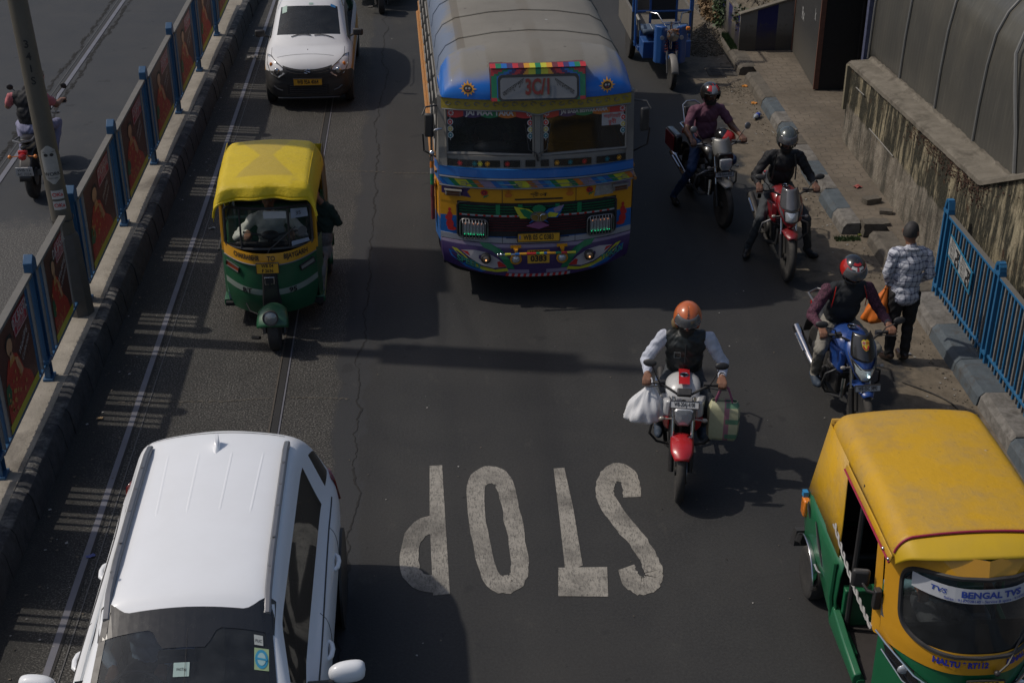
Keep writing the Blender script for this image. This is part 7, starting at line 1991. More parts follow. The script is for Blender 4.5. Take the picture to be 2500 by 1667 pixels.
# green body sides
for s in (-1, 1):
 b = MB()
 prof = [(1.20, .84, .62), (1.4, .86, .63), (1.75, .86, .64), (2.1, .86, .64), (2.28, .84, .60)]
 b.loft([[(s * w, y, zt), (s * (w + .02), y, zt - .12), (s * (w + .03), y, .5), (s * (w + .005), y, .27 if abs(y - 1.9) > .3 else .42), (s * (w - .05), y, .25 if abs(y - 1.9) > .3 else .42)] for y, zt, w in prof], False, False); bs = b.obj('side_panel', AGREEN, au2, solid=.012, smooth=60)
 b = MB(); b.tube([(s * .66, 1.28, .80), (s * .672, 1.26, .5), (s * .65, 1.24, .28)], .018, 6); b.obj('panel_edge', AGREEN, bs)
 if s < 0:
  for q, (y0, y1, z0, z1) in enumerate(((1.55, 1.85, .56, .78), (2.0, 2.10, .70, .80))):
   b = MB(); b.tube([(-.672, y0, z0), (-.674, (y0 + y1) / 2, (z0 + z1) / 2 + .01), (-.668, y1, z1)], [.004, .014, .004], 6, flat=.4); b.obj('side_vent', BLACKI, bs)
  b = MB(); b.tube([(-.680, 1.55, .50), (-.684, 1.62, .47), (-.684, 1.70, .47)], .008, 6, flat=.5); b.obj('chip_mark', PWH, bs)
 # wheel arch, fender trim, wheel
 b = MB(); b.grid(lambda u, v: (s * (.66 + .05 * v), 1.92 - (.29 + .015 * v) * math.cos(PI * u * .95 + .05), .25 + (.29 + .015 * v) * math.sin(PI * u * .95 + .05)), 16, 3); wa = b.obj('wheel_arch', CHROME if s < 0 else AGREEN, au2, solid=.008)
 wheel(au2, (s * .62, 1.92, .22), .22, .13, plain('brass_rim', (.20, .14, .07), .5, .5, var=.3, dust=.3), rimr=.62)
 b = MB(); b.tube([(s * .60, .55, .26), (s * .62, 1.25, .26)], .035, 8, flat=.7); b.obj('floor_sill', AGREEN, au2)
 b = MB(); b.prism([(s * .70, 2.22, .42), (s * .70, 2.30, .40), (s * .74, 2.28, .26), (s * .72, 2.20, .28)], (-s * .14, 0, 0)); b.obj('mud_flap', BLACKP, au2)
b = MB(); b.prism([(-.60, 2.24, .25), (.60, 2.24, .25), (.60, 2.27, .86), (-.60, 2.27, .86)], (0, .03, 0)); b.obj('rear_panel', AGREEN, au2)
b = MB(); b.box((-.655, 2.20, .68), (.06, .10, .16)); b.obj('tail_lamp', AMBER, au2, bevel=.015)
b = MB(); b.box((-.66, 2.24, .78), (.04, .05, .05)); b.obj('tail_cap', PLB, au2)
b = MB(); b.bb((-.57, .40, .24), (.57, 2.2, .28)); b.obj('floor', plain('rusty_floor', (.035, .03, .028), .8, var=.5), au2)
for s in (-1, 1):
 b = MB(); b.loft([[(s * .66, y, .24), (s * .668, y, .30), (s * .655, y, zt), (s * .60, y, zt + .01), (s * .60, y, .24)] for y, zt in ((.56, .33), (.9, .36), (1.26, .42))], True, True); b.obj('kick_panel', AGREEN, au2, bevel=.01)
# driver compartment panel, seats
b = MB(); b.bb((-.60, 1.16, .28), (-.10, 1.20, .62)); b.bb((-.60, 1.14, .60), (.56, 1.22, .64)); b.bb((-.60, .80, .28), (-.56, 1.2, .32)); b.obj('inner_frame', AGREEN, au2, bevel=.01)
b = MB(); b.bb((-.42, .78, .50), (.42, 1.10, .64)); b.bb((-.30, .86, .28), (.30, 1.05, .5)); b.obj('driver_seat', SEATM, au2, bevel=.05, seg=3)
b = MB(); b.bb((-.54, 1.62, .46), (.54, 2.05, .60)); b.box((0, 2.08, .90), (1.08, .14, .56)); b.obj('rear_seat', SEATM, au2, bevel=.04)
b = MB(); b.bb((-.52, .38, .28), (.52, .42, .92)); b.obj('dash_panel', DARKI, au2)
b = MB(); b.tube([(0, .44, .55), (0, .54, .98)], .03, 8); b.tube([(-.30, .62, 1.02), (-.1, .57, 1.0), (.1, .57, 1.0), (.30, .62, 1.02)], .014, 8); b.obj('handlebar', BLACKP, au2)
b = MB(); b.tube([(-.565, 1.12, .28), (-.57, 1.10, 1.0), (-.56, 1.12, 1.62)], .022, 8); b.obj('partition_post', BLACKP, au2)
b = MB(); b.tube([(.565, 1.12, .28), (.57, 1.10, 1.0), (.56, 1.12, 1.62)], .022, 8); b.obj('partition_post', BLACKP, au2)
# twisted white rope along the open side
b = MB()
A0, A1 = Vector((-.64, 1.48, 1.02)), Vector((-.60, .52, .80))
pts = [A0.lerp(A1, k / 40) + Vector((0, 0, -.05 * math.sin(PI * k / 40))) for k in range(41)]
for ph in (0, PI): b.tube([p + Vector((.009 * math.cos(k * .9 + ph), 0, .009 * math.sin(k * .9 + ph))) for k, p in enumerate(pts)], .008, 5)
b.obj('twisted_rope', plain('rope_white', (.34, .33, .32), .7), au2)
b = MB(); b.box((-.70, .60, 1.19), (.13, .05, .15), rot=(0, 0, -12)); mi = b.obj('side_mirror', BLACKP, au2, bevel=.025, seg=3)
b = MB(); b.tube([(-.60, .50, 1.12), (-.66, .54, 1.12), (-.69, .58, 1.16)], .014, 6); b.box((-.60, .50, 1.08), (.05, .06, .16)); b.obj('mirror_arm', BLACKP, mi, bevel=.01)
for y in (.4, .52): b = MB(); b.ball((-.60, y, 1.50), .014); b.obj('hood_stud', CHROME, au2)
# ------------------------------------------------ third one, mostly above the picture
au3 = thing('auto_rickshaw', 'dark green auto rickshaw at the top edge, between the taxi and the bus', 'auto rickshaw', (-.98, 27.35, 0), rz=0, group='auto rickshaws')
for ch in kids(aut):
 if ch.name.split('.')[0] in ('lettering', 'number_plate', 'tarpaulin_hood', 'rear_side_cloth', 'rear_cloth'):
  if 'hood' not in ch.name and 'cloth' not in ch.name: continue
 c = ch.copy(); COL.objects.link(c); c.parent = au3
 for g_ in kids(ch):
  d = g_.copy(); COL.objects.link(d); d.parent = c
# ============================================================ PEOPLE
import numpy as np
class Body:
 """union of tapered limbs and ellipsoids, fused into one skin"""
 def __init__(s): s.pr = []; s.b = MB()
 def cap(s, a, c, ra, rc, m):
  a, c = Vector(a), Vector(c); s.pr.append(('c', a, c, ra, rc, m))
  d = (c - a); L = d.length
  if L < 1e-5: d = Vector((0, 0, 1))
  d.normalize(); u = d.orthogonal().normalized(); w = d.cross(u); n = 14; rings = []
  for k in range(5): t_ = PI / 2 * (1 - k / 4); rings.append((a - d * ra * math.sin(t_), ra * max(.02, math.cos(t_))))
  for k in range(5): t_ = PI / 2 * k / 4; rings.append((c + d * rc * math.sin(t_), rc * max(.02, math.cos(t_))))
  s.b.loft([[tuple(p + (u * math.cos(2 * PI * q / n) + w * math.sin(2 * PI * q / n)) * r) for q in range(n)] for p, r in rings], True, True)
 def ell(s, c, r, m, rot=(0, 0, 0)):
  M = rotm(*rot); s.pr.append(('e', Vector(c), Vector(r), M.to_3x3().inverted(), None, m)); s.b.ball(c, tuple(r), 20, 12, rot=rot)
 def build(s, parent, mats, voxel=.0085, wrinkle=(), name='body', smooth=3):
  o = s.b.obj(name, mats, None, smooth=0)
  q = o.modifiers.new('r', 'REMESH'); q.mode = 'VOXEL'; q.voxel_size = voxel
  q = o.modifiers.new('s', 'SMOOTH'); q.factor = .5; q.iterations = smooth
  me = evald(o); o.modifiers.clear(); old = o.data; o.data = me; bpy.data.meshes.remove(old)
  me.materials.clear()
  for m in mats: me.materials.append(m)
  n = len(me.vertices); co = np.empty(n * 3, 'f'); me.vertices.foreach_get('co', co); co = co.reshape(-1, 3).astype('d')
  D = []
  for p in s.pr:
   if p[0] == 'c':
    a = np.array(p[1]); c = np.array(p[2]); d = c - a; L2 = max(1e-9, d @ d)
    t_ = np.clip(((co - a) @ d) / L2, 0, 1); D.append(np.linalg.norm(co - a - t_[:, None] * d, axis=1) - (p[3] + (p[4] - p[3]) * t_))
   else:
    q = (co - np.array(p[1])) @ np.array(p[3]).T / np.array(p[2]); D.append((np.linalg.norm(q, axis=1) - 1) * min(p[2]))
  D = np.array(D); best = D.argmin(0); vm = np.array([p[5] for p in s.pr])[best]
  # cloth folds
  if wrinkle:
   nr = np.empty(n * 3, 'f'); me.vertices.foreach_get('normal', nr); nr = nr.reshape(-1, 3)
   x, y, z = co.T
   w = (np.sin(z * 62 + 5 * np.sin(x * 17) + 4 * np.sin(y * 13)) * .5 + np.sin(x * 41 - z * 33 + 3 * np.sin(y * 21)) * .35 + np.sin((z + y) * 95 + 6 * np.sin(x * 29)) * .2)
   w += .6 * np.sin(z * 23 + x * 19 + 2 * np.sin(y * 31 + z * 11))
   k = np.isin(vm, wrinkle).astype('d')
   co2 = co + nr * (w * .0056 * k)[:, None]
   me.vertices.foreach_set('co', co2.astype('f').ravel())
  nf = len(me.polygons); ls = np.empty(len(me.loops), 'i'); me.loops.foreach_get('vertex_index', ls)
  st = np.empty(nf, 'i'); me.polygons.foreach_get('loop_start', st); fm = vm[ls[st]].astype('i')
  me.polygons.foreach_set('material_index', fm); me.shade_smooth(); me.update()
  o.parent = parent
  return o
def arm(B, sh, el, wr, ms, mu, mf_, up=.6, r=(.060, .050, .046, .034)):
 """shoulder, elbow, wrist; sleeve material ms until 'up' of the upper arm, then mu/mf_"""
 sh, el, wr = Vector(sh), Vector(el), Vector(wr)
 if up < 1:
  q = sh.lerp(el, up); B.cap(sh, q, r[0], r[1] * 1.12, ms); B.cap(q, el, r[1] * .86, r[1] * .84, mu); B.cap(el, wr, r[2] * .86, r[3] * .8, mf_)
 else:
  B.cap(sh, el, r[0], r[1], ms); B.cap(el, el.lerp(wr, .88), r[2], r[3] + .004, ms); B.cap(el.lerp(wr, .85), wr, r[3] * .75, r[3] * .72, mf_)
def hand_grip(B, wr, g, s, m, ax=(1, 0, 0)):
 """hand closed round a bar through g; s=+1 thumb towards -x side... fingers wrap forward and under"""
 wr, g = Vector(wr), Vector(g); ax = Vector(ax).normalized()
 kn = g + Vector((0, -.022, .024))
 for k in range(4):
  o = ax * ((k - 1.5) * .0205)
  B.cap(wr + ax * ((k - 1.5) * .011), kn + o, .0155, .0125, m)
 L = (.9, 1.05, 1.0, .82)
 for k in range(4):
  o = ax * ((k - 1.5) * .0215) ; f = L[k] if s > 0 else L[3 - k]
  a = kn + o; b_ = g + o + Vector((0, -.042 * f, -.002)); c = g + o + Vector((0, -.030 * f, -.028 * f)); d = g + o + Vector((0, -.006, -.034))
  B.cap(a, b_, .0105, .0095, m); B.cap(b_, c, .0095, .0088, m); B.cap(c, d, .0088, .0078, m)
 t0 = wr.lerp(kn, .35) + ax * (s * .032); t1 = g + ax * (s * .045) + Vector((0, .006, .002)); t2 = g + ax * (s * .030) + Vector((0, -.014, -.022))
 B.cap(t0, t1, .0135, .0115, m); B.cap(t1, t2, .0112, .0095, m)
def hand_free(B, wr, d, side, m, curl=.35, up=(0, 0, 1)):
 """relaxed open hand pointing along d; side = direction of the thumb"""
 wr = Vector(wr); d = Vector(d).normalized(); s = (Vector(side) - d * Vector(side).dot(d)).normalized(); n = d.cross(s)
 kn = wr + d * .085
 for k in range(4):
  o = s * ((1.5 - k) * .0205); B.cap(wr + o * .5, kn + o, .016, .0125, m)
  l = (.072, .080, .076, .060)[k]; a = kn + o; b_ = a + (d - n * curl * .4).normalized() * l * .5; c = b_ + (d - n * curl * 1.6).normalized() * l * .5
  B.cap(a, b_, .0105, .0095, m); B.cap(b_, c, .0095, .0078, m)
 t1 = wr + d * .045 + s * .045; B.cap(wr + d * .015 + s * .02, t1, .0145, .0115, m); B.cap(t1, t1 + (d + s * .2 - n * .4).normalized() * .04, .0112, .009, m)
def leg(B, hp, kn, an, mt, ms, toe, r=(.088, .066, .062, .046), shoe=.047):
 hp, kn, an, toe = map(Vector, (hp, kn, an, toe))
 B.cap(hp, kn, r[0], r[1], mt); B.cap(kn, an, r[2], r[3], mt)
 d = (toe - an); B.cap(an + Vector((0, 0, -.03)) - d * .15, an + Vector((0, 0, -.045)) + d * .5, shoe, shoe * .95, ms); B.cap(an + Vector((0, 0, -.05)) + d * .5, toe, shoe * .95, shoe * .72, ms)
def head_prims(B, c, ms, pitch=0, yaw=0, hair=None):
 """skull, jaw, nose, ears, neck handled outside; pitch>0 looks down; face towards -y"""
 c = Vector(c); M = (rotm(0, 0, yaw) @ rotm(pitch, 0, 0)).to_3x3()
 def P(x, y, z): return c + M @ Vector((x, y, z))
 rot = (pitch, 0, yaw)
 B.ell(c, (.076, .094, .108), ms, rot); B.ell(P(0, -.022, -.058), (.056, .064, .058), ms, rot)
 B.cap(P(0, -.092, .012), P(0, -.110, -.022), .009, .015, ms); B.cap(P(-.030, -.082, .026), P(.030, -.082, .026), .010, .010, ms)
 for s in (-1, 1): B.cap(P(s * .078, .012, .014), P(s * .078, .014, -.024), .013, .010, ms)
 B.cap(P(-.018, -.088, -.052), P(.018, -.088, -.052), .009, .009, ms)
 return P, M
def face_bits(P, M, root, moustache=False, beard=None):
 for s in (-1, 1):
  b = MB(); b.ball(tuple(P(s * .031, -.084, .006)), (.013, .008, .008), 10, 6); e = b.obj('eye', plain('eye_white_of', (.35, .33, .31), .3), root)
  b = MB(); b.ball(tuple(P(s * .031, -.0915, .006)), .0048, 8, 5); b.obj('pupil', BLACKI, e)
  b = MB(); b.tube([P(s * .015, -.096, .026), P(s * .032, -.095, .031), P(s * .048, -.084, .026)], .0042, 5); b.obj('eyebrow', BLACKI, root)
 b = MB(); b.tube([P(-.024, -.093, -.054), P(0, -.099, -.052), P(.024, -.093, -.054)], [.003, .0055, .003], 6); b.obj('mouth', plain('lips', (.12, .045, .035), .5), root)
 if moustache:
  b = MB(); b.tube([P(-.034, -.088, -.046), P(-.016, -.1, -.036), P(0, -.105, -.036), P(.016, -.1, -.036), P(.034, -.088, -.046)], [.004, .008, .006, .008, .004], 6); b.obj('moustache', BLACKI, root)
 if beard:
  b = MB(); b.grid(lambda u, v: tuple(P(math.sin((u - .5) * 2.6) * (.064 + .004), -.024 - math.cos((u - .5) * 2.6) * .068 * (1 - .1 * v), -.05 - .062 * v + .0 * abs(u - .5))), 14, 5); b.obj('beard', plain('beard_hair', beard, .9, var=.4, scale=60), root, solid=.008, smooth=70)
def helmet(root, P, M, c, shell, visor=None, full=False, rr=(.128, .150, .142), deco=None, visor_el=(8, 55)):
 """hard shell round the head; az 0 faces forward (-y)"""
 c = Vector(c)
 def S(az, el, k=1.0): return c + M @ Vector((rr[0] * k * math.sin(R(az)) * math.cos(R(el)), -rr[1] * k * math.cos(R(az)) * math.cos(R(el)) + .008, rr[2] * k * math.sin(R(el)) + .018))
 b = MB(); na, ne = 48, 26; vs = []; fs = []; ms = []
 e0, e1 = -52, 90
 for j in range(ne + 1):
  for i in range(na): vs.append(tuple(S(-180 + 360 * i / na, e0 + (e1 - e0 - .5) * j / ne)))
 for j in range(ne):
  for i in range(na):
   az = -180 + 360 * (i + .5) / na; el = e0 + (e1 - e0) * (j + .5) / ne
   if abs(az) < 62 and el < 14 and not (full and el < -26): continue
   if not full and abs(az) < 80 and el < -36: continue
   fs.append((j * na + i, j * na + (i + 1) % na, (j + 1) * na + (i + 1) % na, (j + 1) * na + i))
   ms.append(deco(az, el) if deco else 0)
 b.add(vs, fs); b.m = ms
 h = b.obj('helmet', shell, root, smooth=60, solid=.012, recalc=False)
 if visor:
  b = MB(); b.grid(lambda u, v: tuple(S(-66 + 132 * u, visor_el[0] + (visor_el[1] - visor_el[0]) * v, 1.05)), 20, 8); b.obj('visor', visor, h, smooth=70, solid=.003)
 b = MB(); b.tube([S(-62, 14, 1.01)] + [S(-62 + 124 * k / 10, 14, 1.02) for k in range(11)] + [S(62, -30, 1.01), S(62, -50, 1.0)], .005, 5)
 b.tube([S(-62, 14, 1.01), S(-62, -50, 1.0)], .005, 5); b.obj('rim_trim', BLACKP, h)
 for s in (-1, 1):
  b = MB(); b.tube([S(s * 75, -46, .96), tuple(P(s * .05, -.03, -.115)), tuple(P(0, -.045, -.125))], .006, 5); b.obj('chin_strap', BLACKI, h)
 return h, S
DENIM = plain('grey_jeans', (.045, .05, .055), .8, var=.25, scale=30)
BLUEJ = plain('blue_jeans', (.012, .035, .10), .8, var=.3, scale=30)
SHIRTW = plain('white_shirt', (.46, .48, .55), .75, var=.08, scale=14)
VESTB = plain('black_vest', (.012, .015, .015), .55, var=.4, scale=12)
BLACKC = plain('black_cloth', (.008, .008, .010), .75, var=.3)
PINKT = plain('mauve_tshirt', (.115, .042, .070), .8, var=.2, scale=12)
MAROC = mk('maroon_knit', lambda nm: (lambda t: t.fin(t.mix(t.ramp(t.noise(95, 3, .7), (.42, 0), (.6, 1)), (.020, .006, .012), (.13, .04, .07)), .85))(NT(nm)))
KHAKI = plain('khaki_trousers', (.21, .195, .165), .8, var=.15, scale=10)
BLACKT = plain('black_trousers', (.007, .007, .008), .75, var=.3)
SHOE = plain('dark_shoe', (.012, .012, .014), .5, var=.3)
SHOEB = plain('blue_shoe', (.03, .045, .07), .7, var=.3)
BROWNSH = plain('brown_shoe', (.022, .012, .009), .35, var=.3, coat=.3)
def plaidm(nm):
 t = NT(nm)
 x, y, z = t.xyz()
 def lines(v, f, lo, hi, off=0): q = t.math('FRACT', t.math('MULTIPLY', t.math('ADD', v, off), f)); return t.math('MULTIPLY', t.step(q, lo, lo + .03), t.step(q, hi + .03, hi))
 xx = t.math('ADD', x, t.math('MULTIPLY', t.noise(7, 2), .05)); zz = t.math('ADD', z, t.math('MULTIPLY', t.noise(6, 2), .05))
 xa = t.math('ADD', xx, t.math('MULTIPLY', y, .8))
 k = t.math('MAXIMUM', lines(xa, 17, .2, .42), lines(zz, 15, .2, .42)); k2 = t.math('MAXIMUM', lines(xa, 17, .55, .62), lines(zz, 15, .60, .66))
 both = t.math('MULTIPLY', lines(xa, 17, .2, .42), lines(zz, 15, .2, .42))
 c = t.mix(t.math('MULTIPLY', k, .60), (.52, .53, .58), (.06, .07, .13)); c = t.mix(t.math('MULTIPLY', k2, .5), c, (.05, .06, .12)); c = t.mix(both, c, (.03, .035, .07))
 return t.fin(c, .8)
PLAID = mk('plaid_shirt', plaidm)
SKIN2 = plain('dark_brown_skin', (.13, .062, .038), .5, var=.15)
HAIRM = plain('grey_black_hair', (.030, .027, .026), .7, var=.8, scale=90)
def rider(label, loc, rz, G, W, cloth, opt):
 """seated motorcyclist; G left/right grip points, W foot points, cloth = (torso, sleeve, trousers, shoe, skin)"""
 root = thing('person', label, 'person', loc, rz)
 B = Body(); tor, slv, tro, sho, sk = range(5)
 lean = opt.get('lean', .12); ph = opt.get('pelvis', (0, .26, .86)); ph = Vector(ph); bw = opt.get('bulk', 1.0)
 ch = ph + Vector((opt.get('sx', 0), -lean, .36)); nk = ch + Vector((0, -.045, .165)); hd = nk + Vector((opt.get('hx', 0), -.045 - opt.get('hy', 0), .145))
 B.ell(ph + Vector((0, 0, .01)), (.165 * bw, .135, .115), tro)
 B.ell(ph + Vector((0, -.03, .13)), (.155 * bw, .128 * bw, .125), tor); B.ell(ph.lerp(ch, .62), (.158 * bw, .122 * bw, .15), tor); B.ell(ch + Vector((0, 0, .02)), (.172 * bw, .115, .145), tor)
 B.cap(ch + Vector((-.13, 0, .085)), ch + Vector((.13, 0, .085)), .070, .070, tor); B.cap(ch + Vector((0, 0, .10)), nk, .070, .060, tor); B.cap(nk, hd, .054, .052, sk)
 for i, s in enumerate((-1, 1)):
  sh = ch + Vector((s * .185 * bw, 0, .075)); g = Vector(G[i]); wr = g + Vector((s * -.005, .085, .035))
  mid = (sh + wr) / 2; dist = (wr - sh).length; A, C = .29, .265
  h_ = math.sqrt(max(.0004, A * A - ((A * A - C * C + dist * dist) / (2 * dist)) ** 2)); t_ = ((A * A - C * C + dist * dist) / (2 * dist)) / dist
  d = (wr - sh).normalized(); out = Vector((s * opt.get('splay', .42), .2, -.7)); out = (out - d * out.dot(d)).normalized(); el = sh + (wr - sh) * min(t_, .9) + out * h_
  if opt.get('short'): arm(B, sh, el, wr, slv, sk, sk, .62, (.064, .055, .050, .036))
  else: arm(B, sh, el, wr, slv, sk, sk, 1, (.064, .054, .050, .038))
  hand_grip(B, wr, g, -s, sk)
  hp = ph + Vector((s * .095, -.02, -.01)); an = Vector(W[i]); kn = Vector(opt['knee'][i]) if 'knee' in opt else Vector((s * .27, -.16, .78))
  toe = an + Vector(opt.get('toe', [(0, -.17, -.045)] * 2)[i])
  leg(B, hp, kn, an, tro, sho, toe)
 P, M = head_prims(B, hd, sk, opt.get('pitch', 18), opt.get('yaw', 0))
 B.build(root, cloth, wrinkle=(tor, slv, tro))
 face_bits(P, M, root, moustache=opt.get('moustache', True), beard=opt.get('beard'))
 return root, P, M, hd, ch, ph
# ============================================================ MOTORCYCLES
def motorcycle(label, loc, rz, col, opt):
 t = thing('motorcycle', label, 'motorcycle', loc, rz, group='motorcycles')
 ft_ = opt.get('front', 'naked')
 c1, c2, c3 = col     # main paint, second paint, mudguard
 r = .30; wb = .64
 for y, w, nm in ((-wb, .085, 'front_wheel'), (wb, .105, 'rear_wheel')):
  M_ = T(0, y, r) @ rotm(0, 90, 0)
  b = MB(); h = w / 2
  b.lathe([(r * .74, -h * .55), (r * .84, -h * .95), (r * .93, -h * .9), (r * .985, -h * .5), (r, 0), (r * .985, h * .5), (r * .93, h * .9), (r * .84, h * .95), (r * .74, h * .55)], 40, M=M_); tw = b.obj(nm, RUBBER, t, smooth=50)
  b = MB(); b.lathe([(r * .64, -h * .35), (r * .76, -h * .55), (r * .76, h * .55), (r * .64, h * .35)], 36, M=M_)
  for k in range(6):
   a = k * PI / 3; b.tube([M_ @ Vector((.04 * math.cos(a), .04 * math.sin(a), 0)), M_ @ Vector((r * .66 * math.cos(a + .12), r * .66 * math.sin(a + .12), 0))], .014, 5, flat=.7)
  b.lathe([(0, -.05), (.045, -.05), (.045, .05), (0, .05)], 14, M=M_); b.obj('rim', DARKM, tw, smooth=40)
  b = MB(); b.lathe([(.05, -.005), (.12, -.005), (.12, .005), (.05, .005)], 24, M=M_ @ T(0, 0, .055 if y < 0 else -.055)); b.obj('brake_disc', STEEL, tw)
 for s in (-1, 1):
  b = MB(); b.tube([(s * .085, -wb, r - .01), (s * .088, -wb + .09, .56)], .026, 10); b.obj('fork_slider', DARKM if not opt.get('fork') else opt['fork'], t)
  b = MB(); b.tube([(s * .088, -wb + .09, .56), (s * .09, -wb + .22, .95)], .018, 10); b.obj('fork_tube', CHROME, t)
 b = MB()
 def mg(u, v):
  a = R(opt.get('mg0', 62) + 80 * v); x = (u - .5) * 2; w = opt.get('mgw', .078) + .012 * math.sin(v * PI) - (.03 * max(0, .2 - v) / .2); rr_ = .345 - .032 * x * x
  return (x * w, -wb - rr_ * math.cos(a), r + rr_ * math.sin(a))
 b.grid(mg, 10, 18); b.obj('front_mudguard', c3, t, solid=.006, smooth=60)
 b = MB(); b.grid(lambda u, v: ((u - .5) * .16, wb + .38 * math.cos(R(150 - 140 * v)), r + .38 * math.sin(R(150 - 140 * v))), 6, 14); b.obj('rear_mudguard', BLACKP, t, solid=.01)
 # tank
 b = MB(); sec = [(-.34, .70, .10, .16, .10), (-.28, .84, .17, .17, .13), (-.10, .885, .185, .16, .14), (.06, .86, .15, .15, .12), (.14, .80, .09, .10, .08)]
 rings = []
 for y, zc, w, hh, wt in sec: rings.append([(w * math.cos(a) * (1 if math.sin(a) > 0 else .8), y, zc + hh * math.sin(a) * (.72 if math.sin(a) > 0 else .9)) for a in [2 * PI * q / 16 for q in range(16)]])
 b.loft(rings, True, True); tk = b.obj('tank', c1, t, subsurf=1, smooth=80)
 b = MB(); b.lathe([(0, 0), (.042, 0), (.042, .010), (.034, .014), (.032, .010), (0, .010)], 20, M=T(0, -.13, 1.000)); b.obj('fuel_cap', CHROME, tk)
 if ft_ == 'naked' and opt.get('shroud'):
  for s in (-1, 1):
   b = MB(); b.loft([[(s * .11, -.46, .92), (s * .17, -.43, .90), (s * .18, -.40, .74), (s * .12, -.42, .72)], [(s * .13, -.22, .86), (s * .21, -.20, .84), (s * .20, -.18, .62), (s * .12, -.18, .58)], [(s * .10, .0, .74), (s * .16, .0, .72), (s * .15, .0, .62), (s * .10, .0, .60)]], True, True); b.obj('tank_shroud', c1, t, bevel=.02)
   b = MB(); b.loft([[(s * .12, -.44, .73), (s * .185, -.40, .73), (s * .17, -.36, .60), (s * .12, -.38, .56)], [(s * .12, -.16, .62), (s * .20, -.16, .62), (s * .17, -.1, .50), (s * .11, -.1, .48)]], True, True); b.obj('belly_panel', c2, t, bevel=.015)
 if opt.get('stripe'):
  b = MB(); b.grid(lambda u, v: (lambda x, y: (x, y, (.885 + .118 * math.sqrt(max(0, 1 - (x / .19) ** 2)) - .55 * max(0, abs(y + .10) - .05) ** 2 * 2 + .004)))((u - .5) * .10, -.27 + .26 * v), 6, 8); b.obj('tank_stripe', opt['stripe'], tk, smooth=60)
 # seat, tail, side panels
 b = MB(); b.loft([[(-w, y, z - .06), (-w * 1.05, y, z - .02), (-w * .7, y, z + .02), (w * .7, y, z + .02), (w * 1.05, y, z - .02), (w, y, z - .06)] for y, z, w in ((.08, .80, .07), (.2, .78, .12), (.42, .78, .13), (.52, .83, .12), (.80, .85, .09))], True, True); b.obj('seat', SEATM, t, subsurf=1, smooth=80)
 b = MB(); b.loft([[(-w, y, z), (-w * .8, y, z + hh), (w * .8, y, z + hh), (w, y, z)] for y, z, w, hh in ((.15, .58, .10, .18), (.4, .60, .11, .16), (.7, .68, .10, .12), (.92, .76, .05, .06))], True, True); b.obj('side_cowl', c2, t, subsurf=1, smooth=80)
 b = MB(); b.box((0, .93, .74), (.12, .04, .06)); b.obj('tail_lamp', REDL, t, bevel=.01)
 b = MB(); b.tube([(-.10, .60, .84), (-.12, .86, .88), (0, .95, .88), (.12, .86, .88), (.10, .60, .84)], .013, 8); b.obj('grab_rail', STEEL if not opt.get('rack') else CHROME, t)
 # engine and frame
 b = MB(); b.box((0, -.02, .40), (.22, .34, .22)); b.box((0, -.14, .58), (.15, .15, .20), rot=(-20, 0, 0)); b.lathe([(0, -.15), (.085, -.15), (.09, -.12), (.09, .12), (.085, .15), (0, .15)], 18, M=T(0, .06, .38) @ rotm(0, 90, 0)); en = b.obj('engine', DARKM, t, bevel=.02)
 b = MB()
 for k in range(5): b.box((0, -.145 - .008 * k, .52 + .035 * k), (.20, .19, .008), rot=(-20, 0, 0))
 b.obj('cooling_fins', STEEL, en)
 b = MB(); b.tube([(0, -.42, .90), (0, -.28, .50), (0, -.15, .26), (0, .25, .26), (0, .45, .62)], .022, 8); b.tube([(0, .45, .62), (0, wb, r)], .022, 8); b.tube([(-.09, .10, .36), (-.10, wb, r)], .018, 8); b.tube([(.09, .10, .36), (.10, wb, r)], .018, 8); b.obj('frame', BLACKP, t)
 b = MB(); b.tube([(-.06, -.26, .50), (-.08, -.30, .32), (-.13, -.1, .24), (-.15, .25, .27)], .020, 8); b.tube([(-.15, .25, .28), (-.17, .45, .34), (-.19, .92, .46)], [.03, .048, .046], 14); ex = b.obj('exhaust', CHROME if opt.get('chrome_pipe') else DARKM, t)
 b = MB(); b.tube([(-.225, .50, .40), (-.235, .78, .46)], .016, 6, flat=.5); b.obj('heat_shield', CHROME, ex)
 for s in (-1, 1):
  b = MB(); b.tube([(s * .08, .12, .28), (s * .25, .12, .28)], .014, 6); b.obj('foot_peg', RUBBER, t)
 if opt.get('guard'):
  gm_ = opt['guard']
  for s in (-1, 1):
   b = MB(); b.tube([(s * .05, -.32, .66), (s * .16, -.34, .66), (s * .27, -.32, .60), (s * .29, -.28, .46), (s * .22, -.22, .34), (s * .06, -.18, .28)], .012, 8); b.obj('crash_guard', gm_, t, smooth=60)
 # front: lamp unit
 ft = opt.get('front', 'naked')
 lc = Vector((0, -.60, .86))
 if ft == 'naked':
  b = MB(); b.loft([[(x * k, -.52 - .09 * d_, .86 + z * k) for x, z in ((-.10, .07), (-.07, .10), (.07, .10), (.10, .07), (.09, -.04), (.05, -.11), (-.05, -.11), (-.09, -.04))] for k, d_ in ((.6, -.6), (1, 0), (1.02, .9))], True, True); ln_ = b.obj('headlight', opt.get('lampshell', BLACKP), t, bevel=.008)
  b = MB(); b.loft([[(x * k, -.60 - .018 * d_, .855 + z * k) for x, z in ((-.085, .055), (-.06, .075), (.06, .075), (.085, .055), (.075, -.035), (.04, -.09), (-.04, -.09), (-.075, -.035))] for k, d_ in ((1, 0), (.9, 1), (.4, 1.6))], True, True); b.obj('lens', LENS, ln_)
 elif ft == 'screen':
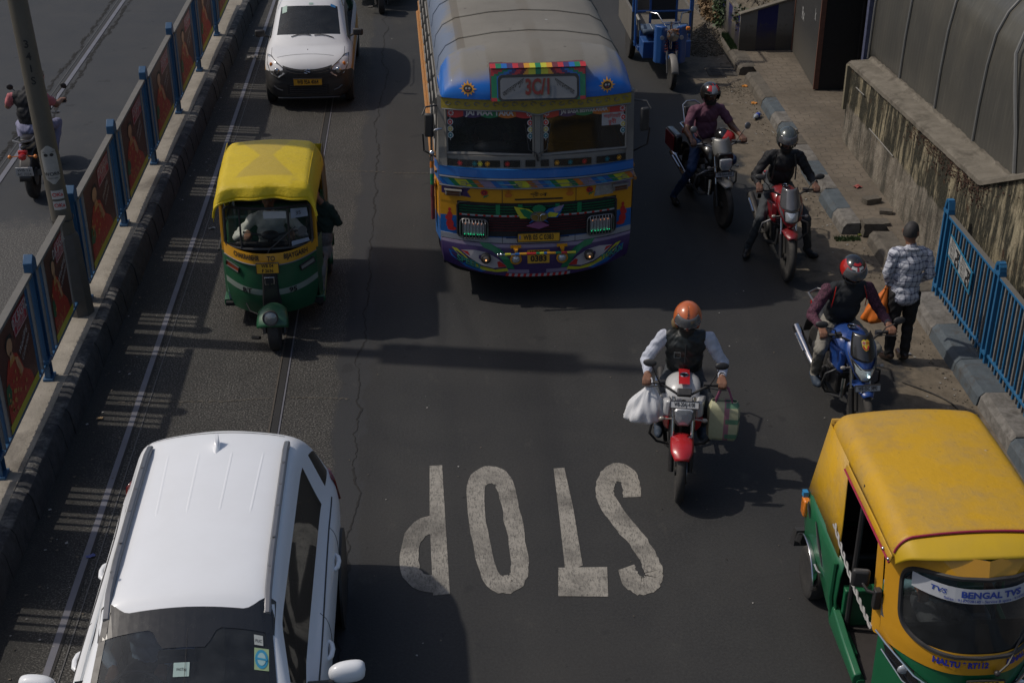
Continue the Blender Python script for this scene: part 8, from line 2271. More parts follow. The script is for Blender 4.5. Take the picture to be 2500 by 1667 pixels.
  b = MB(); b.loft([[(x * k, -.50 - .13 * d_, .86 + z * k) for x, z in ((-.11, .08), (-.08, .12), (.08, .12), (.11, .08), (.10, -.05), (.05, -.12), (-.05, -.12), (-.10, -.05))] for k, d_ in ((.6, -.4), (1, 0), (1.0, .8))], True, True); ln_ = b.obj('headlight', c2, t, bevel=.01)
  b = MB(); b.loft([[(x * k, -.612 - .025 * d_, .845 + z * k) for x, z in ((-.085, .06), (-.06, .072), (.06, .072), (.085, .06), (.08, -.03), (.05, -.085), (-.05, -.085), (-.08, -.03))] for k, d_ in ((1, 0), (.9, 1), (.4, 1.6))], True, True); b.obj('lens', LENS, ln_)
  b = MB(); b.grid(lambda u, v: ((u - .5) * (.24 - .03 * v + .04 * math.sin(v * PI)), -.61 + .14 * v + .10 * (2 * u - 1) ** 2, .93 + .20 * v - .01 * (2 * u - 1) ** 2), 12, 8); b.obj('wind_visor', opt.get('visorm', STEEL), ln_, solid=.006, smooth=70)
 elif ft == 'fairing':
  rows = [(.66, -.63, .035), (.70, -.665, .075), (.76, -.675, .105), (.82, -.665, .135), (.88, -.64, .155), (.94, -.59, .16), (.99, -.52, .14), (1.02, -.44, .11)]
  def MF(x, z, d=0):
   z = max(.66, min(1.02, z))
   for i_ in range(7):
    if rows[i_][0] <= z <= rows[i_ + 1][0]: break
   f_ = (z - rows[i_][0]) / (rows[i_ + 1][0] - rows[i_][0]); y = rows[i_][1] * (1 - f_) + rows[i_ + 1][1] * f_; w = rows[i_][2] * (1 - f_) + rows[i_ + 1][2] * f_
   return (x, y + .16 * min(1.15, abs(x) / w) ** 2 * (w / .15) - d, z), w
  b = MB(); b.grid(lambda u, v: MF((2 * u - 1) * MF(0, .66 + .36 * v)[1], .66 + .36 * v)[0], 16, 16); ln_ = b.obj('fairing', c1, t, solid=.012, smooth=70)
  b = MB(); lp = opt['lens_poly']; q = [Vector(MF(x, z, .016)[0]) for x, z in lp]; cx_ = sum(p[0] for p in lp) / len(lp); cz_ = sum(p[1] for p in lp) / len(lp)
  ns = 6; out_ = []
  for i in range(len(lp)):
   for k in range(ns): f_ = k / ns; out_.append((lp[i][0] + (lp[(i + 1) % len(lp)][0] - lp[i][0]) * f_, lp[i][1] + (lp[(i + 1) % len(lp)][1] - lp[i][1]) * f_))
  b.grid(lambda u, v: (lambda p: MF(cx_ + (p[0] - cx_) * v, cz_ + (p[1] - cz_) * v, .016 + .014 * (1 - v * v))[0])(out_[int(round(u * len(out_))) % len(out_)]), len(out_), 5)
  b.obj('headlight', opt.get('lampm', LENS), ln_, smooth=25, recalc=False)
  b = MB(); q = [Vector(MF(p[0], p[1], .018)[0]) for p in out_]; b.tube(q + [q[0]], .008, 5); b.obj('lamp_rim', BLACKP, ln_)
  b = MB(); b.grid(lambda u, v: ((2 * u - 1) * (.125 - .035 * v * v), -.655 + .17 * v + .13 * (2 * u - 1) ** 2 * (1 - .35 * v), .885 + .21 * v), 12, 10); sc2 = b.obj('wind_visor', opt.get('visorm', BLACKP), ln_, solid=.006, smooth=70)
  for s in (-1, 1):
   for k in range(3):
    b = MB(); b.tube([Vector(MF(s * x, z, .014)[0]) for x, z in ((.142 - .014 * k, .93 - .02 * k), (.125 - .014 * k, .86 - .02 * k), (.108 - .014 * k, .80 - .02 * k))], [.001, .006, .001], 5); b.obj('side_flash', opt.get('flash', PWH), ln_)
   b = MB(); b.loft([[(s * .12, -.44, .86), (s * .18, -.40, .88), (s * .19, -.38, .66), (s * .13, -.40, .62)], [(s * .12, -.05, .80), (s * .19, -.08, .82), (s * .17, -.10, .60), (s * .11, -.08, .58)]], True, True); b.obj('tank_shroud', c1, t, bevel=.02)
 # handlebar
 b = MB(); gl = opt.get('gripx', .34); hb = [(-gl, -.30, 1.015), (-.22, -.34, 1.03), (-.12, -.40, 1.0), (-.06, -.42, .97), (.06, -.42, .97), (.12, -.40, 1.0), (.22, -.34, 1.03), (gl, -.30, 1.015)]
 b.tube(hb, .012, 8); br = b.obj('handlebar', STEEL if opt.get('rack') else DARKM, t, smooth=60)
 for s in (-1, 1):
  b = MB(); b.tube([(s * (gl - .10), -.316, 1.02), (s * (gl + .03), -.296, 1.012)], .0165, 10); b.obj('grip', RUBBER, br)
  b = MB(); b.box((s * (gl - .14), -.335, 1.025), (.06, .05, .045)); b.tube([(s * (gl - .12), -.37, 1.02), (s * (gl - .02), -.375, 1.005), (s * (gl + .04), -.36, 1.0)], .006, 5); b.obj('lever', BLACKP, br)
  mx_, mz = opt.get('mirror', (.34, 1.20))
  b = MB(); b.tube([(s * .22, -.35, 1.03), (s * .25, -.37, 1.10), (s * mx_, -.36, mz - .02)], .006, 6); b.obj('mirror_stem', opt.get('stem', BLACKP), t)
  b = MB(); b.ball((s * (mx_ + .02), -.355, mz), (.062, .016, .036) if not opt.get('round') else (.045, .014, .045), 16, 10, rot=(-12, 0, s * 8)); b.obj('mirror', opt.get('mirrorm', BLACKP), t)
  b = MB(); b.tube([(s * .10, -.53, .78), (s * .17, -.54, .78)], .008, 5); b.ball((s * .19, -.54, .78), (.030, .02, .020), 10, 7); b.obj('indicator', plain('indicator_clear', (.30, .26, .22), .25, var=.3, coat=.8), t)
 b = MB(); b.box((0, -.44, 1.0), (.13, .07, .05), rot=(40, 0, 0)); b.obj('instrument_panel', BLACKP, t, bevel=.01)
 if opt.get('plate'):
  pz, py, txt = opt['plate']; plate(t, txt, .052, T(0, py, pz) @ rotm(opt.get('prot', -10), 0, 0), WPLATE, .25, .062)
 return t
def gripW(loc, rz, p):  # helper for nothing but clarity
 return T(*loc) @ rotm(0, 0, rz) @ Vector(p)
RPAINT = plain('bike_red', (.42, .012, .018), .28, var=.12, dust=.08, coat=.6)
DRED = plain('bike_dark_red', (.20, .008, .014), .3, var=.15, dust=.12, coat=.5)
BBLUE = plain('bike_blue', (.012, .055, .24), .28, var=.15, dust=.10, coat=.6)
BBLACK = plain('bike_black', (.008, .008, .009), .28, var=.2, dust=.12, coat=.6)
SILV = plain('bike_silver', (.22, .22, .215), .35, .5, var=.15, dust=.15)
BGREY = plain('bike_grey', (.035, .037, .04), .4, .3, var=.2, dust=.15)
BWHITE = plain('bike_white', (.55, .55, .55), .3, var=.08, dust=.1, coat=.5)
VCLEAR = plain('smoky_visor', (.085, .085, .09), .12, var=.3, coat=1.0)
# ---- A: orange helmet, red and white bike with shopping
LA, RA = (2.23, 11.28, 0), -9
bk = motorcycle('red and white motorcycle with number plate on the headlamp, hung with shopping bags', LA, RA, (BWHITE, RPAINT, RPAINT), dict(front='naked', stripe=RPAINT, guard=BLACKP, plate=(1.0, -.655, 'WB-20AJ-4108'), prot=-35, lampshell=SILV, mirror=(.30, 1.24), mg0=48, mgw=.092, shroud=1))
pr, P, M, hd, ch, ph = rider('motorcyclist in orange helmet, dark quilted vest and white sleeves riding between the shopping bags', LA, RA, [(-.34, -.30, 1.02), (.34, -.30, 1.02)], [(-.20, .10, .36), (.20, .10, .36)], [VESTB, SHIRTW, DENIM, SHOEB, SKIN], dict(pitch=24, bulk=1.12, beard=(.02, .018, .016), lean=.14, pelvis=(0, .20, .86), knee=[(-.24, -.20, .74), (.24, -.20, .74)]))
def dA(az, el): return 1 if abs(az) < 9 and el > 20 else 0
ORG = plain('helmet_orange', (.48, .115, .03), .3, var=.2, scale=14, coat=.5)
h, S = helmet(pr, P, M, hd, [ORG, ORG], VCLEAR, visor_el=(6, 44))
b = MB(); b.text('ZONE', .062, lambda x, y: tuple(S(y * 330, 62 - x * 330, 1.03)), bold=.03); b.obj('lettering', BGREY, h, smooth=0, recalc=False)
b = MB()
b.tube([tuple(ch + Vector((.0, -.113, .06))), tuple(ch + Vector((.0, -.125, -.03))), tuple(ch + Vector((0, -.128, -.12)))], .006, 6); b.obj('vest_zip', BGREY, pr)
b = MB();
for (a0, a1) in (((-.10, -.02), (-.045, -.02)), ((-.045, -.02), (-.045, -.075)), ((-.045, -.075), (-.10, -.075)), ((-.10, -.075), (-.10, -.02))): b.bar(tuple(ch + Vector((a0[0], -.128, a0[1]))), tuple(ch + Vector((a1[0], -.128, a1[1]))), .003)
b.obj('vest_patch', plain('patch_grey', (.12, .13, .13), .6), pr)
b = MB(); b.ball(tuple(ch + Vector((-.085, .04, .20))), (.055, .06, .07), 12, 8, rot=(20, 0, 20)); b.ball(tuple(ch + Vector((.03, .07, .19))), (.08, .05, .06), 12, 8); b.obj('hood_lining', plain('tan_fleece', (.16, .11, .05), .9, var=.4), pr)
b = MB(); b.lathe([(.028, -.012), (.031, 0), (.028, .012)], 14, M=T(.335, -.205, 1.062) @ rotm(70, 0, 0)); b.obj('wristwatch', BLACKP, pr)
# white plastic bag hanging from the left grip
MA = T(*LA) @ rotm(0, 0, RA)
def wpt(p): return MA @ Vector(p)
bag = thing('plastic_bag', 'bulging white plastic carrier bag hanging from the left handlebar grip', 'bag', tuple(wpt((-.30, -.30, 1.0))), RA)
def bagp(u, v):
 a = 2 * PI * u; z = -v * .40
 r_ = (.018 + .158 * math.sin(min(1, v * 1.08) * PI * .60) ** 1.3) * (1 if v < .82 else max(.04, (1 - v) / .18) ** .55)
 w = 1 + .11 * math.sin(7 * a + v * 4) * (1 - v * .5) + .06 * math.sin(13 * a - v * 9) + .05 * math.sin(3 * a + v * 11)
 return (r_ * w * math.cos(a) * 1.05 - .06 * v, r_ * w * math.sin(a) * .75 - .04 * v, z - .05 * max(0, math.cos(a - PI * .9)) * v * 0)
b = MB(); b.grid(bagp, 48, 26); b.obj('bag_body', plain('thin_white_plastic', (.62, .62, .63), .35, var=.12, scale=10, bump=.2), bag, smooth=80)
b = MB(); b.tube([(-.015, .01, 0), (-.01, .03, .035), (.0, .0, .05), (.01, -.03, .03), (.015, -.01, 0)], .010, 6); b.obj('bag_handle', plain('thin_white_plastic', (.5, .5, .5), .35), bag)
# woven market bag on the right
bag = thing('shopping_bag', 'green yellow and pink checked woven shopping bag hanging from the right handlebar grip', 'bag', tuple(wpt((.36, -.28, .98))), RA)
def wovm(nm):
 t = NT(nm)
 x, y, z = t.xyz()
 c = t.mix(t.noise(30, 3), (.36, .36, .22), (.48, .47, .30))
 hx = t.math('FRACT', t.math('MULTIPLY', t.math('ADD', x, .50), 5.0)); hz = t.math('FRACT', t.math('MULTIPLY', t.math('ADD', z, 1.0), 6.5))
 c = t.mix(t.math('MULTIPLY', t.math('MULTIPLY', t.step(hx, .55, .57), t.step(hx, .80, .78)), .8), c, (.30, .08, .16))
 c = t.mix(t.math('MULTIPLY', t.math('MULTIPLY', t.step(hz, .35, .37), t.step(hz, .68, .66)), t.math('MULTIPLY', t.step(x, .02, .03), .85)), c, (.04, .17, .10))
 w = t.math('MULTIPLY', t.math('SINE', t.math('MULTIPLY', x, 500)), t.math('SINE', t.math('MULTIPLY', z, 500)))
 t.bump(w, .15, .004)
 return t.fin(c, .55)
WOV = mk('woven_plastic', wovm)
b = MB()
for (rings) in ([[(x * k + .01, y * k2 - .02, z) for x, y in ((-.13, -.06), (.13, -.06), (.15, 0), (.13, .06), (-.13, .06), (-.15, 0))] for z, k, k2 in ((-.12, .80, .45), (-.2, .98, 1.0), (-.35, 1.0, 1.25), (-.48, .95, 1.2), (-.50, .85, 1.1))],):
 b.loft(rings, True, False)
b.poly([(x * .85 + .01, y * 1.1 - .02, -.50) for x, y in ((-.13, -.06), (.13, -.06), (.15, 0), (.13, .06), (-.13, .06), (-.15, 0))])
b.obj('bag_body', WOV, bag, smooth=50, solid=.004)
for s in (-1, 1):
 b = MB(); b.tube([(-.07, s * .025 - .02, -.13), (-.03, s * .015 - .01, -.01), (.0, 0, .03), (.04, s * .015 - .01, -.01), (.08, s * .025 - .02, -.13)], .008, 6); b.obj('bag_handle', plain('pink_handle', (.25, .07, .13), .6), bag)
# ---- B: black jacket, grey helmet, red bike with headlamp fairing, feet down
LB, RB = (4.16, 15.74, 0), -2
bk = motorcycle('dark red motorcycle with black screen and square headlamp, waiting by the painted kerb', LB, RB, (DRED, DRED, DRED), dict(front='fairing', guard=STEEL, mirror=(.33, 1.20), visorm=VCLEAR, flash=SILV, lens_poly=[(-.085, .875), (.085, .875), (.075, .755), (-.075, .755)]))
pr, P, M, hd, ch, ph = rider('motorcyclist in grey helmet, black jacket and grey trousers with both feet down', LB, RB, [(-.34, -.30, 1.02), (.34, -.30, 1.02)], [(-.34, .08, .10), (.40, .06, .10)], [BLACKC, BLACKC, DENIM, SHOE, SKIN2], dict(pitch=18, lean=.16, pelvis=(0, .24, .86), knee=[(-.27, -.20, .62), (.28, -.18, .58)], toe=[(-.06, -.17, -.045), (.08, -.15, -.045)], beard=(.015, .013, .012)))
HG = plain('helmet_grey', (.075, .085, .08), .25, .3, var=.15, coat=.7)
h, S = helmet(pr, P, M, hd, [HG], VCLEAR, visor_el=(4, 40))
for s in (-1, 1): b = MB(); b.tube([tuple(ch + Vector((s * .11, -.09, .13))), tuple(ch + Vector((s * .13, -.13, 0))), tuple(ch + Vector((s * .14, -.10, -.18)))], .016, 6, flat=.4); b.obj('backpack_strap', BGREY, pr)
# ---- C: mauve T-shirt, black bike with silver screen, one foot out
LC, RC = (3.57, 17.34, 0), 9
bk = motorcycle('black motorcycle with silver wind visor, chrome exhaust and padded backrest', LC, RC, (BBLACK, BBLACK, SILV), dict(front='screen', guard=STEEL, visorm=SILV, chrome_pipe=1, rack=1, stem=CHROME, round=1, mirrorm=STEEL, mirror=(.34, 1.24), plate=(.70, -.60, 'WB-06AA-4930')))
b = MB(); b.tube([(-.12, .62, .84), (-.12, .80, 1.16), (-.06, .83, 1.20), (.06, .83, 1.20), (.12, .80, 1.16), (.12, .62, .84)], .012, 8); br = b.obj('backrest', CHROME, bk)
b = MB(); b.box((0, .76, 1.04), (.22, .06, .22), rot=(-20, 0, 0)); b.obj('back_pad', SEATM, br, bevel=.02)
b = MB(); b.box((-.25, .70, .72), (.12, .40, .26), rot=(0, 0, 0)); pn = b.obj('pannier', BBLACK, bk, bevel=.04, seg=3)
b = MB(); b.box((-.312, .70, .72), (.012, .36, .22)); b.obj('pannier_lid', DRED, pn, bevel=.02)
pr, P, M, hd, ch, ph = rider('motorcyclist in mauve T-shirt and blue jeans with black and red helmet', LC, RC, [(-.34, -.30, 1.03), (.34, -.30, 1.03)], [(-.36, .26, .10), (.20, .12, .36)], [PINKT, PINKT, BLUEJ, SHOE, SKIN2], dict(pitch=6, short=1, lean=.05, pelvis=(0, .24, .86), yaw=6, knee=[(-.27, -.12, .62), (.24, -.22, .74)], beard=(.05, .045, .04)))
HB = plain('helmet_black', (.015, .015, .016), .2, var=.3, coat=.8); HR = plain('helmet_red', (.38, .015, .012), .25, var=.15, coat=.6); HS = plain('helmet_silver', (.26, .26, .27), .25, .4, var=.15, coat=.6)
h, S = helmet(pr, P, M, hd, [HB, HR, HS], None, deco=lambda az, el: 2 if (abs(az) < 26 and 20 < el < 62) else (1 if (el > 30 and 26 < abs(az) < 50 and el < 60) or (abs(az) < 8 and el > 62) else 0))
MCx = T(*LC) @ rotm(0, 0, RC)
hm = thing('spare_helmet', 'spare red and black helmet hooked over the right forearm of the mauve shirted rider', 'helmet', tuple(MCx @ Vector((.20, -.06, .97))), RC)
b = MB(); b.ball((0, 0, 0), (.125, .13, .115), 24, 16, 0); b.obj('shell', HR, hm)
b = MB(); b.ball((-.05, .03, .02), (.105, .12, .115), 20, 14); b.obj('opening_lining', HB, hm)
# ---- D: red and black full-face helmet, blue bike
LD, RD = (3.98, 12.14, 0), 3
bk = motorcycle('blue motorcycle with black screen, crest sticker and lit headlamp', LD, RD, (BBLUE, BBLUE, BBLUE), dict(front='fairing', guard=BGREY, chrome_pipe=1, mirror=(.36, 1.16), visorm=BBLACK, flash=SILV, plate=(.655, -.735, 'WB 05C 3892'), lampm=plain('bright_lens', (.6, .68, .7), .15, .3, var=.5, scale=50, coat=1), lens_poly=[(-.12, .88), (-.06, .82), (.06, .82), (.12, .88), (.095, .77), (.045, .70), (-.045, .70), (-.095, .77)]))
b = MB(); b.ball((0, -.728, .775), (.012, .008, .012), 8, 6); b.obj('lamp_glow', emit('cool_lamp', (.75, .95, 1), 4), bk)
# crest sticker on the screen
def CR(x, z, d=0): v = (z + .02 - .885) / .21; return (x * 1.1, -.655 + .17 * v + .13 * (x / .115) ** 2 * .7 - .008 - d, z + .02)
b = MB(); sh_ = [(-.034, 1.03), (-.015, 1.045), (0, 1.038), (.015, 1.045), (.034, 1.03), (.030, .985), (.018, .965), (0, .955), (-.018, .965), (-.030, .985)]
b.poly([CR(x, z, .002) for x, z in sh_], 0)
b.poly([CR(x, z, .004) for x, z in ((-.028, 1.028), (-.002, 1.032), (-.002, 1.005), (-.030, 1.005))], 1); b.poly([CR(x, z, .005) for x, z in ((-.019, 1.03), (-.013, 1.03), (-.013, 1.007), (-.019, 1.007))], 2); b.poly([CR(x, z, .005) for x, z in ((-.029, 1.020), (-.003, 1.022), (-.003, 1.015), (-.029, 1.014))], 2)
for k in range(3): b.poly([CR(x, z, .004) for x, z in ((.006 + .009 * k, 1.030), (.010 + .009 * k, 1.029), (.010 + .009 * k, 1.007), (.006 + .009 * k, 1.007))], 2)
b.poly([CR(x, z, .004) for x, z in ((-.028, .996), (.028, .996), (.022, .972), (0, .962), (-.022, .972))], 2)
b.poly([CR(.009 * math.cos(k * .785), .982 + .009 * math.sin(k * .785), .006) for k in range(8)], 0)
b.obj('crest_sticker', [plain('crest_gold', (.60, .42, .03), .4), plain('crest_cream', (.5, .45, .35), .4), plain('crest_red', (.40, .015, .03), .4)], bk, smooth=0, recalc=False)
pr, P, M, hd, ch, ph = rider('motorcyclist in red black and white helmet, dark knitted vest and khaki trousers', LD, RD, [(-.34, -.30, 1.02), (.34, -.30, 1.02)], [(-.21, .16, .34), (.21, .12, .34)], [plain('charcoal_knit', (.016, .018, .021), .9, var=.25), MAROC, KHAKI, SHOEB, SKIN], dict(pitch=26, lean=.14, bulk=1.10, pelvis=(0, .24, .86), knee=[(-.28, -.12, .76), (.26, -.16, .76)], moustache=False, beard=(.03, .02, .015)))
def dD(az, el):
 if abs(az) < 48 and 40 + abs(az) * .2 < el < 60 - abs(az) * .1: return 2 if abs(az) > 10 else 1
 if abs(az) < 48 and 60 <= el < 74: return 1
 if 38 < abs(az) < 120 and -5 < el < 48: return 1
 if el < -30: return 3
 return 0
h, S = helmet(pr, P, M, hd, [HB, HR, plain('helmet_white', (.5, .5, .48), .3, coat=.5), plain('helmet_silver', (.2, .2, .21), .3, .4)], VCLEAR, full=True, deco=dD, visor_el=(2, 42))
b = MB(); b.lathe([(.030, -.012), (.033, 0), (.030, .012)], 14, M=T(.33, -.205, 1.062) @ rotm(70, 0, 0)); b.obj('wristwatch', STEEL, pr)
for s in (-1, 1): b = MB(); b.tube([tuple(ch + Vector((s * .14, -.07, .14))), tuple(ch + Vector((s * .165, -.11, .03))), tuple(ch + Vector((s * .17, -.08, -.08)))], .005, 5); b.obj('red_piping', HR, pr)
# ---- E: seen from behind beyond the median, partly behind the pole
LE, RE = (-5.44, 18.86, 0), 182
bk = motorcycle('black motorcycle seen from behind with red tail lamp, beyond the median', LE, RE, (BBLACK, BBLACK, BBLACK), dict(front='naked', round=1, mirror=(.34, 1.22)))
b = MB(); b.box((0, 1.00, .50), (.22, .015, .13), rot=(-12, 0, 0)); pl_ = b.obj('number_plate', WPLATE, bk)
b = MB(); b.text('WB 12', .06, lambda x, y: (-x, 1.012 + .2 * y * 0 - (y + .03) * .21 * 0 + .006, .53 + y)); b.text('AC 7224', .055, lambda x, y: (-x * .9, 1.022, .47 + y)); b.obj('lettering', BLACKI, pl_, smooth=0, recalc=False)
for s in (-1, 1): b = MB(); b.tube([(s * .06, .95, .70), (s * .14, .97, .70)], .007, 5); b.ball((s * .165, .97, .70), (.026, .026, .026), 12, 8); b.obj('rear_indicator', AMBER, bk)
b = MB(); b.lathe([(0, 0), (.05, 0), (.05, .03), (.03, .045), (0, .05)], 16, M=T(0, .96, .70) @ rotm(-90, 0, 0)); b.obj('round_tail_lamp', REDL, bk)
PINKS = plain('pink_shirt', (.42, .12, .13), .75, var=.12)
pr, P, M, hd, ch, ph = rider('motorcyclist seen from behind in black waistcoat and pink shirt, beyond the median', LE, RE, [(-.34, -.30, 1.03), (.34, -.30, 1.03)], [(-.20, .10, .36), (.20, .10, .36)], [BLACKC, PINKS, plain('pale_lilac_trousers', (.20, .20, .30), .8, var=.15), plain('tan_sandal', (.16, .08, .05), .6), SKIN], dict(short=1, pitch=0, lean=.02, bulk=1.1, hx=-.12, pelvis=(0, .26, .84), knee=[(-.25, -.16, .76), (.25, -.16, .76)]))
h, S = helmet(pr, P, M, hd, [HB, DRED], None, deco=lambda az, el: 1 if el < 5 else 0)
# ---- standing man
MANL = (4.86, 13.06, 0)
pr = thing('person', 'man in blue checked shirt standing in the gutter, seen from behind', 'person', MANL, 178 - 180)
B = Body(); tor, tro, sho, sk = 0, 1, 2, 3
# faces away and to the left: front is +y, slight turn
B.ell((0, 0, .86), (.150, .110, .12), tor); B.ell((.0, 0, 1.0), (.155, .115, .15), tor); B.ell((0, 0, 1.15), (.165, .112, .15), tor); B.ell((0, -.01, .80), (.158, .118, .11), tor)
B.cap((-.12, 0, 1.285), (.12, 0, 1.275), .068, .068, tor); B.cap((0, 0, 1.30), (-.01, .0, 1.36), .065, .056, tor); B.cap((-.01, 0, 1.36), (-.02, .02, 1.42), .052, .05, sk)
B.cap((-.165, 0, 1.27), (-.215, .0, 1.05), .062, .054, tor); B.cap((-.215, 0, 1.05), (-.17, .05, .92), .052, .042, tor); B.cap((-.18, .045, .93), (-.155, .05, .865), .03, .028, sk)
B.cap((.175, 0, 1.26), (.225, -.03, 1.04), .062, .054, tor); B.cap((.225, -.03, 1.04), (.18, .12, .92), .052, .042, tor); B.cap((.18, .12, .92), (.13, .19, .88), .032, .028, sk)
hand_free(B, (-.155, .05, .865), (.0, .02, -1), (-.2, 1, 0), sk, .9)
hand_free(B, (.13, .19, .88), (-.5, .6, -.3), (0, .3, 1), sk, .6)
for s in (-1, 1):
 leg(B, (s * .082, 0, .80), (s * .085, .02, .45), (s * .082, -.01, .11), tro, sho, (s * .10 - .03, .17, .035), r=(.092, .066, .062, .052), shoe=.045)
P, M = head_prims(B, (-.02, .03, 1.50), sk, 0, 145)
B.build(pr, [PLAID, BLACKT, BROWNSH, SKIN], wrinkle=(0, 1))
face_bits(P, M, pr)
c = Vector((-.02, .03, 1.50))
b = MB()
def hairp(u, v):
 az = -180 + 360 * u; el = -16 + 106 * v
 if abs(az) < 66: el = 30 + 60 * v
 elif abs(az) < 100: el = 2 + 88 * v
 k = 1.02 + .008 * math.sin(az * .9) * math.sin(el * .7)
 q = Vector((.078 * math.sin(R(az)) * math.cos(R(el)), -.096 * math.cos(R(az)) * math.cos(R(el)), .110 * math.sin(R(el)))) * k
 return tuple(c + M @ q)
b.grid(hairp, 40, 14); b.obj('hair', HAIRM, pr, smooth=70)
b = MB(); b.tube([(-.075, -.06, 1.345), (-.05, -.075, 1.352), (.0, -.082, 1.352), (.045, -.075, 1.348), (.07, -.05, 1.34)], .014, 6); b.obj('collar', PLAID, pr)
bag = thing('orange_bag', 'bright orange cloth bag hanging from the left hand of the standing man', 'bag', (4.665, 13.10, .83), 0)
b = MB()
def ob(u, v):
 a = 2 * PI * u; r_ = (.022 + .115 * math.sin(min(1, v) * PI * .62) ** 1.2) * (1 if v < .85 else max(.05, (1 - v) / .15) ** .5); w = 1 + .12 * math.sin(5 * a + v * 5) + .05 * math.sin(11 * a)
 return (r_ * w * math.cos(a) - .10 * v, r_ * w * math.sin(a) * .7, .02 - .40 * v)
b.grid(ob, 40, 22); b.obj('bag_body', plain('orange_cloth', (.62, .15, .015), .6, var=.15, scale=12), bag, smooth=70)
b = MB(); b.tube([(-.01, 0, .02), (.005, .01, .06), (.02, 0, .02)], .010, 6); b.obj('bag_handle', plain('orange_cloth', (.62, .15, .015), .6), bag)
# ---- drivers and passengers inside the vehicles
def seated(label, loc, rz, cloth, hands, opt):
 root = thing('person', label, 'person', loc, rz)
 B = Body(); tor, tro, sk = 0, 1, 2
 B.ell((0, 0, .10), (.165, .14, .12), tro); B.ell((0, 0, .24), (.155, .125, .14), tor); B.ell((0, -.01, .38), (.165, .12, .15), tor); B.ell((0, -.01, .50), (.170, .112, .12), tor)
 B.cap((-.13, -.01, .56), (.13, -.01, .56), .068, .068, tor); B.cap((0, -.01, .58), (0, -.03, .65), .062, .054, tor); B.cap((0, -.03, .65), (0, -.04, .72), .052, .05, sk)
 for i, s in enumerate((-1, 1)):
  sh = Vector((s * .18, -.01, .55)); g = Vector(hands[i]); wr = g + Vector((0, .08, .03)); dist = (wr - sh).length; A = .29; C = .26
  t_ = min(.95, ((A * A - C * C + dist * dist) / (2 * dist)) / dist); h_ = math.sqrt(max(.0004, A * A - (t_ * dist) ** 2)); d = (wr - sh).normalized(); out = Vector((s * .7, .1, -.7)); out = (out - d * out.dot(d)).normalized(); el = sh + (wr - sh) * t_ + out * h_
  arm(B, sh, el, wr, tor, sk, sk, 1); hand_grip(B, wr, g, -s, sk)
  leg(B, (s * .09, 0, .10), (s * .13, -.42, .14), (s * .12, -.48, -.25), tro, tro, (s * .12, -.62, -.30))
 P, M = head_prims(B, (0, -.05, .80), sk, opt.get('pitch', 5), opt.get('yaw', 0))
 B.build(root, cloth, wrinkle=(tor, tro), voxel=.011); face_bits(P, M, root)
 b = MB(); cc = Vector((0, -.05, .80))
 def hp_(u, v):
  az = -180 + 360 * u; el = -28 + 118 * v
  if abs(az) < 62: el = 28 + 62 * v
  return tuple(cc + M @ (Vector((.078 * math.sin(R(az)) * math.cos(R(el)), -.096 * math.cos(R(az)) * math.cos(R(el)), .110 * math.sin(R(el)))) * 1.07))
 b.grid(hp_, 30, 10); b.obj('hair', BLACKI, root, smooth=70)
 return root
SHIRTG = plain('pale_cotton_shirt', (.55, .57, .52), .8, var=.1)
seated('driver in pale cotton shirt behind the windscreen of the left auto rickshaw', (-1.86, 14.76, .56), 2, [SHIRTG, DENIM, SKIN], [(-.24, -.30, .44), (.24, -.30, .44)], {})
seated('driver in light blue shirt at the wheel of the white car', (-2.05, 7.80, .68), 0, [plain('light_blue_shirt', (.34, .46, .62), .8, var=.12, scale=30), DENIM, SKIN], [(-.16, -.52, .38), (.16, -.50, .38)], dict(pitch=10))
seated('driver in pale turquoise shirt inside the right auto rickshaw', (3.62, 8.22, .60), 0, [plain('turquoise_shirt', (.14, .26, .30), .8, var=.12), DENIM, SKIN], [(-.24, -.34, .42), (.26, -.34, .42)], {})
seated('driver in grey shirt dimly seen inside the taxi', (-2.22, 23.35, .54), 0, [plain('dim_shirt', (.20, .22, .22), .8), DENIM, SKIN2], [(-.14, -.42, .38), (.14, -.42, .38)], {})
seated('bus driver in dim light behind the left windscreen pane', (.62, 15.86, 1.28), 2, [plain('green_brown_shirt', (.08, .10, .06), .8), DENIM, SKIN2], [(-.18, -.40, .42), (.18, -.40, .42)], {})
# passenger leaning out of the left auto rickshaw
pr = thing('person', 'passenger in dark green pullover leaning out of the left auto rickshaw', 'person', (-1.33, 14.86, -.02), 0)
B = Body(); tor, tro, sho, sk, pat = range(5)
B.ell((.0, .02, .66), (.13, .13, .12), tro); B.ell((.01, .04, .80), (.13, .125, .13), pat); B.ell((.03, .07, .96), (.135, .12, .16), tor); B.ell((.03, .09, 1.10), (.14, .11, .12), tor); B.cap((.03, .09, 1.17), (-.02, .10, 1.27), .06, .055, tor)
B.cap((-.02, .10, 1.27), (-.05, .10, 1.34), .05, .05, sk)
B.cap((.12, .06, 1.14), (.20, .06, .98), .062, .056, tor); B.cap((.20, .06, .98), (.06, .04, 1.20), .052, .042, tor); B.cap((.06, .04, 1.20), (.0, .05, 1.28), .032, .028, sk); hand_grip(B, (.0, .05, 1.28), (-.05, .0, 1.34), -1, sk, ax=(0, .3, 1))
B.cap((-.08, .06, 1.12), (-.10, -.12, .95), .058, .05, tor); B.cap((-.10, -.12, .95), (-.04, -.20, .80), .046, .038, tor); hand_free(B, (-.04, -.20, .80), (0, -.3, -.9), (-1, 0, 0), sk, .6)
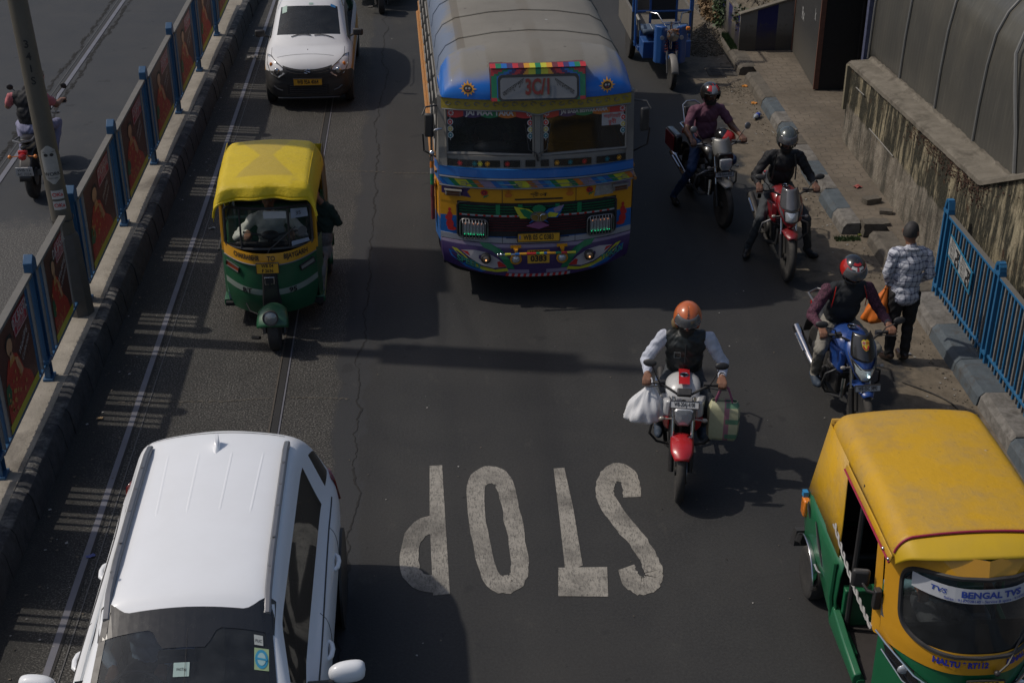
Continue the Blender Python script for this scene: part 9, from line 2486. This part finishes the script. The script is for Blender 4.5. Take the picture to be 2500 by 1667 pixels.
leg(B, (.0, .0, .66), (.0, -.30, .56), (-.02, -.30, .26), tro, sho, (-.02, -.44, .22), r=(.085, .07, .065, .055)); leg(B, (-.07, .02, .66), (-.12, -.30, .60), (-.15, -.28, .34), tro, sho, (-.15, -.40, .32))
P, M = head_prims(B, (-.07, .10, 1.42), sk, 0, -10)
B.build(pr, [plain('dark_green_wool', (.008, .022, .016), .9, var=.3), plain('grey_twill', (.15, .145, .14), .8, var=.15), SHOE, SKIN, plain('patterned_cloth', (.10, .09, .09), .8, var=.9, scale=45)], wrinkle=(0, 1))
face_bits(P, M, pr)
b = MB(); b.ball((-.02, -.26, .72), (.075, .05, .07), 14, 10); hb_ = b.obj('handbag', BLACKP, None); tag(hb_, 'small black handbag on the knee of the rickshaw passenger', 'bag'); hb_.location = (-1.33, 14.86, -.02)
# ============================================================ CARGO TRIKE
TBL = plain('trike_blue', (.010, .075, .27), .38, var=.2, dust=.22, coat=.3)
RUSTS = plain('spring_red', (.16, .03, .02), .6, var=.4)
tr = thing('cargo_trike', 'blue three wheeled cargo trike with open bed and chrome handlebar at the top right', 'trike', (3.87, 22.90, 0), 1)
wheel(tr, (0, -.62, .26), .26, .09, STEEL, rimr=.62)
b = MB(); b.grid(lambda u, v: ((u - .5) * (.12), -.62 - .31 * math.cos(R(15 + 110 * v)), .26 + .31 * math.sin(R(15 + 110 * v)) - .02 * (2 * u - 1) ** 2), 8, 14); b.obj('front_mudguard', plain('grey_mudguard', (.20, .19, .175), .45, var=.2, dust=.3), tr, solid=.008, smooth=60)
for s in (-1, 1):
 b = MB(); b.tube([(s * .075, -.62, .26), (s * .08, -.52, .60)], .018, 8); b.obj('fork_leg', STEEL, tr)
 b = MB(); b.tube([(s * .085 + .026 * math.cos(k * .8), -.50 + .01 * k * .2 + .026 * math.sin(k * .8), .56 + .0052 * k) for k in range(56)], .006, 5); b.obj('spring', RUSTS, tr)
 # leg shield
 b = MB(); b.loft([[(s * x, y, z) for x, y in ((.07, -.44), (.16, -.46), (.25, -.40), (.27, -.30), (.23, -.32), (.12, -.38))] for z in (.36, .44, .7, .92, .98)], True, True); b.obj('leg_shield', TBL, tr, bevel=.02, seg=3)
 b = MB(); b.lathe([(0, 0), (.035, 0), (.035, .006), (0, .006)], 16, M=T(s * .16, -.462, .80) @ rotm(90, 0, 0)); b.obj('reflector', PWH, tr)
b = MB(); b.lathe([(0, -.08), (.07, -.06), (.10, 0), (.098, .02), (.03, .05), (0, .055)], 20, M=T(0, -.54, .86) @ rotm(70, 0, 0)); hl = b.obj('headlight', plain('old_chrome', (.25, .22, .19), .3, .7, var=.4), tr)
b = MB()
rr = random.Random(4)
for k in range(14): b.tube([(rr.uniform(-.1, .1), -.56 + rr.uniform(-.03, .05), .86 + rr.uniform(-.03, .12)) for q in range(4)], .006, 4)
b.obj('wrapped_wires', plain('orange_wire', (.22, .09, .03), .7, var=.5), hl)
b = MB(); b.box((.25, -.50, .96), (.07, .05, .06)); b.obj('indicator', AMBER, tr, bevel=.015)
b = MB(); b.tube([(-.36, -.02, 1.10), (-.30, -.10, 1.12), (-.2, -.18, 1.12), (-.14, -.36, 1.02), (.14, -.36, 1.02), (.2, -.18, 1.12), (.30, -.12, 1.12), (.34, -.08, 1.10)], .013, 8); b.tube([(0, -.40, .6), (0, -.36, 1.03)], .025, 8); hb_ = b.obj('handlebar', CHROME, tr, smooth=60)
b = MB(); b.tube([(.30, -.12, 1.12), (.36, -.06, 1.11)], .018, 8); b.tube([(-.30, -.10, 1.12), (-.36, -.02, 1.10)], .018, 8); b.obj('grip', RUBBER, hb_)
b = MB(); b.grid(lambda u, v: ((u - .5) * .80, -.02 + .34 * v, .80 + .02 * math.sin(u * 40) * .0 + .015 * math.sin(u * 9)), 16, 6); b.obj('seat_cover', plain('blue_denim_seat', (.06, .09, .14), .8, var=.3), tr, solid=.08)
for x in (-.24, 0, .24): b = MB(); b.tube([(x, -.03, .818), (x, .32, .818)], .004, 4); b.obj('seat_seam', WPLATE, tr)
b = MB(); b.tube([(-.44, .10, .78), (-.46, .06, .95), (-.46, .30, .97), (-.44, .32, .80)], .022, 6); b.obj('arm_rest', plain('worn_grey_vinyl', (.22, .21, .19), .7), tr)
b = MB(); b.bb((-.40, -.06, .34), (-.18, .30, .62)); b.bb((.18, -.06, .34), (.40, .30, .62)); b.bb((-.40, .3, .34), (.40, .36, .80)); b.obj('battery_box', TBL, tr, bevel=.01)
b = MB(); b.bb((-.14, -.42, .34), (.14, .1, .40)); b.bb((-.42, .34, .34), (.42, 1.9, .42)); b.obj('chassis', TBL, tr, bevel=.01)
# front frame of the bed, mesh seat back, bed
b = MB()
for x in (-.46, -.22, .22, .46): b.bar((x, .40, .42), (x, .42, 1.72), .022)
for z in (1.0, 1.68): b.bar((-.46, .41, z), (.46, .41, z), .022)
b.obj('bed_front_frame', TBL, tr)
b = MB(); b.bb((-.21, .40, .86), (.21, .42, 1.66)); b.obj('back_mesh', BLACKI, tr)
b = MB(); b.bb((-.50, .46, .50), (.50, 1.95, .56)); b.bb((-.52, .46, .5), (-.48, 1.95, .98)); b.bb((.48, .46, .5), (.52, 1.95, .98)); b.bb((-.52, 1.93, .5), (.52, 1.97, .98)); b.obj('cargo_bed', plain('bed_grey', (.12, .11, .095), .7, var=.3, dust=.4), tr)
for s in (-1, 1):
 wheel(tr, (s * .42, 1.15, .29), .29, .11, plain('muddy_rim', (.20, .18, .14), .8, var=.3), rimr=.6)
 b = MB(); b.bar((s * .5, .46, .98), (s * .5, .46, 1.75), .02); b.bar((s * .5, 1.9, .98), (s * .5, 1.9, 1.75), .02); b.bar((s * .5, .46, 1.75), (s * .5, 1.9, 1.75), .02); b.obj('bed_rail', TBL, tr)
